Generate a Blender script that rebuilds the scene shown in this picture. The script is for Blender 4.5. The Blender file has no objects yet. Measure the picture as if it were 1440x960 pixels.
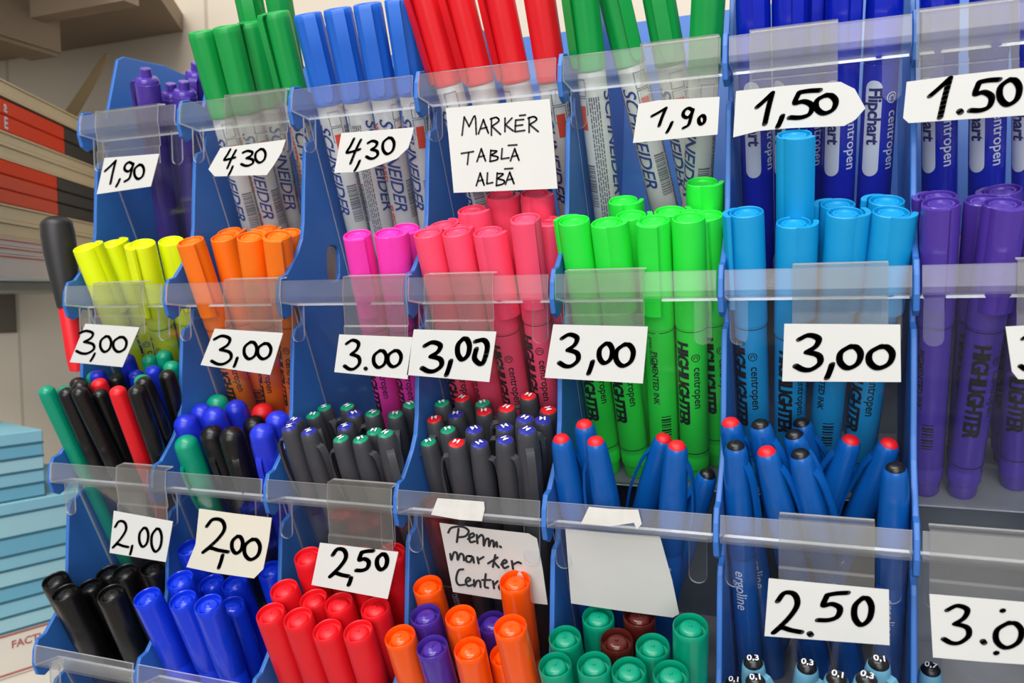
import bpy, bmesh, math, random
from mathutils import Vector, Matrix
random.seed(4)
scene = bpy.context.scene
COL = scene.collection

# ---------------------------------------------------------------- camera
Z0 = 1.30                                   # height of the top front rim of the rack
cam_d = bpy.data.cameras.new('camera')
cam_d.sensor_width = 36.0
cam_d.lens = 30.0                           # 1200 px at 1440 px width
cam_d.clip_start = 0.01
cam_d.dof.use_dof = True
cam_d.dof.focus_distance = 0.42
cam_d.dof.aperture_fstop = 13.0
cam = bpy.data.objects.new('camera', cam_d)
COL.objects.link(cam)
RIGHT = Vector((0.930256, 0.366619, -0.014630))
UP = Vector((-0.005599, 0.054053, 0.998522))
FWD = Vector((-0.366868, 0.928799, -0.052336))
M = Matrix((RIGHT, UP, -FWD)).transposed().to_4x4()
M.translation = Vector((0.453768, -0.412228, Z0 - 0.116781))
cam.matrix_world = M
scene.camera = cam

# ---------------------------------------------------------------- world, lamps, exposure
W = bpy.data.worlds.new('shop_ambient'); scene.world = W
W.use_nodes = True
bgn = W.node_tree.nodes['Background']
bgn.inputs[0].default_value = (0.97, 0.98, 1.0, 1)
bgn.inputs[1].default_value = 0.36
def area(name, loc, target, sx, sy, power, col=(1, 1, 1)):
    l = bpy.data.lights.new(name, 'AREA'); l.shape = 'RECTANGLE'
    l.size = sx; l.size_y = sy; l.energy = power; l.color = col
    o = bpy.data.objects.new(name, l); COL.objects.link(o)
    o.location = loc
    o.rotation_euler = (Vector(target) - Vector(loc)).to_track_quat('-Z', 'Y').to_euler()
    return o
area('ceiling_tube_light', (0.25, -0.85, 2.55), (0.3, 0.0, 1.1), 1.5, 0.35, 24, (1, 0.985, 0.96))
area('ceiling_tube_light', (0.7, -2.2, 2.45), (0.3, 0.0, 1.1), 1.8, 0.4, 26, (1, 0.985, 0.96))
area('ceiling_tube_light', (-0.5, -0.25, 2.6), (-0.2, 0.1, 1.1), 0.9, 0.25, 3.5, (1, 0.95, 0.88))
area('front_fill_light', (0.75, -2.7, 1.35), (0.25, 0.0, 1.1), 2.2, 1.5, 35, (0.98, 0.99, 1.0))  # added fill from behind the camera, brightens the fronts of the pen barrels
scene.view_settings.view_transform = 'Standard'
scene.view_settings.look = 'None'
scene.view_settings.exposure = -0.08
scene.view_settings.gamma = 1.0
scene.view_settings.use_curve_mapping = False
scene.cycles.transparent_max_bounces = 40
scene.cycles.max_bounces = 10

# ---------------------------------------------------------------- materials
def srgb(r, g, b):
    f = lambda c: (c / 255 / 12.92) if c / 255 <= 0.04045 else ((c / 255 + 0.055) / 1.055) ** 2.4
    return (f(r), f(g), f(b), 1)
MATS = {}
def plastic(name, rgb, rough=0.35, spec=0.5, noise=0.0, scale=30, sss=0.0):
    if name in MATS: return MATS[name]
    m = bpy.data.materials.new(name); m.use_nodes = True
    nt = m.node_tree; b = nt.nodes['Principled BSDF']
    c = srgb(*rgb)
    b.inputs['Base Color'].default_value = c
    b.inputs['Roughness'].default_value = rough
    b.inputs['Specular IOR Level'].default_value = spec
    if noise:
        n = nt.nodes.new('ShaderNodeTexNoise'); n.inputs['Scale'].default_value = scale
        n.inputs['Detail'].default_value = 5
        tc = nt.nodes.new('ShaderNodeTexCoord'); nt.links.new(tc.outputs['Object'], n.inputs['Vector'])
        r = nt.nodes.new('ShaderNodeMapRange')
        r.inputs['To Min'].default_value = 1 - noise; r.inputs['To Max'].default_value = 1 + noise
        nt.links.new(n.outputs['Fac'], r.inputs['Value'])
        mx = nt.nodes.new('ShaderNodeVectorMath'); mx.operation = 'SCALE'
        mx.inputs[0].default_value = c[:3]
        nt.links.new(r.outputs['Result'], mx.inputs['Scale'])
        nt.links.new(mx.outputs['Vector'], b.inputs['Base Color'])
    MATS[name] = m
    return m
def clear(name, tint=(0.97, 0.98, 0.99), haze=0.05, hazecol=(0.85, 0.87, 0.9), gloss=0.06, rough=0.08):
    """thin clear sheet: mostly see-through, a little milky, glossy towards grazing angles"""
    if name in MATS: return MATS[name]
    m = bpy.data.materials.new(name); m.use_nodes = True
    nt = m.node_tree; nt.nodes.clear()
    out = nt.nodes.new('ShaderNodeOutputMaterial')
    tr = nt.nodes.new('ShaderNodeBsdfTransparent'); tr.inputs[0].default_value = (*tint, 1)
    df = nt.nodes.new('ShaderNodeBsdfDiffuse'); df.inputs[0].default_value = (*hazecol, 1)
    gl = nt.nodes.new('ShaderNodeBsdfGlossy'); gl.inputs['Roughness'].default_value = rough
    lw = nt.nodes.new('ShaderNodeLayerWeight'); lw.inputs['Blend'].default_value = 0.25
    mr = nt.nodes.new('ShaderNodeMapRange')
    mr.inputs['To Min'].default_value = gloss; mr.inputs['To Max'].default_value = min(0.6, gloss + 0.28)
    nt.links.new(lw.outputs['Fresnel'], mr.inputs['Value'])
    nz = nt.nodes.new('ShaderNodeTexNoise'); nz.inputs['Scale'].default_value = 45
    tc = nt.nodes.new('ShaderNodeTexCoord'); nt.links.new(tc.outputs['Object'], nz.inputs['Vector'])
    hz = nt.nodes.new('ShaderNodeMapRange')
    hz.inputs['To Min'].default_value = haze * 0.6; hz.inputs['To Max'].default_value = haze * 1.4
    nt.links.new(nz.outputs['Fac'], hz.inputs['Value'])
    m1 = nt.nodes.new('ShaderNodeMixShader'); m2 = nt.nodes.new('ShaderNodeMixShader')
    nt.links.new(hz.outputs['Result'], m1.inputs[0])
    nt.links.new(tr.outputs[0], m1.inputs[1]); nt.links.new(df.outputs[0], m1.inputs[2])
    nt.links.new(mr.outputs['Result'], m2.inputs[0])
    nt.links.new(m1.outputs[0], m2.inputs[1]); nt.links.new(gl.outputs[0], m2.inputs[2])
    nt.links.new(m2.outputs[0], out.inputs[0])
    MATS[name] = m
    return m
RGB = {'green': (6, 154, 68), 'blue': (28, 102, 206), 'red': (226, 18, 32), 'royal_blue': (14, 36, 190), 'violet': (80, 55, 158),
       'yellow': (238, 252, 0), 'orange': (255, 120, 6), 'magenta': (255, 56, 182), 'coral_pink': (255, 76, 112), 'bright_green': (38, 230, 64),
       'cyan_blue': (6, 154, 214), 'teal_green': (0, 146, 112), 'black': (16, 15, 16), 'brown': (84, 28, 24), 'purple': (74, 44, 150),
       'pale_blue': (98, 156, 184),
       'deep_orange': (246, 86, 10), 'ultramarine': (18, 56, 214), 'ink_blue': (32, 50, 205)}
def colmat(c, rough=0.38): return plastic('plastic_' + c, RGB[c], rough)
CLEAR = clear('clear_plastic_sheet', haze=0.006, gloss=0.008)
RIM = clear('clear_plastic_rim', haze=0.045, hazecol=(0.82, 0.79, 0.76), gloss=0.035, rough=0.3)
EDGE = clear('clear_plastic_cut_edge', haze=0.55, hazecol=(0.95, 0.96, 0.97), gloss=0.15)
FLAP = clear('clear_label_holder', tint=(0.86, 0.86, 0.84), haze=0.075, hazecol=(0.58, 0.55, 0.51), gloss=0.022, rough=0.3)
RACK = plastic('rack_blue_plastic', (48, 106, 184), 0.42)
INK = plastic('black_marker_ink', (42, 42, 44), 0.7, 0.2)
PRINT_BLACK = plastic('black_print', (18, 18, 20), 0.5)
PRINT_WHITE = plastic('white_print', (225, 228, 238), 0.5)
PRINT_BLUE = plastic('dark_blue_print', (30, 62, 140), 0.5)
PRINT_RED = plastic('orange_red_print', (232, 70, 40), 0.5)
PRINT_GREY = plastic('grey_print', (110, 112, 122), 0.5)
BARREL_WHITE = plastic('white_barrel', (206, 206, 201), 0.35)
GREY_PEN = plastic('dark_grey_plastic', (62, 63, 68), 0.42)
GEL_BLUE = plastic('pen_blue_plastic', (10, 88, 170), 0.25)
PAPER = plastic('white_paper', (204, 203, 199), 0.85, 0.2, 0.03, 60)
PAPER2 = plastic('torn_white_paper', (205, 202, 196), 0.9, 0.1, 0.12, 160)

# ---------------------------------------------------------------- mesh helpers
def link(name, me, mat=None, parent=None, mats=None):
    o = bpy.data.objects.new(name, me); COL.objects.link(o)
    if mats:
        for m in mats: me.materials.append(m)
    elif mat and not me.materials: me.materials.append(mat)
    if parent: o.parent = parent
    return o
def empty(name, loc=(0, 0, 0)):
    o = bpy.data.objects.new(name, None); COL.objects.link(o); o.location = loc
    o.empty_display_size = 0.01
    return o
def tag(o, label, cat, group=None):
    o['label'] = label; o['category'] = cat
    if group: o['group'] = group
    return o
def finish(bm, name, smooth=True, ang=40):
    bmesh.ops.recalc_face_normals(bm, faces=bm.faces)
    me = bpy.data.meshes.new(name); bm.to_mesh(me); bm.free()
    if smooth:
        for p in me.polygons: p.use_smooth = True
        me.set_sharp_from_angle(angle=math.radians(ang))
    return me
def lathe(bm, prof, seg=28, mod=None, mi=0):
    """prof: list of (r, z); closed on the axis where r = 0"""
    rings = []
    for r, z in prof:
        if r < 1e-7: rings.append([bm.verts.new((0, 0, z))]); continue
        ring = []
        for i in range(seg):
            a = 2 * math.pi * i / seg
            k = mod(a, z) if mod else 1.0
            ring.append(bm.verts.new((r * k * math.cos(a), r * k * math.sin(a), z)))
        rings.append(ring)
    for A, B in zip(rings, rings[1:]):
        if len(A) == 1 and len(B) == 1: continue
        for i in range(seg):
            j = (i + 1) % seg
            if len(A) == 1: f = bm.faces.new((A[0], B[i], B[j]))
            elif len(B) == 1: f = bm.faces.new((A[i], B[0], A[j]))
            else: f = bm.faces.new((A[i], B[i], B[j], A[j]))
            f.material_index = mi
def prism(bm, pts, vec, mi=0, side=0):
    """polygon pts (3D) extruded by vec"""
    vec = Vector(vec)
    a = [bm.verts.new(p) for p in pts]; b = [bm.verts.new(Vector(p) + vec) for p in pts]
    f = bm.faces.new(a); f.material_index = mi
    f = bm.faces.new(list(reversed(b))); f.material_index = mi
    n = len(pts)
    for i in range(n):
        f = bm.faces.new((a[i], b[i], b[(i + 1) % n], a[(i + 1) % n])); f.material_index = side
def box(bm, x0, x1, y0, y1, z0, z1, mi=0):
    prism(bm, [(x0, y0, z0), (x1, y0, z0), (x1, y1, z0), (x0, y1, z0)], (0, 0, z1 - z0), mi, mi)
def strip(bm, prof, x0, x1, t):
    """(y, z) polyline thickened by t and extruded along X; end and lip faces get material 1"""
    P = [Vector(p) for p in prof]; n = len(P); L = []; Rr = []
    for i in range(n):
        d = Vector((0, 0))
        if i > 0: d += (P[i] - P[i - 1]).normalized()
        if i < n - 1: d += (P[i + 1] - P[i]).normalized()
        d.normalize(); nr = Vector((-d.y, d.x))
        L.append(P[i] + nr * t / 2); Rr.append(P[i] - nr * t / 2)
    vs = {}
    for k, x in enumerate((x0, x1)):
        vs[k] = ([bm.verts.new((x, p.x, p.y)) for p in L], [bm.verts.new((x, p.x, p.y)) for p in Rr])
    for i in range(n - 1):
        bm.faces.new((vs[0][0][i], vs[0][0][i + 1], vs[1][0][i + 1], vs[1][0][i]))
        bm.faces.new((vs[0][1][i], vs[1][1][i], vs[1][1][i + 1], vs[0][1][i + 1]))
        for k in (0, 1):
            f = bm.faces.new((vs[k][0][i], vs[k][1][i], vs[k][1][i + 1], vs[k][0][i + 1])); f.material_index = 1
    for i in (0, n - 1):
        f = bm.faces.new((vs[0][0][i], vs[1][0][i], vs[1][1][i], vs[0][1][i])); f.material_index = 1
def sweep(bm, path, wdt, thk):
    """flat bar along (y, z) path, width along X, rounded far end"""
    n = len(path); rows = []
    for i, (y, z) in enumerate(path):
        a = Vector(path[max(i - 1, 0)]); b = Vector(path[min(i + 1, n - 1)])
        d = (b - a).normalized(); nr = Vector((-d.y, d.x))
        f = 1.0 if i < n - 2 else (0.8 if i == n - 2 else 0.4)
        h = wdt / 2 * f
        row = []
        for sx, st in ((-1, -1), (-0.7, 1), (0.7, 1), (1, -1)):
            p = Vector((y, z)) + nr * thk / 2 * st
            row.append(bm.verts.new((sx * h, p.x, p.y)))
        rows.append(row)
    for A, B in zip(rows, rows[1:]):
        for i in range(4):
            bm.faces.new((A[i], A[(i + 1) % 4], B[(i + 1) % 4], B[i]))
    bm.faces.new(rows[0]); bm.faces.new(list(reversed(rows[-1])))
def text_bm(body, size, bold=0.0, shear=0.0, spacing=1.0, sx=1.0):
    c = bpy.data.curves.new('t', 'FONT'); c.body = body; c.size = size; c.offset = bold
    c.shear = shear; c.space_character = spacing; c.resolution_u = 3
    o = bpy.data.objects.new('t', c); COL.objects.link(o)
    dg = bpy.context.evaluated_depsgraph_get()
    me = bpy.data.meshes.new_from_object(o.evaluated_get(dg))
    bm = bmesh.new(); bm.from_mesh(me)
    bpy.data.meshes.remove(me); bpy.data.objects.remove(o); bpy.data.curves.remove(c)
    for v in bm.verts: v.co.x *= sx
    return bm
def bounds(bm):
    xs = [v.co.x for v in bm.verts]; ys = [v.co.y for v in bm.verts]
    return min(xs), max(xs), min(ys), max(ys)
def wrap(dst, src, r, ztop, phi0, mi=0, dr=0.00012):
    """lay flat art (x along the pen downwards, y across) on a barrel of radius r; phi 0 faces -Y"""
    x0, x1, y0, y1 = bounds(src)
    step = 0.0009; k = math.floor(y0 / step) + 1
    while k * step < y1:
        bmesh.ops.bisect_plane(src, geom=src.verts[:] + src.edges[:] + src.faces[:], plane_co=(0, k * step, 0), plane_no=(0, 1, 0)); k += 1
    ym = (y0 + y1) / 2; mp = {}
    for v in src.verts:
        a = phi0 + (v.co.y - ym) / r
        rr_ = r + dr
        mp[v.index] = dst.verts.new((rr_ * math.sin(a), -rr_ * math.cos(a), ztop - (v.co.x - x0)))
    for f in src.faces:
        nf = dst.faces.new([mp[v.index] for v in f.verts]); nf.material_index = mi
    src.free()
def rect_bm(rects):
    bm = bmesh.new()
    for x0, y0, x1, y1 in rects:
        bm.faces.new([bm.verts.new(p) for p in ((x0, y0, 0), (x1, y0, 0), (x1, y1, 0), (x0, y1, 0))])
    return bm
def idx(bm):
    bm.verts.index_update(); bm.verts.ensure_lookup_table(); return bm

# ---------------------------------------------------------------- measured pens: kind, colour, tier, pocket, base xyz, axis xyz, length, turn, sort keys
PENS=[
["flipchart_marker","violet",0,0,0.00894,0.06618,1.19282,0.2577,-0.4083,0.8757,0.1537,-70,204,96],
["flipchart_marker","violet",0,0,0.0087,0.08379,1.20103,0.27,-0.4069,0.8726,0.1405,-60,240,117],
["flipchart_marker","violet",0,0,0.02267,0.07655,1.19765,0.2915,-0.4043,0.867,0.1428,40,258,114],
["flipchart_marker","violet",0,0,0.00906,0.09791,1.20761,0.3261,-0.3995,0.8568,0.1522,20,276,88],
["whiteboard_marker","green",0,1,0.08984,0.06546,1.19248,0.0572,-0.4219,0.9048,0.1646,-150,283,44],
["whiteboard_marker","green",0,1,0.10631,0.06536,1.19243,0.0686,-0.4216,0.9042,0.1653,160,318,37],
["whiteboard_marker","green",0,1,0.10528,0.07989,1.19921,0.1052,-0.4203,0.9013,0.165,170,351,31],
["whiteboard_marker","green",0,1,0.14435,0.06546,1.19248,0.0519,-0.422,0.9051,0.1683,-28,387,17],
["whiteboard_marker","green",0,1,0.0973,0.09271,1.20519,0.1061,-0.4202,0.9012,0.1852,30,345,-22],
["whiteboard_marker","green",0,1,0.11721,0.09093,1.20435,0.1229,-0.4194,0.8994,0.1841,-60,388,-26],
["whiteboard_marker","blue",0,2,0.16911,0.06546,1.19248,0.0258,-0.4225,0.906,0.1647,35,432,19],
["whiteboard_marker","blue",0,2,0.18537,0.06546,1.19248,0.045,-0.4222,0.9054,0.165,30,474,12],
["whiteboard_marker","blue",0,2,0.20161,0.06546,1.19248,0.0603,-0.4219,0.9047,0.1652,20,516,5],
["whiteboard_marker","blue",0,2,0.21791,0.06546,1.19248,0.0774,-0.4214,0.9036,0.1654,10,560,-2],
["whiteboard_marker","blue",0,2,0.20287,0.09093,1.20435,0.139,-0.4185,0.8975,0.1474,120,585,40],
["whiteboard_marker","red",0,3,0.25967,0.06546,1.19248,-0.0836,-0.4211,0.9031,0.1684,-40,594,-16],
["whiteboard_marker","red",0,3,0.27804,0.06546,1.19248,-0.0801,-0.4213,0.9034,0.1671,-35,641,-20],
["whiteboard_marker","red",0,3,0.29413,0.06546,1.19248,-0.0452,-0.4222,0.9054,0.1657,-45,697,-26],
["whiteboard_marker","red",0,3,0.31047,0.06546,1.19248,-0.0129,-0.4226,0.9062,0.1639,170,754,-30],
["whiteboard_marker","green",0,4,0.32928,0.06546,1.19248,0.0085,-0.4226,0.9063,0.1672,-38,814,-50],
["whiteboard_marker","green",0,4,0.36279,0.07953,1.19904,-0.1342,-0.4188,0.8981,0.1656,40,853,-50],
["whiteboard_marker","green",0,4,0.37912,0.07995,1.19924,-0.0976,-0.4206,0.902,0.1632,10,917,-55],
["whiteboard_marker","green",0,4,0.37316,0.06536,1.19243,0.1257,-0.4193,0.8991,0.1593,160,999,-50],
["flipchart_marker","royal_blue",0,5,0.40925,0.06519,1.19235,0.0154,-0.4226,0.9062,0.159,20,1057,-62],
["flipchart_marker","royal_blue",0,5,0.42489,0.06519,1.19235,0.0206,-0.4225,0.9061,0.1578,25,1110,-66],
["flipchart_marker","royal_blue",0,5,0.43171,0.07796,1.19831,0.0477,-0.4221,0.9053,0.1532,10,1148,-60],
["flipchart_marker","royal_blue",0,5,0.44698,0.06519,1.19235,0.0314,-0.4224,0.9059,0.1555,30,1190,-70],
["flipchart_marker","royal_blue",0,5,0.46326,0.06519,1.19235,0.0361,-0.4223,0.9057,0.1535,-10,1249,-72],
["flipchart_marker","royal_blue",0,6,0.49591,0.06519,1.19235,-0.0468,-0.4222,0.9053,0.1528,-8,1321,-80],
["flipchart_marker","royal_blue",0,6,0.51596,0.06519,1.19235,-0.0515,-0.4221,0.9051,0.1508,12,1393,-83],
["flipchart_marker","royal_blue",0,6,0.53507,0.06519,1.19235,-0.0768,-0.4214,0.9036,0.149,25,1453,-85],
["highlighter","yellow",1,0,0.0089,0.04936,1.0852,0.0144,-0.4226,0.9062,0.1467,150,120,347],
["highlighter","yellow",1,0,0.0089,0.06387,1.09196,0.0466,-0.4222,0.9053,0.1426,160,157,342],
["highlighter","yellow",1,0,0.02933,0.0496,1.08531,0.1846,-0.4154,0.8907,0.1497,-20,200,342],
["highlighter","yellow",1,0,0.03821,0.06263,1.09138,0.1844,-0.4154,0.8908,0.1454,100,240,338],
["highlighter","orange",1,1,0.08919,0.04932,1.08518,0.0342,-0.4224,0.9058,0.1477,20,268,338],
["highlighter","orange",1,1,0.08916,0.06373,1.0919,0.1059,-0.4202,0.9012,0.1439,170,314,333],
["highlighter","orange",1,1,0.10791,0.04969,1.08535,0.193,-0.4147,0.8893,0.1511,180,352,332],
["highlighter","orange",1,1,0.12422,0.04936,1.0852,0.2088,-0.4133,0.8863,0.1518,15,390,330],
["highlighter","orange",1,1,0.13145,0.06387,1.09196,0.1338,-0.4188,0.8982,0.1451,-30,405,327],
["highlighter","orange",1,1,0.0889,0.07814,1.09862,0.0504,-0.4221,0.9052,0.1411,90,322,325],
["highlighter","orange",1,1,0.10299,0.08497,1.1018,0.0987,-0.4206,0.9019,0.1392,90,372,322],
["highlighter","magenta",1,2,0.19486,0.04936,1.0852,0.0827,-0.4212,0.9032,0.1472,20,502,329],
["highlighter","magenta",1,2,0.21106,0.04925,1.08515,0.1035,-0.4203,0.9014,0.1475,90,546,327],
["highlighter","magenta",1,2,0.20888,0.06366,1.09186,0.1323,-0.4189,0.8983,0.1446,60,570,320],
["highlighter","coral_pink",1,3,0.249,0.04936,1.0852,0.0024,-0.4226,0.9063,0.1457,180,601,327],
["highlighter","coral_pink",1,3,0.26498,0.04936,1.0852,0.0062,-0.4226,0.9063,0.1457,170,642,325],
["highlighter","coral_pink",1,3,0.28101,0.04936,1.0852,0.0153,-0.4226,0.9062,0.145,60,686,325],
["highlighter","coral_pink",1,3,0.29705,0.04936,1.0852,0.05,-0.4221,0.9052,0.1513,15,738,306],
["highlighter","coral_pink",1,3,0.29812,0.06383,1.09194,0.0877,-0.421,0.9028,0.1438,120,771,310],
["highlighter","coral_pink",1,3,0.26522,0.06386,1.09196,0.0269,-0.4225,0.906,0.1517,60,663,294],
["highlighter","coral_pink",1,3,0.24921,0.06386,1.09196,0.0084,-0.4226,0.9063,0.1438,150,622,316],
["highlighter","coral_pink",1,3,0.26616,0.07834,1.09871,0.0891,-0.4209,0.9027,0.1539,90,703,274],
["highlighter","coral_pink",1,3,0.28765,0.07499,1.09715,0.0866,-0.421,0.9029,0.1551,60,752,271],
["highlighter","bright_green",1,4,0.32898,0.04936,1.0852,0.0032,-0.4226,0.9063,0.1487,-120,807,309],
["highlighter","bright_green",1,4,0.34502,0.04936,1.0852,0.0029,-0.4226,0.9063,0.1469,75,853,312],
["highlighter","bright_green",1,4,0.36106,0.04936,1.0852,0.05,-0.4221,0.9052,0.147,-10,919,309],
["highlighter","bright_green",1,4,0.3771,0.04936,1.0852,0.051,-0.4221,0.9051,0.1476,180,968,305],
["highlighter","bright_green",1,4,0.38763,0.06266,1.0914,0.0221,-0.4225,0.9061,0.1427,-20,994,302],
["highlighter","bright_green",1,4,0.34669,0.06379,1.09192,0.0483,-0.4221,0.9052,0.1444,90,887,302],
["highlighter","bright_green",1,4,0.34089,0.0773,1.09823,0.0395,-0.4223,0.9056,0.1472,70,876,281],
["highlighter","bright_green",1,4,0.36447,0.06353,1.0918,0.0593,-0.4219,0.9047,0.1457,100,942,296],
["highlighter","bright_green",1,4,0.37828,0.07658,1.09789,0.0562,-0.422,0.9049,0.1547,65,987,255],
["highlighter","cyan_blue",1,5,0.4091,0.04936,1.0852,0.0105,-0.4226,0.9063,0.1488,-75,1050,297],
["highlighter","cyan_blue",1,5,0.42497,0.04936,1.0852,0.0403,-0.4223,0.9056,0.1429,75,1116,312],
["highlighter","cyan_blue",1,5,0.44099,0.04936,1.0852,0.0751,-0.4214,0.9037,0.1467,100,1188,298],
["highlighter","cyan_blue",1,5,0.45711,0.04936,1.0852,0.0907,-0.4209,0.9026,0.1463,60,1253,297],
["highlighter","cyan_blue",1,5,0.44207,0.06387,1.09196,0.047,-0.4222,0.9053,0.1448,-100,1178,286],
["highlighter","cyan_blue",1,5,0.45805,0.06387,1.09196,0.0763,-0.4214,0.9037,0.1456,-110,1247,281],
["highlighter","cyan_blue",1,5,0.42688,0.05075,1.12009,0.0276,-0.4225,0.906,0.147,30,1117,188],
["highlighter","violet",1,6,0.48919,0.04936,1.0852,0.0008,-0.4226,0.9063,0.1487,-15,1323,284],
["highlighter","violet",1,6,0.5052,0.04927,1.08515,0.0463,-0.4222,0.9053,0.1473,20,1411,285],
["highlighter","violet",1,6,0.50705,0.06381,1.09193,0.0001,-0.4226,0.9063,0.1433,80,1383,280],
["highlighter","violet",1,6,0.48957,0.06397,1.09201,0.001,-0.4226,0.9063,0.1459,-90,1320,275],
["highlighter","violet",1,6,0.5289,0.07586,1.09755,-0.0907,-0.4209,0.9026,0.1433,-80,1410,266],
["highlighter","violet",1,6,0.52908,0.05776,1.08911,-0.0327,-0.4224,0.9058,0.1417,20,1453,290],
["slim_fineliner","teal_green",2,0,0.00659,0.03091,0.97682,-0.0,-0.4226,0.9063,0.1731,0,62,543],
["slim_fineliner","teal_green",2,0,0.00645,0.04053,0.9813,0.001,-0.4226,0.9063,0.1668,0,87,543],
["slim_fineliner","black",2,0,0.01737,0.03079,0.97676,0.0301,-0.4224,0.9059,0.1724,0,91,546],
["slim_fineliner","black",2,0,0.03886,0.03091,0.97682,-0.0341,-0.4224,0.9058,0.1732,0,109,545],
["slim_fineliner","black",2,0,0.02762,0.04052,0.9813,0.0427,-0.4222,0.9055,0.1654,0,137,548],
["slim_fineliner","red",2,0,0.04932,0.03248,0.97755,0.0696,-0.4216,0.9041,0.1738,0,163,544],
["slim_fineliner","black",2,0,0.06249,0.03091,0.97682,0.089,-0.4209,0.9027,0.1761,0,190,543],
["slim_fineliner","black",2,0,0.07341,0.04052,0.9813,0.0,-0.4226,0.9063,0.1748,0,199,531],
["slim_fineliner","black",2,0,0.05744,0.05236,0.98682,0.1242,-0.4193,0.8993,0.1733,0,233,521],
["slim_fineliner","black",2,0,0.00657,0.05013,0.98578,0.0001,-0.4226,0.9063,0.1664,0,106,532],
["slim_fineliner","teal_green",2,0,0.00649,0.06179,0.99122,0.0005,-0.4226,0.9063,0.1636,0,129,523],
["slim_fineliner","blue",2,0,0.01498,0.05606,0.98855,0.0201,-0.4225,0.9061,0.1689,0,134,520],
["slim_fineliner","red",2,0,0.02159,0.04858,0.98506,0.0314,-0.4224,0.9059,0.1673,0,137,533],
["slim_fineliner","black",2,0,0.01714,0.04018,0.98114,0.0315,-0.4224,0.9059,0.1712,0,110,536],
["slim_fineliner","black",2,0,0.02559,0.05726,0.9891,0.0314,-0.4224,0.9059,0.1654,0,161,526],
["slim_fineliner","blue",2,0,0.0158,0.06675,0.99353,0.1257,-0.4193,0.8991,0.1631,0,190,521],
["slim_fineliner","teal_green",2,0,0.03218,0.04934,0.98541,0.1735,-0.4162,0.8926,0.1727,0,198,528],
["slim_fineliner","blue",2,0,0.03494,0.06179,0.99122,0.1343,-0.4188,0.8981,0.1701,0,213,515],
["slim_fineliner","teal_green",2,0,0.02505,0.07137,0.99568,0.1255,-0.4193,0.8991,0.1718,0,208,499],
["slim_fineliner","teal_green",2,0,0.03577,0.07136,0.99568,0.1365,-0.4187,0.8978,0.1753,0,229,493],
["slim_fineliner","teal_green",2,0,0.04565,0.06202,0.99132,0.1596,-0.4172,0.8947,0.174,0,239,509],
["slim_fineliner","blue",2,0,0.00655,0.07142,0.99571,0.1258,-0.4193,0.8991,0.1717,0,177,499],
["dome_cap_pen","blue",2,1,0.08857,0.04353,0.9827,0.0001,-0.4226,0.9063,0.1471,0,256,584],
["dome_cap_pen","teal_green",2,1,0.09647,0.03261,0.97761,0.0001,-0.4226,0.9063,0.141,-20,258,614],
["dome_cap_pen","black",2,1,0.10952,0.03852,0.98037,0.0123,-0.4226,0.9062,0.1441,10,294,600],
["dome_cap_pen","black",2,1,0.12263,0.03272,0.97766,0.0638,-0.4218,0.9045,0.1487,30,322,602],
["dome_cap_pen","blue",2,1,0.13726,0.03272,0.97766,0.111,-0.42,0.9007,0.1523,0,366,598],
["dome_cap_pen","teal_green",2,1,0.08859,0.06967,0.99489,0.0005,-0.4226,0.9063,0.1433,0,301,556],
["dome_cap_pen","blue",2,1,0.0886,0.05654,0.98877,0.0005,-0.4226,0.9063,0.1456,0,279,569],
["dome_cap_pen","blue",2,1,0.1015,0.05031,0.98587,0.0223,-0.4225,0.9061,0.1482,0,297,574],
["dome_cap_pen","blue",2,1,0.10153,0.06354,0.99203,0.0498,-0.4221,0.9052,0.1444,0,329,564],
["dome_cap_pen","red",2,1,0.11455,0.06955,0.99484,0.0499,-0.4221,0.9052,0.1381,0,366,569],
["dome_cap_pen","black",2,1,0.12425,0.05667,0.98883,0.0079,-0.4226,0.9063,0.1386,0,354,586],
["dome_cap_pen","blue",2,1,0.13281,0.04595,0.98383,0.1436,-0.4182,0.8969,0.152,0,388,580],
["roller_pen","blue",2,2,0.16689,0.04418,0.98301,0.0006,-0.4226,0.9063,0.1473,-80,413,590],
["roller_pen","blue",2,2,0.17273,0.03145,0.97707,0.0135,-0.4226,0.9062,0.1525,-85,407,600],
["roller_pen","blue",2,2,0.18588,0.03145,0.97707,0.0028,-0.4226,0.9063,0.1503,70,434,606],
["roller_pen","green",2,2,0.16683,0.06965,0.99488,0.0016,-0.4226,0.9063,0.1381,60,456,572],
["roller_pen","green",2,2,0.16837,0.05692,0.98894,0.0051,-0.4226,0.9063,0.1419,40,440,583],
["roller_pen","green",2,2,0.17874,0.06965,0.99488,0.0322,-0.4224,0.9058,0.1394,-60,488,571],
["roller_pen","blue",2,2,0.18397,0.05692,0.98894,0.0905,-0.4209,0.9026,0.1446,80,498,581],
["roller_pen","blue",2,2,0.19793,0.04418,0.98301,0.0092,-0.4226,0.9063,0.1449,-85,485,599],
["roller_pen","green",2,2,0.20666,0.03145,0.97707,-0.0102,-0.4226,0.9063,0.1468,-85,479,616],
["roller_pen","green",2,2,0.21833,0.03145,0.97707,-0.0068,-0.4226,0.9063,0.1471,75,507,617],
["roller_pen","green",2,2,0.21494,0.04418,0.98301,0.0132,-0.4226,0.9062,0.1426,-80,526,606],
["roller_pen","green",2,2,0.23022,0.03145,0.97707,0.0213,-0.4225,0.9061,0.1516,35,542,609],
["roller_pen","green",2,2,0.19728,0.05692,0.98894,0.0819,-0.4212,0.9033,0.1455,-60,524,580],
["roller_pen","green",2,2,0.20972,0.05692,0.98894,0.0942,-0.4207,0.9023,0.1454,20,556,582],
["roller_pen","green",2,2,0.20607,0.06965,0.99488,0.1341,-0.4188,0.8981,0.1437,-50,577,568],
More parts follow.
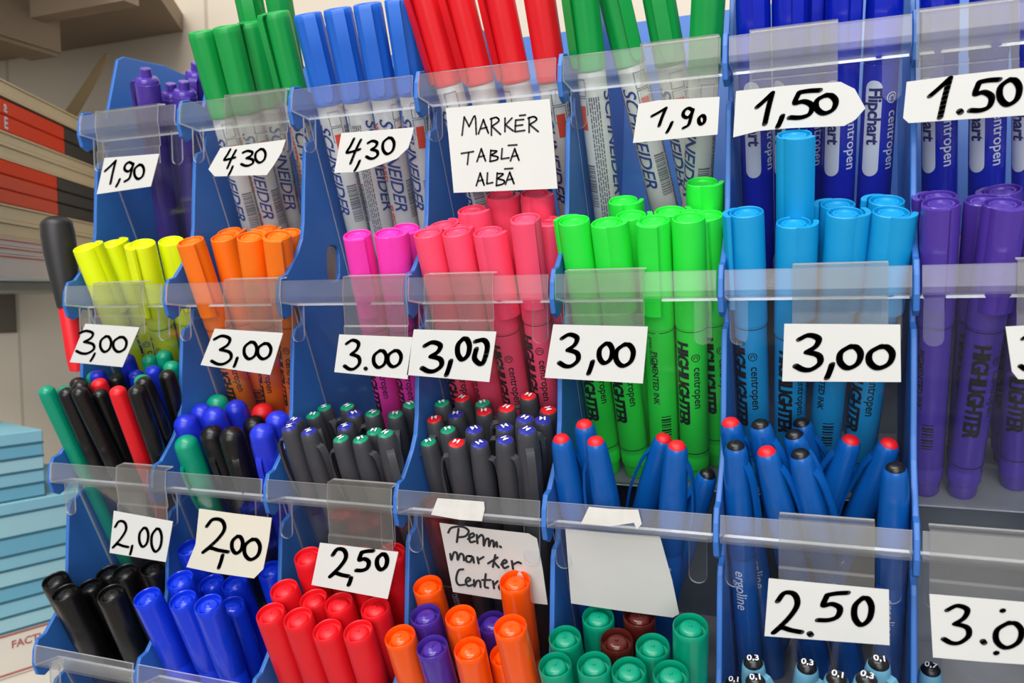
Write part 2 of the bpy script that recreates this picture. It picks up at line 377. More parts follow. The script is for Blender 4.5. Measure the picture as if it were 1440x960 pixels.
["roller_pen","green",2,3,0.24701,0.0458,0.98376,0.0012,-0.4226,0.9063,0.1363,-80,602,621],
["roller_pen","green",2,3,0.25803,0.04963,0.98555,-0.0002,-0.4226,0.9063,0.1419,70,630,603],
["roller_pen","red",2,3,0.24706,0.05627,0.98864,0.0008,-0.4226,0.9063,0.1433,0,611,588],
["roller_pen","green",2,3,0.24709,0.06688,0.99359,0.0004,-0.4226,0.9063,0.1461,10,621,566],
["roller_pen","red",2,3,0.25769,0.07091,0.99547,0.0,-0.4226,0.9063,0.1468,-80,650,559],
["roller_pen","green",2,3,0.26957,0.07082,0.99543,-0.0014,-0.4226,0.9063,0.1441,60,679,566],
["roller_pen","blue",2,3,0.258,0.06026,0.9905,0.0009,-0.4226,0.9063,0.1439,-60,641,582],
["roller_pen","red",2,3,0.26981,0.06013,0.99044,0.0369,-0.4223,0.9057,0.1466,70,681,578],
["roller_pen","red",2,3,0.27941,0.05391,0.98754,0.0802,-0.4213,0.9034,0.1542,-60,712,573],
["roller_pen","red",2,3,0.28135,0.07003,0.99506,0.1048,-0.4203,0.9013,0.151,-85,743,556],
["roller_pen","red",2,3,0.29029,0.06298,0.99177,0.1338,-0.4188,0.8982,0.1482,0,771,576],
["roller_pen","blue",2,3,0.28995,0.04169,0.98184,0.107,-0.4202,0.9011,0.1575,80,738,588],
["roller_pen","blue",2,3,0.2914,0.05231,0.98679,0.1307,-0.419,0.8985,0.1497,10,763,590],
["roller_pen","blue",2,3,0.26608,0.04181,0.9819,0.0797,-0.4213,0.9034,0.1493,-80,667,603],
["roller_pen","blue",2,3,0.27792,0.04322,0.98256,0.1089,-0.4201,0.9009,0.1508,-85,710,600],
["roller_pen","blue",2,3,0.29833,0.03189,0.97727,0.0841,-0.4211,0.9031,0.1579,25,741,604],
["roller_pen","red",2,3,0.26317,0.03144,0.97707,0.065,-0.4217,0.9044,0.1484,-75,642,622],
["roller_pen","blue",2,3,0.27481,0.03292,0.97775,0.0651,-0.4217,0.9044,0.1475,80,674,623],
["roller_pen","blue",2,3,0.28654,0.03145,0.97707,0.084,-0.4211,0.9031,0.152,60,710,618],
["permanent_marker","brown",2,3,0.24937,0.03344,0.978,0.0001,-0.4226,0.9063,0.1069,0,609,706],
["gel_pen","red",2,4,0.32785,0.03218,0.97741,0.0004,-0.4226,0.9063,0.1539,150,789,614],
["gel_pen","red",2,4,0.33988,0.04185,0.98192,-0.0215,-0.4225,0.9061,0.1555,80,821,594],
["gel_pen","red",2,4,0.34799,0.03217,0.9774,-0.0218,-0.4225,0.9061,0.1535,-80,837,618],
["gel_pen","red",2,4,0.3276,0.054,0.98758,0.2973,-0.4035,0.8653,0.1469,-85,934,614],
["gel_pen","red",2,4,0.36139,0.03218,0.97741,0.1367,-0.4186,0.8978,0.1547,85,952,624],
["gel_pen","black",2,4,0.35071,0.04899,0.98525,0.314,-0.4012,0.8605,0.1314,-60,996,664],
["gel_pen","red",2,5,0.41887,0.04592,0.98382,-0.0931,-0.4208,0.9024,0.1574,90,1027,592],
["gel_pen","black",2,5,0.43899,0.04403,0.98294,-0.1362,-0.4187,0.8979,0.1593,70,1068,594],
["gel_pen","black",2,5,0.45695,0.07013,0.99511,-0.1684,-0.4166,0.8934,0.1426,80,1126,592],
["gel_pen","black",2,5,0.45915,0.04587,0.98379,-0.1798,-0.4157,0.8915,0.1543,60,1116,608],
["gel_pen","black",2,5,0.40794,0.03383,0.97818,-0.0001,-0.4226,0.9063,0.1536,60,1034,624],
["gel_pen","red",2,5,0.44536,0.03214,0.97739,-0.1583,-0.4173,0.8949,0.1546,75,1077,632],
["gel_pen","black",2,5,0.45871,0.03376,0.97814,-0.1584,-0.4173,0.8949,0.1529,70,1124,635],
["gel_pen","red",2,5,0.41641,0.05802,0.98946,0.2652,-0.4075,0.8738,0.1464,-80,1197,616],
["gel_pen","red",2,5,0.43032,0.05801,0.98945,0.2798,-0.4057,0.8701,0.146,-80,1252,621],
["gel_pen","black",2,5,0.47201,0.03218,0.97741,-0.0,-0.4226,0.9063,0.1477,160,1259,655],
["permanent_marker","black",3,0,0.00911,0.02361,0.87364,0.0015,-0.4226,0.9063,0.1587,0,76,814],
["permanent_marker","black",3,0,0.02368,0.01739,0.87074,0.0009,-0.4226,0.9063,0.1572,0,91,832],
["permanent_marker","black",3,0,0.009,0.05287,0.88728,0.0016,-0.4226,0.9063,0.1348,0,151,804],
["permanent_marker","black",3,0,0.00926,0.0382,0.88044,0.0104,-0.4226,0.9063,0.1382,0,125,824],
["permanent_marker","black",3,0,0.05325,0.01744,0.87076,0.0536,-0.422,0.905,0.1624,0,155,833],
["permanent_marker","black",3,0,0.02319,0.04566,0.88392,0.0929,-0.4208,0.9024,0.1471,0,176,803],
["permanent_marker","black",3,0,0.0544,0.04035,0.88145,0.1009,-0.4205,0.9017,0.1606,0,215,797],
["permanent_marker","royal_blue",3,1,0.08931,0.01736,0.87072,0.0025,-0.4226,0.9063,0.1639,0,206,838],
["permanent_marker","royal_blue",3,1,0.08937,0.03191,0.87751,0.0641,-0.4217,0.9044,0.1635,0,253,814],
["permanent_marker","royal_blue",3,1,0.10332,0.04583,0.884,0.0007,-0.4226,0.9063,0.1469,0,296,819],
["permanent_marker","royal_blue",3,1,0.1194,0.04667,0.88439,0.0079,-0.4226,0.9063,0.1487,0,329,818],
["permanent_marker","royal_blue",3,1,0.10501,0.021,0.87242,0.0346,-0.4224,0.9058,0.1612,0,256,842],
["permanent_marker","royal_blue",3,1,0.12076,0.01743,0.87076,0.0739,-0.4215,0.9038,0.1657,0,292,848],
["permanent_marker","royal_blue",3,1,0.1157,0.03202,0.87756,0.0956,-0.4207,0.9022,0.1483,0,325,851],
["permanent_marker","royal_blue",3,1,0.13411,0.05283,0.88726,0.0655,-0.4217,0.9044,0.156,0,381,800],
["permanent_marker","royal_blue",3,1,0.08921,0.05288,0.88729,0.0009,-0.4226,0.9063,0.1659,0,266,768],
["permanent_marker","red",3,2,0.16936,0.01739,0.87074,0.0267,-0.4225,0.906,0.1654,0,380,861],
["permanent_marker","red",3,2,0.1856,0.01744,0.87076,0.0304,-0.4224,0.9059,0.1648,0,419,868],
["permanent_marker","red",3,2,0.20488,0.01734,0.87071,0.0114,-0.4226,0.9062,0.1594,0,460,884],
["permanent_marker","red",3,2,0.22099,0.01744,0.87076,0.0288,-0.4224,0.9059,0.1618,0,503,886],
["permanent_marker","red",3,2,0.16924,0.03199,0.87755,0.0175,-0.4226,0.9062,0.1668,0,399,827],
["permanent_marker","red",3,2,0.18535,0.03316,0.87809,0.0176,-0.4226,0.9062,0.1608,0,440,841],
["permanent_marker","red",3,2,0.20162,0.03181,0.87746,0.0238,-0.4225,0.9061,0.1624,0,476,846],
["permanent_marker","red",3,2,0.21775,0.03218,0.87763,0.057,-0.4219,0.9048,0.1622,0,527,853],
["permanent_marker","red",3,2,0.16922,0.04661,0.88436,0.0648,-0.4217,0.9044,0.1768,0,433,781],
["permanent_marker","red",3,2,0.18383,0.05287,0.88728,0.0671,-0.4217,0.9043,0.1741,0,476,778],
["permanent_marker","red",3,2,0.19828,0.04633,0.88423,0.0956,-0.4207,0.9022,0.1817,0,508,782],
["permanent_marker","red",3,2,0.21297,0.05287,0.88728,0.0926,-0.4208,0.9024,0.1799,0,550,776],
["permanent_marker","orange",3,3,0.2492,0.04627,0.8842,0.012,-0.4226,0.9062,0.166,0,601,822],
["permanent_marker","orange",3,3,0.27101,0.0311,0.87713,0.0349,-0.4224,0.9058,0.1656,0,647,865],
["permanent_marker","orange",3,3,0.29123,0.04433,0.8833,0.0651,-0.4217,0.9044,0.1787,0,724,816],
["permanent_marker","orange",3,3,0.249,0.01763,0.87085,0.003,-0.4226,0.9063,0.1624,0,562,893],
["permanent_marker","orange",3,3,0.31063,0.01744,0.87076,0.0022,-0.4226,0.9063,0.1797,0,717,880],
["permanent_marker","orange",3,3,0.28152,0.01739,0.87074,0.034,-0.4224,0.9058,0.1612,0,660,911],
["permanent_marker","orange",3,3,0.28989,0.02977,0.87651,0.0505,-0.4221,0.9052,0.145,0,710,919],
["permanent_marker","purple",3,3,0.25474,0.03225,0.87767,0.0072,-0.4226,0.9063,0.1617,0,598,863],
["permanent_marker","purple",3,3,0.27502,0.0453,0.88375,0.0634,-0.4218,0.9045,0.1476,0,692,873],
["permanent_marker","purple",3,3,0.26514,0.01743,0.87076,0.0071,-0.4226,0.9063,0.1586,0,607,908],
["permanent_marker","teal_green",3,4,0.33024,0.04669,0.8844,0.072,-0.4215,0.904,0.1592,0,841,866],
["permanent_marker","teal_green",3,4,0.32911,0.03199,0.87754,0.0024,-0.4226,0.9063,0.1596,0,794,895],
["permanent_marker","teal_green",3,4,0.36027,0.03207,0.87758,0.0714,-0.4215,0.904,0.1623,0,918,907],
["permanent_marker","teal_green",3,4,0.37697,0.03212,0.87761,0.0734,-0.4215,0.9039,0.1778,0,971,879],
["permanent_marker","teal_green",3,4,0.3293,0.01739,0.87074,0.0002,-0.4226,0.9063,0.159,0,780,934],
["permanent_marker","teal_green",3,4,0.34537,0.01772,0.87089,0.0177,-0.4226,0.9062,0.1627,0,835,933],
["permanent_marker","teal_green",3,4,0.36154,0.01742,0.87075,0.017,-0.4226,0.9062,0.1628,0,884,941],
["permanent_marker","teal_green",3,4,0.3779,0.01744,0.87076,0.0313,-0.4224,0.9059,0.1645,0,943,946],
["permanent_marker","brown",3,4,0.34826,0.05045,0.88615,0.0807,-0.4212,0.9033,0.1593,0,899,864],
["permanent_marker","brown",3,4,0.34464,0.03617,0.87949,0.0556,-0.422,0.9049,0.1576,0,867,899],
["technical_pen","pale_blue",3,5,0.41789,0.02486,0.87422,-0.0056,-0.4226,0.9063,0.17,60,1059,928],
["technical_pen","pale_blue",3,5,0.42174,0.01507,0.86966,-0.017,-0.4226,0.9062,0.1711,20,1062,955],
["technical_pen","pale_blue",3,5,0.42837,0.02805,0.87571,0.0598,-0.4219,0.9047,0.1683,60,1135,934],
["technical_pen","pale_blue",3,5,0.43277,0.01508,0.86966,0.0973,-0.4206,0.902,0.1803,-40,1177,951],
["technical_pen","pale_blue",3,5,0.44836,0.01508,0.86966,0.0701,-0.4216,0.9041,0.1817,-60,1219,952],
["technical_pen","pale_blue",3,5,0.45448,0.02781,0.8756,0.0646,-0.4217,0.9044,0.1762,60,1236,929],
["technical_pen","pale_blue",3,5,0.41239,0.03384,0.87841,-0.0406,-0.4223,0.9056,0.144,10,1032,958],
["technical_pen","pale_blue",3,6,0.4866,0.05517,0.88835,0.0105,-0.4226,0.9063,0.1436,40,1309,938]]
TAGS=[
{"row":0,"col":0,"outline":[[0.02349,-0.0068,1.27292],[0.06712,-0.0068,1.2723],[0.05958,-0.0068,1.25322],[0.01586,-0.0068,1.25101]],"w":0.00198,"strokes":[[[0.02365,-0.0068,1.26486],[0.02469,-0.0068,1.26547],[0.02572,-0.0068,1.26607],[0.02677,-0.0068,1.26669],[0.02787,-0.0068,1.26737],[0.02902,-0.0068,1.26811],[0.03023,-0.0068,1.2689],[0.03145,-0.0068,1.26971],[0.03266,-0.0068,1.27051]],[[0.03266,-0.0068,1.27051],[0.03199,-0.0068,1.26882],[0.03131,-0.0068,1.26713],[0.03064,-0.0068,1.26543],[0.03,-0.0068,1.26373],[0.02939,-0.0068,1.26203],[0.02882,-0.0068,1.26032],[0.02825,-0.0068,1.25861],[0.02767,-0.0068,1.2569]],[[0.0353,-0.0068,1.25903],[0.03498,-0.0068,1.25851],[0.03467,-0.0068,1.25799],[0.03435,-0.0068,1.25746],[0.03399,-0.0068,1.25694],[0.03359,-0.0068,1.25642],[0.03315,-0.0068,1.25591],[0.03271,-0.0068,1.25539],[0.03227,-0.0068,1.25487]],[[0.04641,-0.0068,1.26751],[0.04566,-0.0068,1.26792],[0.04492,-0.0068,1.26838],[0.04417,-0.0068,1.26874],[0.04341,-0.0068,1.26888],[0.04257,-0.0068,1.26873],[0.04169,-0.0068,1.26837],[0.04087,-0.0068,1.26789],[0.04025,-0.0068,1.26736],[0.03983,-0.0068,1.26674],[0.03954,-0.0068,1.26603],[0.03945,-0.0068,1.26531],[0.03961,-0.0068,1.26471],[0.0401,-0.0068,1.26419],[0.04088,-0.0068,1.26371],[0.04177,-0.0068,1.26339],[0.04262,-0.0068,1.26334],[0.04346,-0.0068,1.2637],[0.04435,-0.0068,1.26437],[0.04517,-0.0068,1.26514],[0.04581,-0.0068,1.26581],[0.0462,-0.0068,1.26632],[0.04641,-0.0068,1.2668],[0.04655,-0.0068,1.26725],[0.04672,-0.0068,1.26772]],[[0.04651,-0.0068,1.2675],[0.04603,-0.0068,1.26619],[0.04555,-0.0068,1.26484],[0.04508,-0.0068,1.26355],[0.04462,-0.0068,1.26239],[0.04423,-0.0068,1.26138],[0.04388,-0.0068,1.26047],[0.04348,-0.0068,1.25968],[0.04292,-0.0068,1.259],[0.04214,-0.0068,1.25849],[0.04121,-0.0068,1.25813],[0.04021,-0.0068,1.25782],[0.03924,-0.0068,1.25748]],[[0.05129,-0.0068,1.26686],[0.05033,-0.0068,1.26632],[0.04932,-0.0068,1.26581],[0.04841,-0.0068,1.26525],[0.04774,-0.0068,1.26458],[0.04736,-0.0068,1.26371],[0.04718,-0.0068,1.2627],[0.04719,-0.0068,1.26169],[0.04738,-0.0068,1.2608],[0.04779,-0.0068,1.25999],[0.04842,-0.0068,1.25921],[0.04917,-0.0068,1.2586],[0.04997,-0.0068,1.25828],[0.05087,-0.0068,1.25834],[0.05189,-0.0068,1.25867],[0.05287,-0.0068,1.25921],[0.05364,-0.0068,1.25985],[0.05419,-0.0068,1.26067],[0.0546,-0.0068,1.26167],[0.05485,-0.0068,1.26271],[0.0549,-0.0068,1.26364],[0.05471,-0.0068,1.26447],[0.0543,-0.0068,1.26528],[0.05378,-0.0068,1.26596],[0.05324,-0.0068,1.26645],[0.05269,-0.0068,1.26666],[0.05208,-0.0068,1.26666],[0.05144,-0.0068,1.26658],[0.05082,-0.0068,1.26653]]],"slope":0,"flap":[0.01646,0.06649,1.2597]},
{"row":0,"col":1,"outline":[[0.11285,-0.0068,1.27217],[0.15864,-0.0068,1.27341],[0.15551,-0.0068,1.26652],[0.14994,-0.0068,1.25975],[0.14486,-0.0068,1.25448],[0.10807,-0.0068,1.25606],[0.10357,-0.0068,1.26049]],"w":0.00174,"strokes":[[[0.11997,-0.0068,1.27081],[0.11943,-0.0068,1.27008],[0.1189,-0.0068,1.26935],[0.11836,-0.0068,1.26862],[0.11781,-0.0068,1.26791],[0.1171,-0.0068,1.26716],[0.11629,-0.0068,1.26638],[0.11565,-0.0068,1.26569],[0.11545,-0.0068,1.26522],[0.11584,-0.0068,1.26503],[0.11666,-0.0068,1.26504],[0.11768,-0.0068,1.26517],[0.11873,-0.0068,1.26529],[0.11979,-0.0068,1.26542],[0.12095,-0.0068,1.2656],[0.12215,-0.0068,1.26579],[0.12333,-0.0068,1.26598]],[[0.124,-0.0068,1.27],[0.12319,-0.0068,1.26894],[0.12239,-0.0068,1.26789],[0.12159,-0.0068,1.26681],[0.12078,-0.0068,1.26565],[0.11997,-0.0068,1.26438],[0.11915,-0.0068,1.26303],[0.11833,-0.0068,1.26164],[0.11751,-0.0068,1.26026]],[[0.12131,-0.0068,1.26092],[0.12099,-0.0068,1.26033],[0.12068,-0.0068,1.25974],[0.12035,-0.0068,1.25915],[0.11999,-0.0068,1.25856],[0.11959,-0.0068,1.25797],[0.11916,-0.0068,1.25739],[0.11871,-0.0068,1.2568],[0.11827,-0.0068,1.25622]],[[0.1289,-0.0068,1.2683],[0.12974,-0.0068,1.26854],[0.13059,-0.0068,1.2688],[0.13143,-0.0068,1.26901],[0.13226,-0.0068,1.26907],[0.13319,-0.0068,1.26894],[0.13417,-0.0068,1.26868],[0.13502,-0.0068,1.26834],[0.13554,-0.0068,1.26797],[0.13564,-0.0068,1.26756],[0.13543,-0.0068,1.26708],[0.13503,-0.0068,1.2666],[0.13452,-0.0068,1.26618],[0.13388,-0.0068,1.26586],[0.13307,-0.0068,1.26558],[0.13219,-0.0068,1.26532],[0.13135,-0.0068,1.26506]],[[0.13135,-0.0068,1.26506],[0.13245,-0.0068,1.26479],[0.1336,-0.0068,1.26453],[0.13463,-0.0068,1.26426],[0.13539,-0.0068,1.26392],[0.13582,-0.0068,1.26348],[0.13602,-0.0068,1.26298],[0.136,-0.0068,1.26247],[0.13579,-0.0068,1.26202],[0.1353,-0.0068,1.26162],[0.13455,-0.0068,1.26124],[0.13369,-0.0068,1.26092],[0.1329,-0.0068,1.2607],[0.13217,-0.0068,1.2606],[0.13145,-0.0068,1.2606],[0.13074,-0.0068,1.26068],[0.13004,-0.0068,1.26081],[0.12937,-0.0068,1.26102],[0.12872,-0.0068,1.26131],[0.12807,-0.0068,1.26163],[0.12741,-0.0068,1.26193]],[[0.14121,-0.0068,1.26944],[0.14033,-0.0068,1.26897],[0.1394,-0.0068,1.26852],[0.13856,-0.0068,1.26803],[0.13795,-0.0068,1.26743],[0.1376,-0.0068,1.26666],[0.13744,-0.0068,1.26577],[0.13746,-0.0068,1.26486],[0.13765,-0.0068,1.26407],[0.13805,-0.0068,1.26334],[0.13864,-0.0068,1.26264],[0.13935,-0.0068,1.26209],[0.1401,-0.0068,1.2618],[0.14093,-0.0068,1.26184],[0.14188,-0.0068,1.26213],[0.14279,-0.0068,1.2626],[0.1435,-0.0068,1.26317],[0.144,-0.0068,1.26389],[0.14437,-0.0068,1.26478],[0.14459,-0.0068,1.2657],[0.14462,-0.0068,1.26653],[0.14443,-0.0068,1.26728],[0.14404,-0.0068,1.268],[0.14355,-0.0068,1.26861],[0.14304,-0.0068,1.26906],[0.14253,-0.0068,1.26925],[0.14196,-0.0068,1.26925],[0.14137,-0.0068,1.26918],[0.14078,-0.0068,1.26915]]],"slope":0,"flap":[0.11604,0.15863,1.25759]},
{"row":0,"col":2,"outline":[[0.19507,-0.0068,1.27395],[0.23973,-0.0068,1.27321],[0.23835,-0.0068,1.2685],[0.23609,-0.0068,1.26272],[0.22911,-0.0068,1.25762],[0.21242,-0.0068,1.2535],[0.20347,-0.0068,1.25219],[0.18988,-0.0068,1.2527]],"w":0.00181,"strokes":[[[0.20308,-0.0068,1.27022],[0.20252,-0.0068,1.26932],[0.20197,-0.0068,1.2684],[0.20141,-0.0068,1.2675],[0.20083,-0.0068,1.26661],[0.20008,-0.0068,1.26567],[0.19923,-0.0068,1.2647],[0.19855,-0.0068,1.26384],[0.19835,-0.0068,1.26325],[0.19876,-0.0068,1.26302],[0.19962,-0.0068,1.26305],[0.20071,-0.0068,1.26321],[0.20181,-0.0068,1.26337],[0.20293,-0.0068,1.26354],[0.20416,-0.0068,1.26377],[0.20543,-0.0068,1.26403],[0.20667,-0.0068,1.26427]],[[0.20735,-0.0068,1.26925],[0.20651,-0.0068,1.26793],[0.20567,-0.0068,1.26663],[0.20483,-0.0068,1.26528],[0.20398,-0.0068,1.26384],[0.20313,-0.0068,1.26226],[0.20227,-0.0068,1.26057],[0.20141,-0.0068,1.25884],[0.20056,-0.0068,1.25713]],[[0.20633,-0.0068,1.25812],[0.20598,-0.0068,1.25747],[0.20565,-0.0068,1.25683],[0.2053,-0.0068,1.25618],[0.20491,-0.0068,1.25554],[0.20448,-0.0068,1.2549],[0.20401,-0.0068,1.25426],[0.20352,-0.0068,1.25362],[0.20305,-0.0068,1.25298]],[[0.21177,-0.0068,1.26724],[0.21248,-0.0068,1.26752],[0.21318,-0.0068,1.26783],[0.21388,-0.0068,1.26808],[0.21458,-0.0068,1.26816],[0.21535,-0.0068,1.26803],[0.21618,-0.0068,1.26776],[0.21689,-0.0068,1.26739],[0.21732,-0.0068,1.26699],[0.2174,-0.0068,1.26653],[0.21723,-0.0068,1.266],[0.21689,-0.0068,1.26545],[0.21647,-0.0068,1.26498],[0.21594,-0.0068,1.2646],[0.21526,-0.0068,1.26428],[0.21453,-0.0068,1.26398],[0.21382,-0.0068,1.26366]],[[0.21382,-0.0068,1.26366],[0.21474,-0.0068,1.26338],[0.2157,-0.0068,1.26312],[0.21657,-0.0068,1.26283],[0.2172,-0.0068,1.26246],[0.21756,-0.0068,1.26198],[0.21773,-0.0068,1.26143],[0.21772,-0.0068,1.26086],[0.21754,-0.0068,1.26035],[0.21713,-0.0068,1.25989],[0.2165,-0.0068,1.25945],[0.21579,-0.0068,1.25908],[0.21512,-0.0068,1.25882],[0.21452,-0.0068,1.2587],[0.21392,-0.0068,1.25869],[0.21333,-0.0068,1.25876],[0.21274,-0.0068,1.2589],[0.21218,-0.0068,1.25912],[0.21163,-0.0068,1.25943],[0.21109,-0.0068,1.25978],[0.21054,-0.0068,1.26011]],[[0.22443,-0.0068,1.26907],[0.22357,-0.0068,1.26854],[0.22265,-0.0068,1.26803],[0.22183,-0.0068,1.26747],[0.22124,-0.0068,1.2668],[0.2209,-0.0068,1.26593],[0.22075,-0.0068,1.26492],[0.22078,-0.0068,1.26391],[0.22097,-0.0068,1.26301],[0.22137,-0.0068,1.2622],[0.22196,-0.0068,1.26141],[0.22266,-0.0068,1.26079],[0.22339,-0.0068,1.26048],[0.22421,-0.0068,1.26053],[0.22514,-0.0068,1.26086],[0.22603,-0.0068,1.26139],[0.22672,-0.0068,1.26204],[0.22721,-0.0068,1.26285],[0.22757,-0.0068,1.26385],[0.22777,-0.0068,1.2649],[0.2278,-0.0068,1.26583],[0.22761,-0.0068,1.26667],[0.22722,-0.0068,1.26747],[0.22673,-0.0068,1.26816],[0.22623,-0.0068,1.26866],[0.22572,-0.0068,1.26887],[0.22516,-0.0068,1.26887],[0.22458,-0.0068,1.26879],[0.22401,-0.0068,1.26875]]],"slope":0},
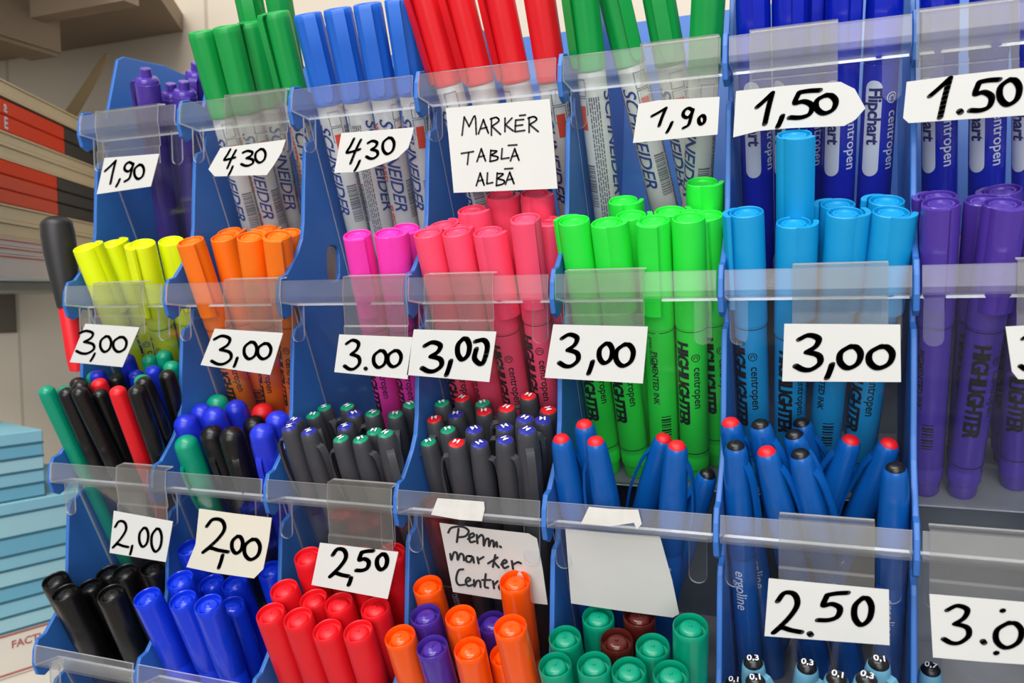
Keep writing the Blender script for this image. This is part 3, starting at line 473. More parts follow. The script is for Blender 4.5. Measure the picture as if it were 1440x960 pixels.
{"row":0,"col":3,"outline":[[0.25862,-0.0068,1.28145],[0.31556,-0.0068,1.28064],[0.31909,-0.0068,1.23645],[0.26223,-0.0068,1.23764]],"w":0.00098,"strokes":[[[0.26768,-0.0068,1.26683],[0.26907,-0.0068,1.276]],[[0.26907,-0.0068,1.276],[0.27178,-0.0068,1.27089]],[[0.27178,-0.0068,1.27089],[0.27267,-0.0068,1.27249],[0.2736,-0.0068,1.27432],[0.27444,-0.0068,1.2757],[0.27508,-0.0068,1.27595],[0.27542,-0.0068,1.27464],[0.27555,-0.0068,1.2722],[0.27561,-0.0068,1.26932],[0.2757,-0.0068,1.26666]],[[0.2769,-0.0068,1.26679],[0.2798,-0.0068,1.27373]],[[0.2798,-0.0068,1.27373],[0.28013,-0.0068,1.2728],[0.28046,-0.0068,1.27186],[0.28079,-0.0068,1.27093],[0.28112,-0.0068,1.27003],[0.28145,-0.0068,1.26917],[0.28178,-0.0068,1.26834],[0.28211,-0.0068,1.26752],[0.28244,-0.0068,1.26669]],[[0.27805,-0.0068,1.26921],[0.28166,-0.0068,1.26963]],[[0.28409,-0.0068,1.26548],[0.28424,-0.0068,1.27396]],[[0.28364,-0.0068,1.27357],[0.28449,-0.0068,1.27378],[0.28538,-0.0068,1.27403],[0.2862,-0.0068,1.2742],[0.28688,-0.0068,1.27417],[0.28749,-0.0068,1.27388],[0.28804,-0.0068,1.2734],[0.28837,-0.0068,1.27283],[0.28831,-0.0068,1.27226],[0.28772,-0.0068,1.27171],[0.28672,-0.0068,1.27112],[0.28555,-0.0068,1.27052],[0.28446,-0.0068,1.26992]],[[0.28446,-0.0068,1.26992],[0.28908,-0.0068,1.26552]],[[0.29166,-0.0068,1.27339],[0.29155,-0.0068,1.26665]],[[0.29542,-0.0068,1.27305],[0.29185,-0.0068,1.27]],[[0.29185,-0.0068,1.27],[0.29607,-0.0068,1.26661]],[[0.2974,-0.0068,1.27185],[0.29702,-0.0068,1.26615]],[[0.2974,-0.0068,1.27185],[0.3017,-0.0068,1.27179]],[[0.29707,-0.0068,1.26902],[0.30109,-0.0068,1.26918]],[[0.29702,-0.0068,1.26615],[0.30219,-0.0068,1.26636]],[[0.29963,-0.0068,1.27395],[0.30269,-0.0068,1.27395]],[[0.30455,-0.0068,1.26521],[0.30466,-0.0068,1.27255]],[[0.30408,-0.0068,1.27221],[0.30491,-0.0068,1.27238],[0.30576,-0.0068,1.27259],[0.30655,-0.0068,1.27273],[0.30721,-0.0068,1.2727],[0.3078,-0.0068,1.27244],[0.30834,-0.0068,1.27202],[0.30866,-0.0068,1.27153],[0.3086,-0.0068,1.27104],[0.30804,-0.0068,1.27056],[0.30707,-0.0068,1.27006],[0.30594,-0.0068,1.26955],[0.30489,-0.0068,1.26905]],[[0.30489,-0.0068,1.26905],[0.30937,-0.0068,1.26519]],[[0.2671,-0.0068,1.25753],[0.27394,-0.0068,1.258]],[[0.27121,-0.0068,1.25755],[0.27042,-0.0068,1.25173]],[[0.27585,-0.0068,1.2528],[0.27835,-0.0068,1.25911]],[[0.27835,-0.0068,1.25911],[0.27863,-0.0068,1.25827],[0.27891,-0.0068,1.25743],[0.2792,-0.0068,1.25659],[0.27948,-0.0068,1.25578],[0.27976,-0.0068,1.25501],[0.28005,-0.0068,1.25426],[0.28033,-0.0068,1.25352],[0.28061,-0.0068,1.25278]],[[0.27684,-0.0068,1.255],[0.27995,-0.0068,1.25542]],[[0.28363,-0.0068,1.25799],[0.28305,-0.0068,1.25228]],[[0.28362,-0.0068,1.2577],[0.2846,-0.0068,1.2576],[0.28568,-0.0068,1.25751],[0.28655,-0.0068,1.25739],[0.28691,-0.0068,1.25717],[0.28654,-0.0068,1.25682],[0.28566,-0.0068,1.25637],[0.28457,-0.0068,1.25588],[0.28358,-0.0068,1.25541]],[[0.28358,-0.0068,1.25541],[0.28462,-0.0068,1.25513],[0.28572,-0.0068,1.25486],[0.28669,-0.0068,1.25457],[0.28733,-0.0068,1.25427],[0.28758,-0.0068,1.25392],[0.28755,-0.0068,1.25354],[0.28729,-0.0068,1.25317],[0.28684,-0.0068,1.25288],[0.28612,-0.0068,1.25267],[0.28515,-0.0068,1.25253],[0.28408,-0.0068,1.25241],[0.28305,-0.0068,1.25228]],[[0.28989,-0.0068,1.25823],[0.28935,-0.0068,1.25341]],[[0.28934,-0.0068,1.25312],[0.29354,-0.0068,1.25339]],[[0.29429,-0.0068,1.25184],[0.2967,-0.0068,1.25771]],[[0.2967,-0.0068,1.25771],[0.29698,-0.0068,1.25693],[0.29725,-0.0068,1.25614],[0.29753,-0.0068,1.25536],[0.29781,-0.0068,1.25461],[0.29808,-0.0068,1.25389],[0.29836,-0.0068,1.25319],[0.29864,-0.0068,1.2525],[0.29892,-0.0068,1.25181]],[[0.29525,-0.0068,1.25389],[0.29826,-0.0068,1.25427]],[[0.29326,-0.0068,1.25961],[0.29788,-0.0068,1.25953]],[[0.27522,-0.0068,1.24052],[0.27753,-0.0068,1.24689]],[[0.27753,-0.0068,1.24689],[0.27779,-0.0068,1.24606],[0.27805,-0.0068,1.24521],[0.27831,-0.0068,1.24438],[0.27857,-0.0068,1.24357],[0.27883,-0.0068,1.2428],[0.27909,-0.0068,1.24205],[0.27935,-0.0068,1.24132],[0.27961,-0.0068,1.24058]],[[0.27614,-0.0068,1.24275],[0.279,-0.0068,1.24322]],[[0.28161,-0.0068,1.24662],[0.28117,-0.0068,1.24144]],[[0.28116,-0.0068,1.24113],[0.28437,-0.0068,1.24155]],[[0.28696,-0.0068,1.24627],[0.28638,-0.0068,1.23984]],[[0.28696,-0.0068,1.24595],[0.28793,-0.0068,1.24585],[0.28901,-0.0068,1.24577],[0.28987,-0.0068,1.24565],[0.29023,-0.0068,1.24541],[0.28986,-0.0068,1.245],[0.28898,-0.0068,1.24448],[0.2879,-0.0068,1.24391],[0.28691,-0.0068,1.24336]],[[0.28691,-0.0068,1.24336],[0.28795,-0.0068,1.24307],[0.28904,-0.0068,1.24278],[0.29001,-0.0068,1.24249],[0.29064,-0.0068,1.24216],[0.29089,-0.0068,1.24177],[0.29086,-0.0068,1.24134],[0.2906,-0.0068,1.24092],[0.29015,-0.0068,1.24058],[0.28944,-0.0068,1.24033],[0.28847,-0.0068,1.24016],[0.2874,-0.0068,1.24],[0.28638,-0.0068,1.23984]],[[0.29139,-0.0068,1.24025],[0.29382,-0.0068,1.24617]],[[0.29382,-0.0068,1.24617],[0.29409,-0.0068,1.24539],[0.29437,-0.0068,1.2446],[0.29465,-0.0068,1.24382],[0.29493,-0.0068,1.24307],[0.29521,-0.0068,1.24235],[0.29549,-0.0068,1.24165],[0.29576,-0.0068,1.24096],[0.29604,-0.0068,1.24027]],[[0.29236,-0.0068,1.24232],[0.29539,-0.0068,1.24273]],[[0.29113,-0.0068,1.24799],[0.29539,-0.0068,1.24799]]],"slope":0},
{"row":0,"col":4,"outline":[[0.36018,-0.0068,1.27396],[0.36938,-0.0068,1.27474],[0.39802,-0.0068,1.27358],[0.39702,-0.0068,1.25653],[0.35729,-0.0068,1.25577]],"w":0.00172,"strokes":[[[0.36663,-0.0068,1.26761],[0.36739,-0.0068,1.26795],[0.36815,-0.0068,1.26828],[0.36892,-0.0068,1.26862],[0.36972,-0.0068,1.26899],[0.37057,-0.0068,1.2694],[0.37145,-0.0068,1.26984],[0.37235,-0.0068,1.27029],[0.37324,-0.0068,1.27073]],[[0.37324,-0.0068,1.27073],[0.37279,-0.0068,1.26974],[0.37234,-0.0068,1.26875],[0.37189,-0.0068,1.26776],[0.37147,-0.0068,1.26676],[0.37107,-0.0068,1.26576],[0.37069,-0.0068,1.26476],[0.37032,-0.0068,1.26375],[0.36995,-0.0068,1.26275]],[[0.37605,-0.0068,1.26387],[0.3758,-0.0068,1.26332],[0.37556,-0.0068,1.26276],[0.37531,-0.0068,1.2622],[0.37503,-0.0068,1.26165],[0.37472,-0.0068,1.2611],[0.37438,-0.0068,1.26055],[0.37403,-0.0068,1.26],[0.37368,-0.0068,1.25945]],[[0.38568,-0.0068,1.26866],[0.38519,-0.0068,1.26898],[0.38469,-0.0068,1.26935],[0.3842,-0.0068,1.26964],[0.38371,-0.0068,1.26975],[0.38318,-0.0068,1.26964],[0.38261,-0.0068,1.26936],[0.3821,-0.0068,1.26898],[0.38172,-0.0068,1.26856],[0.38147,-0.0068,1.26808],[0.38131,-0.0068,1.26752],[0.38127,-0.0068,1.26695],[0.38138,-0.0068,1.26648],[0.38172,-0.0068,1.26607],[0.38223,-0.0068,1.26568],[0.38281,-0.0068,1.26542],[0.38336,-0.0068,1.26538],[0.38389,-0.0068,1.26566],[0.38444,-0.0068,1.26619],[0.38495,-0.0068,1.26679],[0.38534,-0.0068,1.26731],[0.38558,-0.0068,1.26772],[0.3857,-0.0068,1.26809],[0.38578,-0.0068,1.26845],[0.38588,-0.0068,1.26882]],[[0.38574,-0.0068,1.26865],[0.38548,-0.0068,1.26761],[0.38521,-0.0068,1.26655],[0.38494,-0.0068,1.26554],[0.38468,-0.0068,1.26462],[0.38445,-0.0068,1.26383],[0.38426,-0.0068,1.26311],[0.38402,-0.0068,1.26249],[0.38368,-0.0068,1.26196],[0.38319,-0.0068,1.26156],[0.3826,-0.0068,1.26128],[0.38197,-0.0068,1.26104],[0.38136,-0.0068,1.26078]],[[0.38992,-0.0068,1.26583],[0.38958,-0.0068,1.26558],[0.38923,-0.0068,1.26534],[0.38891,-0.0068,1.26508],[0.38868,-0.0068,1.26476],[0.38855,-0.0068,1.26435],[0.3885,-0.0068,1.26388],[0.38852,-0.0068,1.2634],[0.38861,-0.0068,1.26298],[0.38877,-0.0068,1.2626],[0.38901,-0.0068,1.26223],[0.38929,-0.0068,1.26194],[0.38958,-0.0068,1.2618],[0.38991,-0.0068,1.26182],[0.39027,-0.0068,1.26198],[0.39062,-0.0068,1.26223],[0.39089,-0.0068,1.26253],[0.39108,-0.0068,1.26291],[0.39121,-0.0068,1.26338],[0.39128,-0.0068,1.26388],[0.39128,-0.0068,1.26431],[0.3912,-0.0068,1.26471],[0.39104,-0.0068,1.26509],[0.39084,-0.0068,1.26541],[0.39064,-0.0068,1.26564],[0.39043,-0.0068,1.26574],[0.39021,-0.0068,1.26574],[0.38998,-0.0068,1.2657],[0.38976,-0.0068,1.26568]]],"slope":0,"flap":[0.36093,0.39721,1.25623]},
{"row":0,"col":5,"outline":[[0.40535,-0.0068,1.27542],[0.42854,-0.0068,1.27559],[0.44988,-0.0068,1.27493],[0.45567,-0.0068,1.27127],[0.46002,-0.0068,1.26262],[0.45604,-0.0068,1.2581],[0.45143,-0.0068,1.25574],[0.42858,-0.0068,1.25676],[0.41538,-0.0068,1.25661],[0.40406,-0.0068,1.25466]],"w":0.00253,"strokes":[[[0.41475,-0.0068,1.26738],[0.4155,-0.0068,1.26797],[0.41624,-0.0068,1.26856],[0.417,-0.0068,1.26916],[0.41779,-0.0068,1.26982],[0.41862,-0.0068,1.27054],[0.41949,-0.0068,1.27131],[0.42036,-0.0068,1.2721],[0.42123,-0.0068,1.27288]],[[0.42123,-0.0068,1.27288],[0.4208,-0.0068,1.27122],[0.42036,-0.0068,1.26957],[0.41993,-0.0068,1.26791],[0.41952,-0.0068,1.26625],[0.41914,-0.0068,1.26458],[0.41877,-0.0068,1.26291],[0.41842,-0.0068,1.26124],[0.41806,-0.0068,1.25956]],[[0.42559,-0.0068,1.26237],[0.42539,-0.0068,1.2618],[0.4252,-0.0068,1.26123],[0.425,-0.0068,1.26065],[0.42477,-0.0068,1.26008],[0.42452,-0.0068,1.25951],[0.42424,-0.0068,1.25895],[0.42396,-0.0068,1.25838],[0.42368,-0.0068,1.25781]],[[0.4414,-0.0068,1.2721],[0.44022,-0.0068,1.27217],[0.43903,-0.0068,1.27225],[0.43786,-0.0068,1.27231],[0.43673,-0.0068,1.27233],[0.43568,-0.0068,1.27229],[0.43467,-0.0068,1.27221],[0.43369,-0.0068,1.2721],[0.43269,-0.0068,1.27201]],[[0.43269,-0.0068,1.27201],[0.43213,-0.0068,1.27082],[0.43148,-0.0068,1.26956],[0.43099,-0.0068,1.26843],[0.43095,-0.0068,1.26767],[0.43151,-0.0068,1.26747],[0.43252,-0.0068,1.26766],[0.43369,-0.0068,1.26792],[0.43473,-0.0068,1.26792],[0.4357,-0.0068,1.26758],[0.43671,-0.0068,1.26708],[0.43756,-0.0068,1.26646],[0.43809,-0.0068,1.26577],[0.43823,-0.0068,1.26493],[0.43807,-0.0068,1.26394],[0.4377,-0.0068,1.26298],[0.43717,-0.0068,1.26222],[0.43645,-0.0068,1.26171],[0.43552,-0.0068,1.26135],[0.43448,-0.0068,1.26112],[0.4334,-0.0068,1.26098],[0.43228,-0.0068,1.26096],[0.43109,-0.0068,1.26108],[0.42986,-0.0068,1.26126],[0.42865,-0.0068,1.2614]],[[0.44392,-0.0068,1.26983],[0.44291,-0.0068,1.26937],[0.44185,-0.0068,1.26894],[0.4409,-0.0068,1.26846],[0.44022,-0.0068,1.26785],[0.43986,-0.0068,1.26706],[0.43972,-0.0068,1.26613],[0.43979,-0.0068,1.26519],[0.44004,-0.0068,1.26435],[0.44054,-0.0068,1.26358],[0.44126,-0.0068,1.26282],[0.44211,-0.0068,1.26222],[0.44298,-0.0068,1.2619],[0.44395,-0.0068,1.26192],[0.44503,-0.0068,1.26219],[0.44605,-0.0068,1.26265],[0.44685,-0.0068,1.26322],[0.4474,-0.0068,1.26395],[0.44778,-0.0068,1.26487],[0.44798,-0.0068,1.26582],[0.44799,-0.0068,1.26669],[0.44774,-0.0068,1.26747],[0.44725,-0.0068,1.26823],[0.44665,-0.0068,1.26889],[0.44605,-0.0068,1.26937],[0.44544,-0.0068,1.26959],[0.44478,-0.0068,1.26962],[0.4441,-0.0068,1.26956],[0.44343,-0.0068,1.26955]]],"slope":0,"flap":[0.41119,0.4487,1.25937]},
{"row":0,"col":6,"outline":[[0.4762,-0.0068,1.27218],[0.49643,-0.0068,1.27299],[0.52714,-0.0068,1.27337],[0.52745,-0.0068,1.25404],[0.47718,-0.0068,1.25472],[0.47495,-0.0068,1.25702]],"w":0.00249,"strokes":[[[0.48527,-0.0068,1.26538],[0.48613,-0.0068,1.26609],[0.48698,-0.0068,1.26679],[0.48784,-0.0068,1.26751],[0.48874,-0.0068,1.26829],[0.48969,-0.0068,1.26915],[0.49067,-0.0068,1.27006],[0.49167,-0.0068,1.271],[0.49266,-0.0068,1.27193]],[[0.49266,-0.0068,1.27193],[0.49218,-0.0068,1.26996],[0.4917,-0.0068,1.26799],[0.49122,-0.0068,1.26601],[0.49077,-0.0068,1.26403],[0.49035,-0.0068,1.26204],[0.48995,-0.0068,1.26004],[0.48956,-0.0068,1.25805],[0.48916,-0.0068,1.25605]],[[0.4963,-0.0068,1.25811],[0.49691,-0.0068,1.25735]],[[0.5108,-0.0068,1.26943],[0.50982,-0.0068,1.26948],[0.50883,-0.0068,1.26954],[0.50786,-0.0068,1.26958],[0.50692,-0.0068,1.26958],[0.50605,-0.0068,1.26952],[0.50522,-0.0068,1.26941],[0.5044,-0.0068,1.26929],[0.50358,-0.0068,1.26917]],[[0.50358,-0.0068,1.26917],[0.50312,-0.0068,1.26791],[0.50259,-0.0068,1.26657],[0.5022,-0.0068,1.26538],[0.50217,-0.0068,1.26457],[0.50265,-0.0068,1.26437],[0.50348,-0.0068,1.26459],[0.50444,-0.0068,1.26488],[0.50531,-0.0068,1.2649],[0.50612,-0.0068,1.26456],[0.50696,-0.0068,1.26406],[0.50768,-0.0068,1.26342],[0.50812,-0.0068,1.26271],[0.50824,-0.0068,1.26182],[0.50813,-0.0068,1.26078],[0.50782,-0.0068,1.25976],[0.50739,-0.0068,1.25895],[0.5068,-0.0068,1.2584],[0.50604,-0.0068,1.258],[0.50517,-0.0068,1.25774],[0.50428,-0.0068,1.25757],[0.50335,-0.0068,1.25754],[0.50236,-0.0068,1.25765],[0.50134,-0.0068,1.25781],[0.50034,-0.0068,1.25794]],[[0.51452,-0.0068,1.26911],[0.51365,-0.0068,1.26849],[0.51274,-0.0068,1.2679],[0.51193,-0.0068,1.26725],[0.51135,-0.0068,1.26646],[0.51104,-0.0068,1.26543],[0.51093,-0.0068,1.26425],[0.511,-0.0068,1.26304],[0.51124,-0.0068,1.26198],[0.51167,-0.0068,1.26101],[0.51231,-0.0068,1.26008],[0.51305,-0.0068,1.25934],[0.51381,-0.0068,1.25896],[0.51465,-0.0068,1.25901],[0.51559,-0.0068,1.2594],[0.51647,-0.0068,1.26002],[0.51715,-0.0068,1.26077],[0.51762,-0.0068,1.26173],[0.51794,-0.0068,1.26291],[0.5181,-0.0068,1.26414],[0.51809,-0.0068,1.26524],[0.51786,-0.0068,1.26623],[0.51743,-0.0068,1.26719],[0.5169,-0.0068,1.26801],[0.51637,-0.0068,1.2686],[0.51584,-0.0068,1.26886],[0.51527,-0.0068,1.26887],[0.51468,-0.0068,1.26877],[0.5141,-0.0068,1.26873]]],"slope":0,"flap":[0.47982,0.51811,1.25685]},
{"row":1,"col":0,"outline":[[0.01976,-0.02281,1.17059],[0.06255,-0.02281,1.16839],[0.04807,-0.02281,1.14446],[0.0055,-0.02281,1.14684]],"w":0.00209,"strokes":[[[0.01428,-0.02281,1.16455],[0.01574,-0.02281,1.16505],[0.01721,-0.02281,1.16559],[0.01866,-0.02281,1.16603],[0.0201,-0.02281,1.16624],[0.02169,-0.02281,1.16615],[0.02338,-0.02281,1.16584],[0.02483,-0.02281,1.16539],[0.02571,-0.02281,1.16486],[0.02586,-0.02281,1.16419],[0.0255,-0.02281,1.16338],[0.0248,-0.02281,1.16254],[0.02392,-0.02281,1.1618],[0.02281,-0.02281,1.16118],[0.02141,-0.02281,1.16062],[0.01989,-0.02281,1.16009],[0.01843,-0.02281,1.15954]],[[0.01843,-0.02281,1.15954],[0.02031,-0.02281,1.15924],[0.02229,-0.02281,1.15897],[0.02406,-0.02281,1.15865],[0.02535,-0.02281,1.15819],[0.02608,-0.02281,1.15754],[0.02641,-0.02281,1.15674],[0.02637,-0.02281,1.15591],[0.02599,-0.02281,1.15514],[0.02514,-0.02281,1.15441],[0.02384,-0.02281,1.15368],[0.02236,-0.02281,1.15305],[0.02099,-0.02281,1.15258],[0.01974,-0.02281,1.15233],[0.0185,-0.02281,1.15223],[0.01727,-0.02281,1.15227],[0.01607,-0.02281,1.15239],[0.01491,-0.02281,1.15265],[0.01379,-0.02281,1.15303],[0.01267,-0.02281,1.15347],[0.01155,-0.02281,1.15389]],[[0.02654,-0.02281,1.15236],[0.02617,-0.02281,1.15182],[0.02581,-0.02281,1.15127],[0.02544,-0.02281,1.15072],[0.02503,-0.02281,1.15017],[0.02457,-0.02281,1.14962],[0.02408,-0.02281,1.14907],[0.02356,-0.02281,1.14852],[0.02306,-0.02281,1.14797]],[[0.03604,-0.02281,1.16304],[0.03495,-0.02281,1.16238],[0.03379,-0.02281,1.16173],[0.03275,-0.02281,1.16105],[0.03199,-0.02281,1.16025],[0.03155,-0.02281,1.15926],[0.03134,-0.02281,1.15814],[0.03135,-0.02281,1.15703],[0.03156,-0.02281,1.15607],[0.03203,-0.02281,1.15521],[0.03275,-0.02281,1.1544],[0.03361,-0.02281,1.15379],[0.03452,-0.02281,1.15351],[0.03554,-0.02281,1.15365],[0.03671,-0.02281,1.1541],[0.03783,-0.02281,1.15477],[0.03872,-0.02281,1.15554],[0.03935,-0.02281,1.15647],[0.03982,-0.02281,1.15761],[0.0401,-0.02281,1.15877],[0.04016,-0.02281,1.1598],[0.03994,-0.02281,1.1607],[0.03948,-0.02281,1.16155],[0.03889,-0.02281,1.16226],[0.03828,-0.02281,1.16275],[0.03765,-0.02281,1.16294],[0.03695,-0.02281,1.16289],[0.03622,-0.02281,1.16274],[0.03551,-0.02281,1.16264]],[[0.04731,-0.02281,1.16266],[0.046,-0.02281,1.16203],[0.04462,-0.02281,1.16142],[0.04338,-0.02281,1.16076],[0.04248,-0.02281,1.16],[0.04196,-0.02281,1.15907],[0.04172,-0.02281,1.15801],[0.04175,-0.02281,1.15695],[0.04202,-0.02281,1.15604],[0.04261,-0.02281,1.15522],[0.04348,-0.02281,1.15446],[0.04452,-0.02281,1.15388],[0.04562,-0.02281,1.15362],[0.04685,-0.02281,1.15374],[0.04825,-0.02281,1.15418],[0.04959,-0.02281,1.15481],[0.05064,-0.02281,1.15554],[0.05138,-0.02281,1.15644],[0.05193,-0.02281,1.15751],[0.05225,-0.02281,1.15862],[0.05231,-0.02281,1.15959],[0.05204,-0.02281,1.16044],[0.05147,-0.02281,1.16125],[0.05074,-0.02281,1.16192],[0.05,-0.02281,1.16239],[0.04924,-0.02281,1.16257],[0.0484,-0.02281,1.16252],[0.04753,-0.02281,1.16238],[0.04667,-0.02281,1.16228]]],"slope":0,"flap":[0.02627,0.06554,1.15978]},
{"row":1,"col":1,"outline":[[0.11821,-0.02281,1.16755],[0.16483,-0.02281,1.16521],[0.1555,-0.02281,1.1419],[0.10716,-0.02281,1.14668]],"w":0.00221,"strokes":[[[0.11779,-0.02281,1.16155],[0.11918,-0.02281,1.16213],[0.12057,-0.02281,1.16276],[0.12195,-0.02281,1.16328],[0.12332,-0.02281,1.16352],[0.12484,-0.02281,1.16341],[0.12645,-0.02281,1.16306],[0.12783,-0.02281,1.16254],[0.12867,-0.02281,1.16192],[0.12882,-0.02281,1.16115],[0.12848,-0.02281,1.16021],[0.12782,-0.02281,1.15924],[0.12699,-0.02281,1.15837],[0.12593,-0.02281,1.15765],[0.1246,-0.02281,1.157],[0.12316,-0.02281,1.15638],[0.12177,-0.02281,1.15574]],[[0.12177,-0.02281,1.15574],[0.12356,-0.02281,1.1554],[0.12544,-0.02281,1.15509],[0.12714,-0.02281,1.15472],[0.12836,-0.02281,1.15419],[0.12906,-0.02281,1.15343],[0.12938,-0.02281,1.15251],[0.12935,-0.02281,1.15154],[0.12899,-0.02281,1.15065],[0.12818,-0.02281,1.14981],[0.12695,-0.02281,1.14896],[0.12555,-0.02281,1.14822],[0.12424,-0.02281,1.14768],[0.12305,-0.02281,1.14738],[0.12187,-0.02281,1.14727],[0.1207,-0.02281,1.1473],[0.11956,-0.02281,1.14744],[0.11845,-0.02281,1.14774],[0.11738,-0.02281,1.14818],[0.11631,-0.02281,1.14869],[0.11524,-0.02281,1.14917]],[[0.13342,-0.02281,1.15111],[0.13318,-0.02281,1.15051],[0.13295,-0.02281,1.1499],[0.1327,-0.02281,1.14929],[0.13243,-0.02281,1.14869],[0.13214,-0.02281,1.14808],[0.13181,-0.02281,1.14747],[0.13148,-0.02281,1.14686],[0.13115,-0.02281,1.14625]],[[0.14292,-0.02281,1.1602],[0.14184,-0.02281,1.15953],[0.1407,-0.02281,1.15887],[0.13967,-0.02281,1.15818],[0.13892,-0.02281,1.15738],[0.1385,-0.02281,1.15639],[0.1383,-0.02281,1.15526],[0.13833,-0.02281,1.15414],[0.13856,-0.02281,1.15318],[0.13904,-0.02281,1.15231],[0.13977,-0.02281,1.1515],[0.14063,-0.02281,1.15089],[0.14154,-0.02281,1.15061],[0.14256,-0.02281,1.15075],[0.14372,-0.02281,1.15121],[0.14483,-0.02281,1.15188],[0.1457,-0.02281,1.15266],[0.14631,-0.02281,1.1536],[0.14676,-0.02281,1.15475],[0.14703,-0.02281,1.15592],[0.14707,-0.02281,1.15695],[0.14684,-0.02281,1.15785],[0.14637,-0.02281,1.1587],[0.14577,-0.02281,1.15942],[0.14515,-0.02281,1.15991],[0.14452,-0.02281,1.1601],[0.14383,-0.02281,1.16005],[0.1431,-0.02281,1.1599],[0.1424,-0.02281,1.15979]],[[0.1523,-0.02281,1.15948],[0.15119,-0.02281,1.15886],[0.15001,-0.02281,1.15827],[0.14896,-0.02281,1.15763],[0.14819,-0.02281,1.1569],[0.14776,-0.02281,1.15599],[0.14756,-0.02281,1.15496],[0.14759,-0.02281,1.15394],[0.14784,-0.02281,1.15306],[0.14834,-0.02281,1.15227],[0.14909,-0.02281,1.15153],[0.14999,-0.02281,1.15097],[0.15093,-0.02281,1.15072],[0.15198,-0.02281,1.15085],[0.15318,-0.02281,1.15127],[0.15432,-0.02281,1.15189],[0.15521,-0.02281,1.1526],[0.15584,-0.02281,1.15346],[0.1563,-0.02281,1.1545],[0.15656,-0.02281,1.15557],[0.15661,-0.02281,1.15651],[0.15637,-0.02281,1.15734],[0.15587,-0.02281,1.15812],[0.15525,-0.02281,1.15877],[0.15461,-0.02281,1.15922],[0.15396,-0.02281,1.15939],[0.15324,-0.02281,1.15934],[0.15249,-0.02281,1.1592],[0.15176,-0.02281,1.15911]]],"slope":0,"flap":[0.12496,0.16329,1.15634]},
{"row":1,"col":2,"outline":[[0.20086,-0.02281,1.16452],[0.24488,-0.02281,1.16317],[0.24146,-0.02281,1.14141],[0.19714,-0.02281,1.14427]],"w":0.00221,"strokes":[[[0.2054,-0.02281,1.15964],[0.20634,-0.02281,1.16019],[0.20728,-0.02281,1.1608],[0.20821,-0.02281,1.16129],[0.20914,-0.02281,1.16152],[0.21017,-0.02281,1.16142],[0.21126,-0.02281,1.16109],[0.2122,-0.02281,1.16059],[0.21276,-0.02281,1.16],[0.21287,-0.02281,1.15926],[0.21264,-0.02281,1.15835],[0.21219,-0.02281,1.15742],[0.21162,-0.02281,1.15659],[0.21091,-0.02281,1.1559],[0.21001,-0.02281,1.15527],[0.20903,-0.02281,1.15468],[0.20809,-0.02281,1.15407]],[[0.20809,-0.02281,1.15407],[0.2093,-0.02281,1.15374],[0.21058,-0.02281,1.15344],[0.21173,-0.02281,1.15308],[0.21256,-0.02281,1.15257],[0.21303,-0.02281,1.15184],[0.21325,-0.02281,1.15096],[0.21323,-0.02281,1.15003],[0.21298,-0.02281,1.14917],[0.21244,-0.02281,1.14836],[0.2116,-0.02281,1.14756],[0.21065,-0.02281,1.14684],[0.20976,-0.02281,1.14633],[0.20896,-0.02281,1.14605],[0.20816,-0.02281,1.14594],[0.20737,-0.02281,1.14598],[0.2066,-0.02281,1.14612],[0.20585,-0.02281,1.1464],[0.20512,-0.02281,1.14684],[0.2044,-0.02281,1.14733],[0.20368,-0.02281,1.14779]],[[0.21647,-0.02281,1.14682],[0.21708,-0.02281,1.14622]],[[0.22562,-0.02281,1.1562],[0.22468,-0.02281,1.15557],[0.22369,-0.02281,1.15495],[0.22279,-0.02281,1.1543],[0.22214,-0.02281,1.15355],[0.22178,-0.02281,1.15261],[0.22162,-0.02281,1.15156],[0.22165,-0.02281,1.15051],[0.22186,-0.02281,1.14961],[0.22229,-0.02281,1.1488],[0.22293,-0.02281,1.14804],[0.2237,-0.02281,1.14747],[0.22449,-0.02281,1.14722],[0.22539,-0.02281,1.14734],[0.2264,-0.02281,1.14778],[0.22737,-0.02281,1.14841],[0.22812,-0.02281,1.14914],[0.22865,-0.02281,1.15003],[0.22904,-0.02281,1.1511],[0.22926,-0.02281,1.1522],[0.22929,-0.02281,1.15316],[0.22909,-0.02281,1.15401],[0.22866,-0.02281,1.15481],[0.22813,-0.02281,1.15548],[0.22758,-0.02281,1.15594],[0.22703,-0.02281,1.15611],[0.22642,-0.02281,1.15606],[0.22579,-0.02281,1.15592],[0.22517,-0.02281,1.15582]],[[0.2343,-0.02281,1.15629],[0.23333,-0.02281,1.15568],[0.2323,-0.02281,1.1551],[0.23138,-0.02281,1.15448],[0.23071,-0.02281,1.15376],[0.23034,-0.02281,1.15287],[0.23018,-0.02281,1.15186],[0.23021,-0.02281,1.15087],[0.23043,-0.02281,1.15],[0.23088,-0.02281,1.14923],[0.23155,-0.02281,1.14851],[0.23234,-0.02281,1.14797],[0.23316,-0.02281,1.14773],[0.23409,-0.02281,1.14785],[0.23513,-0.02281,1.14826],[0.23613,-0.02281,1.14887],[0.2369,-0.02281,1.14956],[0.23745,-0.02281,1.15041],[0.23785,-0.02281,1.15143],[0.23807,-0.02281,1.15248],[0.2381,-0.02281,1.1534],[0.23788,-0.02281,1.15421],[0.23744,-0.02281,1.15496],[0.23689,-0.02281,1.1556],[0.23633,-0.02281,1.15604],[0.23575,-0.02281,1.15621],[0.23512,-0.02281,1.15616],[0.23447,-0.02281,1.15602],[0.23383,-0.02281,1.15593]]],"slope":0,"flap":[0.20342,0.24155,1.15327]},
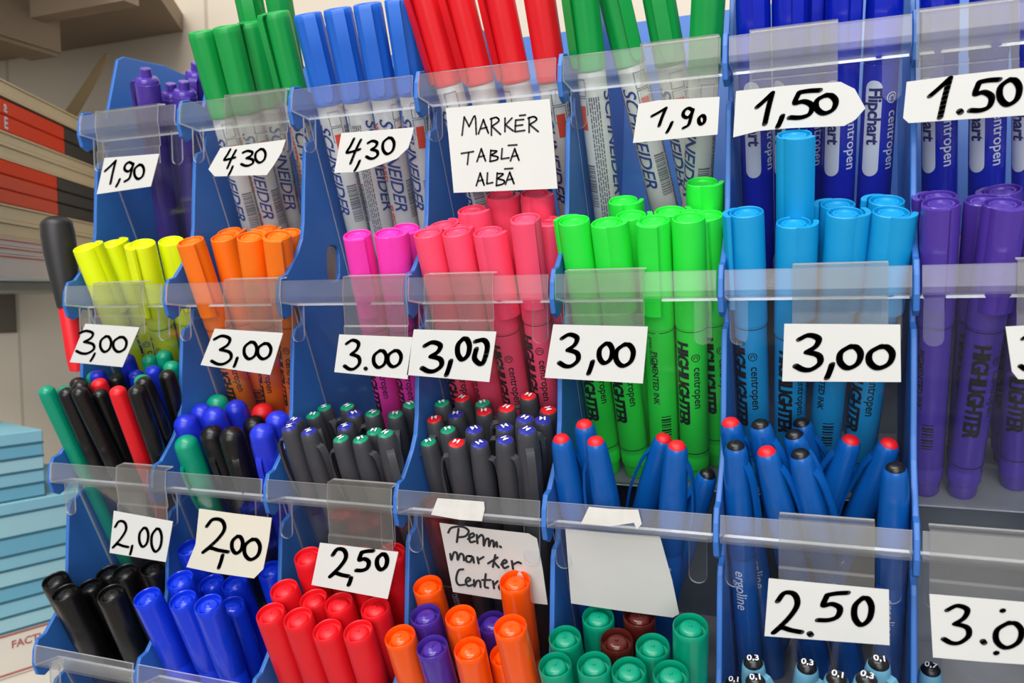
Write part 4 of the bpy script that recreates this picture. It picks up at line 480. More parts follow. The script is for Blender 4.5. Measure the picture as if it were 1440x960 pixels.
{"row":1,"col":3,"outline":[[0.24579,-0.02281,1.1672],[0.29171,-0.02281,1.16616],[0.28745,-0.02281,1.14099],[0.2411,-0.02281,1.14362]],"w":0.00287,"strokes":[[[0.25202,-0.02281,1.15885],[0.25314,-0.02281,1.15938],[0.25425,-0.02281,1.15997],[0.25536,-0.02281,1.16045],[0.25647,-0.02281,1.16067],[0.25769,-0.02281,1.16058],[0.259,-0.02281,1.16026],[0.26013,-0.02281,1.15978],[0.26081,-0.02281,1.15921],[0.26095,-0.02281,1.1585],[0.26068,-0.02281,1.15763],[0.26016,-0.02281,1.15673],[0.25949,-0.02281,1.15593],[0.25865,-0.02281,1.15526],[0.25758,-0.02281,1.15466],[0.25642,-0.02281,1.15409],[0.2553,-0.02281,1.1535]],[[0.2553,-0.02281,1.1535],[0.25676,-0.02281,1.15319],[0.25829,-0.02281,1.1529],[0.25966,-0.02281,1.15256],[0.26066,-0.02281,1.15208],[0.26124,-0.02281,1.15138],[0.26151,-0.02281,1.15053],[0.26149,-0.02281,1.14963],[0.26121,-0.02281,1.14881],[0.26057,-0.02281,1.14803],[0.25958,-0.02281,1.14725],[0.25846,-0.02281,1.14656],[0.2574,-0.02281,1.14606],[0.25645,-0.02281,1.14579],[0.2555,-0.02281,1.14568],[0.25455,-0.02281,1.14571],[0.25362,-0.02281,1.14585],[0.25273,-0.02281,1.14611],[0.25185,-0.02281,1.14653],[0.25099,-0.02281,1.14699],[0.25011,-0.02281,1.14743]],[[0.26659,-0.02281,1.15135],[0.26631,-0.02281,1.15045],[0.26604,-0.02281,1.14954],[0.26575,-0.02281,1.14863],[0.26544,-0.02281,1.14772],[0.26509,-0.02281,1.14681],[0.2647,-0.02281,1.1459],[0.26431,-0.02281,1.14499],[0.26392,-0.02281,1.14407]],[[0.27385,-0.02281,1.1627],[0.27303,-0.02281,1.16195],[0.27215,-0.02281,1.16123],[0.27137,-0.02281,1.16046],[0.2708,-0.02281,1.15957],[0.27048,-0.02281,1.15847],[0.27034,-0.02281,1.15721],[0.27036,-0.02281,1.15597],[0.27055,-0.02281,1.15489],[0.27093,-0.02281,1.15392],[0.27149,-0.02281,1.15302],[0.27216,-0.02281,1.15233],[0.27286,-0.02281,1.15202],[0.27365,-0.02281,1.15217],[0.27454,-0.02281,1.15268],[0.27538,-0.02281,1.15342],[0.27605,-0.02281,1.15428],[0.27651,-0.02281,1.15534],[0.27685,-0.02281,1.15661],[0.27705,-0.02281,1.15791],[0.27708,-0.02281,1.15906],[0.27689,-0.02281,1.16007],[0.27652,-0.02281,1.16102],[0.27605,-0.02281,1.16182],[0.27557,-0.02281,1.16237],[0.27509,-0.02281,1.16258],[0.27455,-0.02281,1.16253],[0.274,-0.02281,1.16236],[0.27345,-0.02281,1.16225]],[[0.28039,-0.02281,1.16125],[0.28163,-0.02281,1.16152],[0.2829,-0.02281,1.16185],[0.28409,-0.02281,1.16205],[0.28505,-0.02281,1.1619],[0.2858,-0.02281,1.16138],[0.28641,-0.02281,1.16059],[0.28678,-0.02281,1.15953],[0.28683,-0.02281,1.15819],[0.28646,-0.02281,1.15623],[0.28574,-0.02281,1.15376],[0.28484,-0.02281,1.15148],[0.28391,-0.02281,1.15008],[0.28284,-0.02281,1.14989],[0.28159,-0.02281,1.15048],[0.28047,-0.02281,1.15148],[0.27976,-0.02281,1.15252],[0.27965,-0.02281,1.15359],[0.27995,-0.02281,1.15486],[0.28041,-0.02281,1.15621],[0.28079,-0.02281,1.15752]]],"slope":0,"flap":[0.25186,0.2898,1.15384]},
{"row":1,"col":4,"outline":[[0.32143,-0.02281,1.16963],[0.3675,-0.02281,1.16856],[0.36499,-0.02281,1.14212],[0.31674,-0.02281,1.14375]],"w":0.00252,"strokes":[[[0.32585,-0.02281,1.16299],[0.3268,-0.02281,1.16354],[0.32774,-0.02281,1.16413],[0.32869,-0.02281,1.16462],[0.32963,-0.02281,1.16485],[0.33067,-0.02281,1.16475],[0.33179,-0.02281,1.16441],[0.33275,-0.02281,1.16392],[0.33334,-0.02281,1.16333],[0.33346,-0.02281,1.1626],[0.33324,-0.02281,1.16171],[0.3328,-0.02281,1.16078],[0.33224,-0.02281,1.15996],[0.33152,-0.02281,1.15928],[0.33062,-0.02281,1.15867],[0.32963,-0.02281,1.15808],[0.32868,-0.02281,1.15748]],[[0.32868,-0.02281,1.15748],[0.32993,-0.02281,1.15715],[0.33123,-0.02281,1.15685],[0.3324,-0.02281,1.15649],[0.33325,-0.02281,1.15599],[0.33375,-0.02281,1.15527],[0.33399,-0.02281,1.15439],[0.33398,-0.02281,1.15347],[0.33375,-0.02281,1.15263],[0.3332,-0.02281,1.15183],[0.33237,-0.02281,1.15103],[0.33142,-0.02281,1.15032],[0.33052,-0.02281,1.14982],[0.32971,-0.02281,1.14954],[0.3289,-0.02281,1.14944],[0.32809,-0.02281,1.14947],[0.3273,-0.02281,1.14961],[0.32654,-0.02281,1.14989],[0.32579,-0.02281,1.15032],[0.32505,-0.02281,1.15081],[0.32431,-0.02281,1.15126]],[[0.34092,-0.02281,1.15205],[0.34071,-0.02281,1.15133],[0.3405,-0.02281,1.1506],[0.34029,-0.02281,1.14988],[0.34005,-0.02281,1.14916],[0.33978,-0.02281,1.14843],[0.33949,-0.02281,1.14771],[0.33919,-0.02281,1.14698],[0.3389,-0.02281,1.14626]],[[0.34746,-0.02281,1.16068],[0.34667,-0.02281,1.16002],[0.34583,-0.02281,1.15939],[0.34508,-0.02281,1.15871],[0.34454,-0.02281,1.15793],[0.34425,-0.02281,1.15696],[0.34412,-0.02281,1.15586],[0.34416,-0.02281,1.15477],[0.34435,-0.02281,1.15382],[0.34473,-0.02281,1.15298],[0.34528,-0.02281,1.15219],[0.34594,-0.02281,1.15159],[0.34662,-0.02281,1.15131],[0.34737,-0.02281,1.15145],[0.34823,-0.02281,1.15189],[0.34904,-0.02281,1.15255],[0.34967,-0.02281,1.15331],[0.35011,-0.02281,1.15423],[0.35042,-0.02281,1.15534],[0.3506,-0.02281,1.15649],[0.35061,-0.02281,1.15749],[0.35043,-0.02281,1.15838],[0.35006,-0.02281,1.15921],[0.34959,-0.02281,1.15991],[0.34913,-0.02281,1.1604],[0.34865,-0.02281,1.16058],[0.34814,-0.02281,1.16053],[0.3476,-0.02281,1.16038],[0.34708,-0.02281,1.16029]],[[0.35653,-0.02281,1.16038],[0.3555,-0.02281,1.15966],[0.35442,-0.02281,1.15897],[0.35345,-0.02281,1.15822],[0.35275,-0.02281,1.15736],[0.35236,-0.02281,1.1563],[0.35221,-0.02281,1.1551],[0.35226,-0.02281,1.1539],[0.35251,-0.02281,1.15287],[0.353,-0.02281,1.15194],[0.35372,-0.02281,1.15108],[0.35458,-0.02281,1.15043],[0.35546,-0.02281,1.15013],[0.35644,-0.02281,1.15028],[0.35755,-0.02281,1.15077],[0.35859,-0.02281,1.15149],[0.35941,-0.02281,1.15232],[0.35998,-0.02281,1.15334],[0.36038,-0.02281,1.15456],[0.3606,-0.02281,1.15581],[0.36062,-0.02281,1.15691],[0.36037,-0.02281,1.15788],[0.35989,-0.02281,1.15879],[0.35929,-0.02281,1.15955],[0.35869,-0.02281,1.16008],[0.35807,-0.02281,1.16028],[0.3574,-0.02281,1.16022],[0.35671,-0.02281,1.16006],[0.35603,-0.02281,1.15995]]],"slope":0,"flap":[0.3272,0.3656,1.15473]},
{"row":1,"col":5,"outline":[[0.4277,-0.02281,1.16975],[0.47375,-0.02281,1.16936],[0.47423,-0.02281,1.14531],[0.42686,-0.02281,1.14453]],"w":0.00266,"strokes":[[[0.43385,-0.02281,1.16299],[0.43485,-0.02281,1.16353],[0.43584,-0.02281,1.16411],[0.43684,-0.02281,1.16459],[0.43783,-0.02281,1.16482],[0.43894,-0.02281,1.16472],[0.44012,-0.02281,1.16439],[0.44115,-0.02281,1.1639],[0.44178,-0.02281,1.16333],[0.44192,-0.02281,1.16261],[0.4417,-0.02281,1.16173],[0.44125,-0.02281,1.16082],[0.44067,-0.02281,1.16001],[0.43992,-0.02281,1.15934],[0.43897,-0.02281,1.15874],[0.43794,-0.02281,1.15816],[0.43694,-0.02281,1.15757]],[[0.43694,-0.02281,1.15757],[0.43827,-0.02281,1.15725],[0.43965,-0.02281,1.15696],[0.4409,-0.02281,1.15661],[0.44181,-0.02281,1.15611],[0.44234,-0.02281,1.15541],[0.44261,-0.02281,1.15455],[0.44262,-0.02281,1.15364],[0.44238,-0.02281,1.15281],[0.44182,-0.02281,1.15202],[0.44095,-0.02281,1.15124],[0.43995,-0.02281,1.15055],[0.43901,-0.02281,1.15004],[0.43816,-0.02281,1.14977],[0.4373,-0.02281,1.14966],[0.43644,-0.02281,1.1497],[0.4356,-0.02281,1.14983],[0.43479,-0.02281,1.15011],[0.43399,-0.02281,1.15053],[0.4332,-0.02281,1.151],[0.4324,-0.02281,1.15145]],[[0.44723,-0.02281,1.15233],[0.44703,-0.02281,1.15161],[0.44683,-0.02281,1.15088],[0.44662,-0.02281,1.15015],[0.44639,-0.02281,1.14941],[0.44613,-0.02281,1.14868],[0.44584,-0.02281,1.14795],[0.44555,-0.02281,1.14722],[0.44526,-0.02281,1.14648]],[[0.45441,-0.02281,1.16013],[0.4534,-0.02281,1.15948],[0.45233,-0.02281,1.15884],[0.45136,-0.02281,1.15816],[0.45068,-0.02281,1.15738],[0.45031,-0.02281,1.15641],[0.45017,-0.02281,1.15532],[0.45024,-0.02281,1.15423],[0.4505,-0.02281,1.15329],[0.451,-0.02281,1.15245],[0.45173,-0.02281,1.15166],[0.45259,-0.02281,1.15107],[0.45348,-0.02281,1.1508],[0.45446,-0.02281,1.15094],[0.45556,-0.02281,1.15139],[0.45659,-0.02281,1.15205],[0.4574,-0.02281,1.15281],[0.45795,-0.02281,1.15373],[0.45834,-0.02281,1.15484],[0.45854,-0.02281,1.15598],[0.45855,-0.02281,1.15698],[0.45829,-0.02281,1.15786],[0.4578,-0.02281,1.15869],[0.45719,-0.02281,1.15938],[0.45657,-0.02281,1.15986],[0.45596,-0.02281,1.16004],[0.45529,-0.02281,1.15999],[0.4546,-0.02281,1.15984],[0.45392,-0.02281,1.15974]],[[0.46635,-0.02281,1.16022],[0.46524,-0.02281,1.15958],[0.46408,-0.02281,1.15895],[0.46303,-0.02281,1.15828],[0.46229,-0.02281,1.1575],[0.46188,-0.02281,1.15654],[0.46173,-0.02281,1.15546],[0.46181,-0.02281,1.15439],[0.4621,-0.02281,1.15346],[0.46264,-0.02281,1.15263],[0.46344,-0.02281,1.15185],[0.46438,-0.02281,1.15127],[0.46534,-0.02281,1.15101],[0.46641,-0.02281,1.15114],[0.4676,-0.02281,1.15159],[0.46873,-0.02281,1.15224],[0.4696,-0.02281,1.15299],[0.4702,-0.02281,1.1539],[0.47062,-0.02281,1.155],[0.47084,-0.02281,1.15612],[0.47084,-0.02281,1.15711],[0.47056,-0.02281,1.15798],[0.47003,-0.02281,1.1588],[0.46936,-0.02281,1.15948],[0.4687,-0.02281,1.15995],[0.46803,-0.02281,1.16013],[0.4673,-0.02281,1.16008],[0.46655,-0.02281,1.15994],[0.46582,-0.02281,1.15984]]],"slope":0,"flap":[0.43087,0.46916,1.15595]},
{"row":1,"col":6,"outline":[[0.5121,-0.02281,1.16844],[0.52581,-0.02281,1.16927],[0.52615,-0.02281,1.14764],[0.51686,-0.02281,1.14743],[0.51459,-0.02281,1.15052]],"w":0.00199,"strokes":[[[0.51823,-0.02281,1.16363],[0.51886,-0.02281,1.16413],[0.5195,-0.02281,1.16468],[0.52014,-0.02281,1.16513],[0.52077,-0.02281,1.16534],[0.52149,-0.02281,1.16524],[0.52227,-0.02281,1.16493],[0.52294,-0.02281,1.16448],[0.52335,-0.02281,1.16394],[0.52345,-0.02281,1.16326],[0.52332,-0.02281,1.16244],[0.52304,-0.02281,1.16159],[0.52267,-0.02281,1.16083],[0.5222,-0.02281,1.16021],[0.52159,-0.02281,1.15964],[0.52092,-0.02281,1.15911],[0.52029,-0.02281,1.15856]],[[0.52029,-0.02281,1.15856],[0.52115,-0.02281,1.15825],[0.52205,-0.02281,1.15797],[0.52286,-0.02281,1.15764],[0.52346,-0.02281,1.15718],[0.52381,-0.02281,1.15651],[0.52399,-0.02281,1.1557],[0.52401,-0.02281,1.15486],[0.52387,-0.02281,1.15408],[0.52351,-0.02281,1.15335],[0.52296,-0.02281,1.15261],[0.52232,-0.02281,1.15197],[0.52171,-0.02281,1.1515],[0.52116,-0.02281,1.15125],[0.52061,-0.02281,1.15116],[0.52006,-0.02281,1.15119],[0.51951,-0.02281,1.15132],[0.51898,-0.02281,1.15158],[0.51846,-0.02281,1.15198],[0.51794,-0.02281,1.15243],[0.51742,-0.02281,1.15285]]],"slope":0,"flap":[0.51617,0.52717,1.15679]},
{"row":2,"col":0,"outline":[[0.05392,-0.03882,1.06147],[0.09788,-0.03882,1.05884],[0.09162,-0.03882,1.03486],[0.0493,-0.03882,1.03608]],"w":0.00198,"strokes":[[[0.05471,-0.03882,1.0521],[0.05545,-0.03882,1.05306],[0.05618,-0.03882,1.05406],[0.05693,-0.03882,1.05496],[0.05778,-0.03882,1.05557],[0.05882,-0.03882,1.05588],[0.05999,-0.03882,1.05596],[0.0611,-0.03882,1.05582],[0.06195,-0.03882,1.05544],[0.06256,-0.03882,1.05477],[0.063,-0.03882,1.05383],[0.0632,-0.03882,1.05272],[0.06306,-0.03882,1.05155],[0.06253,-0.03882,1.05032],[0.06166,-0.03882,1.04898],[0.06054,-0.03882,1.04756],[0.05926,-0.03882,1.0461],[0.05776,-0.03882,1.04456],[0.05601,-0.03882,1.04295],[0.05416,-0.03882,1.04131],[0.05236,-0.03882,1.03967]],[[0.05236,-0.03882,1.03967],[0.0532,-0.03882,1.0403],[0.05403,-0.03882,1.04098],[0.05488,-0.03882,1.04156],[0.05577,-0.03882,1.04193],[0.0567,-0.03882,1.04197],[0.05765,-0.03882,1.04179],[0.05864,-0.03882,1.04153],[0.05967,-0.03882,1.04133],[0.06077,-0.03882,1.04122],[0.06191,-0.03882,1.04113],[0.06307,-0.03882,1.04105],[0.06422,-0.03882,1.04096]],[[0.06719,-0.03882,1.04203],[0.067,-0.03882,1.04138],[0.06681,-0.03882,1.04073],[0.06662,-0.03882,1.04008],[0.06641,-0.03882,1.03944],[0.06618,-0.03882,1.03878],[0.06593,-0.03882,1.03813],[0.06567,-0.03882,1.03747],[0.06542,-0.03882,1.03682]],[[0.07647,-0.03882,1.05348],[0.0756,-0.03882,1.05263],[0.07469,-0.03882,1.0518],[0.07387,-0.03882,1.05093],[0.07326,-0.03882,1.04994],[0.0729,-0.03882,1.04875],[0.07272,-0.03882,1.04743],[0.07271,-0.03882,1.04612],[0.07286,-0.03882,1.045],[0.07321,-0.03882,1.04402],[0.07376,-0.03882,1.04311],[0.07442,-0.03882,1.04245],[0.07512,-0.03882,1.04218],[0.07593,-0.03882,1.0424],[0.07685,-0.03882,1.043],[0.07773,-0.03882,1.04386],[0.07844,-0.03882,1.04482],[0.07895,-0.03882,1.04597],[0.07933,-0.03882,1.04733],[0.07957,-0.03882,1.04872],[0.07963,-0.03882,1.04993],[0.07948,-0.03882,1.05098],[0.07913,-0.03882,1.05194],[0.07868,-0.03882,1.05274],[0.07821,-0.03882,1.05329],[0.07772,-0.03882,1.05347],[0.07717,-0.03882,1.05336],[0.0766,-0.03882,1.05314],[0.07604,-0.03882,1.05298]],[[0.08598,-0.03882,1.05385],[0.08501,-0.03882,1.05283],[0.08399,-0.03882,1.05183],[0.08306,-0.03882,1.05078],[0.08238,-0.03882,1.04959],[0.08198,-0.03882,1.04817],[0.08177,-0.03882,1.04656],[0.08175,-0.03882,1.04499],[0.08192,-0.03882,1.04364],[0.08232,-0.03882,1.04245],[0.08292,-0.03882,1.04135],[0.08366,-0.03882,1.04055],[0.08445,-0.03882,1.04022],[0.08535,-0.03882,1.04048],[0.08637,-0.03882,1.0412],[0.08737,-0.03882,1.04223],[0.08815,-0.03882,1.04338],[0.08873,-0.03882,1.04476],[0.08916,-0.03882,1.04641],[0.08943,-0.03882,1.04808],[0.0895,-0.03882,1.04954],[0.08933,-0.03882,1.0508],[0.08895,-0.03882,1.05197],[0.08844,-0.03882,1.05294],[0.08792,-0.03882,1.0536],[0.08737,-0.03882,1.05382],[0.08676,-0.03882,1.0537],[0.08613,-0.03882,1.05344],[0.0855,-0.03882,1.05324]]],"slope":0,"flap":[0.05604,0.09295,1.05151]},
{"row":2,"col":1,"outline":[[0.117,-0.03882,1.06768],[0.14145,-0.03882,1.06684],[0.16593,-0.03882,1.06649],[0.16363,-0.03882,1.05388],[0.15932,-0.03882,1.03785],[0.15299,-0.03882,1.03207],[0.12545,-0.03882,1.03228],[0.10647,-0.03882,1.03352],[0.11363,-0.03882,1.04723]],"w":0.0026,"strokes":[[[0.12209,-0.03882,1.05824],[0.12315,-0.03882,1.0594],[0.12419,-0.03882,1.06062],[0.12527,-0.03882,1.0617],[0.1265,-0.03882,1.06245],[0.12801,-0.03882,1.06284],[0.12972,-0.03882,1.06297],[0.13135,-0.03882,1.06283],[0.1326,-0.03882,1.06239],[0.1335,-0.03882,1.0616],[0.13417,-0.03882,1.06048],[0.13449,-0.03882,1.05917],[0.13431,-0.03882,1.05777],[0.13357,-0.03882,1.05629],[0.13234,-0.03882,1.05467],[0.13074,-0.03882,1.05295],[0.12891,-0.03882,1.05116],[0.12674,-0.03882,1.04929],[0.12422,-0.03882,1.04731],[0.12155,-0.03882,1.04529],[0.11894,-0.03882,1.04328]],[[0.11894,-0.03882,1.04328],[0.12016,-0.03882,1.04406],[0.12137,-0.03882,1.04489],[0.1226,-0.03882,1.04562],[0.1239,-0.03882,1.04608],[0.12525,-0.03882,1.04616],[0.12666,-0.03882,1.04597],[0.12812,-0.03882,1.04568],[0.12963,-0.03882,1.04548],[0.13123,-0.03882,1.04538],[0.1329,-0.03882,1.0453],[0.1346,-0.03882,1.04523],[0.13628,-0.03882,1.04516]],[[0.13247,-0.03882,1.04302],[0.13215,-0.03882,1.04209],[0.13183,-0.03882,1.04116],[0.1315,-0.03882,1.04023],[0.13114,-0.03882,1.03929],[0.13074,-0.03882,1.03835],[0.13031,-0.03882,1.03741],[0.12986,-0.03882,1.03646],[0.12942,-0.03882,1.03551]],[[0.14289,-0.03882,1.05453],[0.14197,-0.03882,1.05378],[0.14099,-0.03882,1.05306],[0.14012,-0.03882,1.0523],[0.13948,-0.03882,1.05145],[0.13911,-0.03882,1.05043],[0.13894,-0.03882,1.0493],[0.13895,-0.03882,1.0482],[0.13914,-0.03882,1.04725],[0.13954,-0.03882,1.04643],[0.14015,-0.03882,1.04568],[0.14088,-0.03882,1.04513],[0.14165,-0.03882,1.04492],[0.14252,-0.03882,1.04512],[0.14351,-0.03882,1.04566],[0.14445,-0.03882,1.04641],[0.1452,-0.03882,1.04724],[0.14572,-0.03882,1.04822],[0.14612,-0.03882,1.04939],[0.14635,-0.03882,1.05057],[0.14639,-0.03882,1.05159],[0.14621,-0.03882,1.05248],[0.14581,-0.03882,1.05329],[0.1453,-0.03882,1.05396],[0.14478,-0.03882,1.0544],[0.14425,-0.03882,1.05455],[0.14366,-0.03882,1.05444],[0.14304,-0.03882,1.05424],[0.14244,-0.03882,1.05409]],[[0.15286,-0.03882,1.05382],[0.15155,-0.03882,1.05292],[0.15018,-0.03882,1.05203],[0.14893,-0.03882,1.0511],[0.14803,-0.03882,1.05007],[0.14752,-0.03882,1.04886],[0.14728,-0.03882,1.0475],[0.14732,-0.03882,1.04619],[0.14759,-0.03882,1.04507],[0.14818,-0.03882,1.04409],[0.14906,-0.03882,1.04321],[0.1501,-0.03882,1.04258],[0.1512,-0.03882,1.04235],[0.15244,-0.03882,1.04262],[0.15383,-0.03882,1.04329],[0.15517,-0.03882,1.0442],[0.15622,-0.03882,1.04521],[0.15696,-0.03882,1.04639],[0.1575,-0.03882,1.04779],[0.15781,-0.03882,1.04919],[0.15787,-0.03882,1.05042],[0.15759,-0.03882,1.05146],[0.15702,-0.03882,1.05242],[0.15629,-0.03882,1.0532],[0.15555,-0.03882,1.05372],[0.15479,-0.03882,1.05387],[0.15395,-0.03882,1.05374],[0.15308,-0.03882,1.05349],[0.15222,-0.03882,1.05329]]],"slope":0},
{"row":2,"col":2,"outline":[[0.19625,-0.03882,1.05576],[0.24283,-0.03882,1.05538],[0.23606,-0.03882,1.03046],[0.19021,-0.03882,1.03269]],"w":0.00265,"strokes":[[[0.20405,-0.03882,1.05016],[0.20474,-0.03882,1.05107],[0.20542,-0.03882,1.05202],[0.20612,-0.03882,1.05287],[0.20692,-0.03882,1.05345],[0.20791,-0.03882,1.05375],[0.20903,-0.03882,1.05385],[0.2101,-0.03882,1.05373],[0.21092,-0.03882,1.05339],[0.21152,-0.03882,1.05277],[0.21196,-0.03882,1.05189],[0.21217,-0.03882,1.05085],[0.21206,-0.03882,1.04976],[0.21158,-0.03882,1.0486],[0.21078,-0.03882,1.04733],[0.20974,-0.03882,1.04599],[0.20854,-0.03882,1.0446],[0.20713,-0.03882,1.04314],[0.20549,-0.03882,1.04161],[0.20375,-0.03882,1.04004],[0.20206,-0.03882,1.03848]],[[0.20206,-0.03882,1.03848],[0.20285,-0.03882,1.03909],[0.20364,-0.03882,1.03973],[0.20444,-0.03882,1.04029],[0.20528,-0.03882,1.04064],[0.20617,-0.03882,1.0407],[0.20709,-0.03882,1.04054],[0.20804,-0.03882,1.04031],[0.20904,-0.03882,1.04014],[0.21008,-0.03882,1.04006],[0.21118,-0.03882,1.03999],[0.21229,-0.03882,1.03992],[0.21339,-0.03882,1.03986]],[[0.21485,-0.03882,1.03919],[0.21468,-0.03882,1.03871],[0.21452,-0.03882,1.03822],[0.21435,-0.03882,1.03773],[0.21416,-0.03882,1.03725],[0.21394,-0.03882,1.03675],[0.21371,-0.03882,1.03626],[0.21348,-0.03882,1.03576],[0.21324,-0.03882,1.03527]],[[0.22838,-0.03882,1.0547],[0.22745,-0.03882,1.05457],[0.22651,-0.03882,1.05445],[0.22559,-0.03882,1.05431],[0.2247,-0.03882,1.05414],[0.22387,-0.03882,1.05393],[0.22308,-0.03882,1.0537],[0.2223,-0.03882,1.05345],[0.22152,-0.03882,1.05321]],[[0.22152,-0.03882,1.05321],[0.22104,-0.03882,1.0521],[0.22049,-0.03882,1.05091],[0.22009,-0.03882,1.04987],[0.22003,-0.03882,1.04921],[0.22047,-0.03882,1.04913],[0.22127,-0.03882,1.04945],[0.22219,-0.03882,1.04986],[0.22301,-0.03882,1.05003],[0.22377,-0.03882,1.0499],[0.22455,-0.03882,1.04964],[0.22521,-0.03882,1.04925],[0.2256,-0.03882,1.04874],[0.22569,-0.03882,1.04804],[0.22554,-0.03882,1.04716],[0.22522,-0.03882,1.04628],[0.22478,-0.03882,1.04554],[0.2242,-0.03882,1.04499],[0.22347,-0.03882,1.04453],[0.22264,-0.03882,1.04417],[0.22179,-0.03882,1.04388],[0.22091,-0.03882,1.04369],[0.21997,-0.03882,1.0436],[0.21902,-0.03882,1.04355],[0.21807,-0.03882,1.04348]],[[0.23355,-0.03882,1.05357],[0.2328,-0.03882,1.05293],[0.23202,-0.03882,1.05231],[0.23131,-0.03882,1.05165],[0.2308,-0.03882,1.05093],[0.23051,-0.03882,1.05006],[0.23038,-0.03882,1.04909],[0.2304,-0.03882,1.04815],[0.23056,-0.03882,1.04734],[0.2309,-0.03882,1.04664],[0.2314,-0.03882,1.046],[0.232,-0.03882,1.04553],[0.23263,-0.03882,1.04535],[0.23334,-0.03882,1.04553],[0.23414,-0.03882,1.04599],[0.2349,-0.03882,1.04663],[0.2355,-0.03882,1.04734],[0.23592,-0.03882,1.04818],[0.23623,-0.03882,1.04918],[0.2364,-0.03882,1.05019],[0.23643,-0.03882,1.05107],[0.23627,-0.03882,1.05182],[0.23594,-0.03882,1.05252],[0.23552,-0.03882,1.05309],[0.23509,-0.03882,1.05347],[0.23465,-0.03882,1.05359],[0.23417,-0.03882,1.0535],[0.23368,-0.03882,1.05332],[0.23319,-0.03882,1.05319]]],"slope":0,"flap":[0.20095,0.23918,1.04754]},
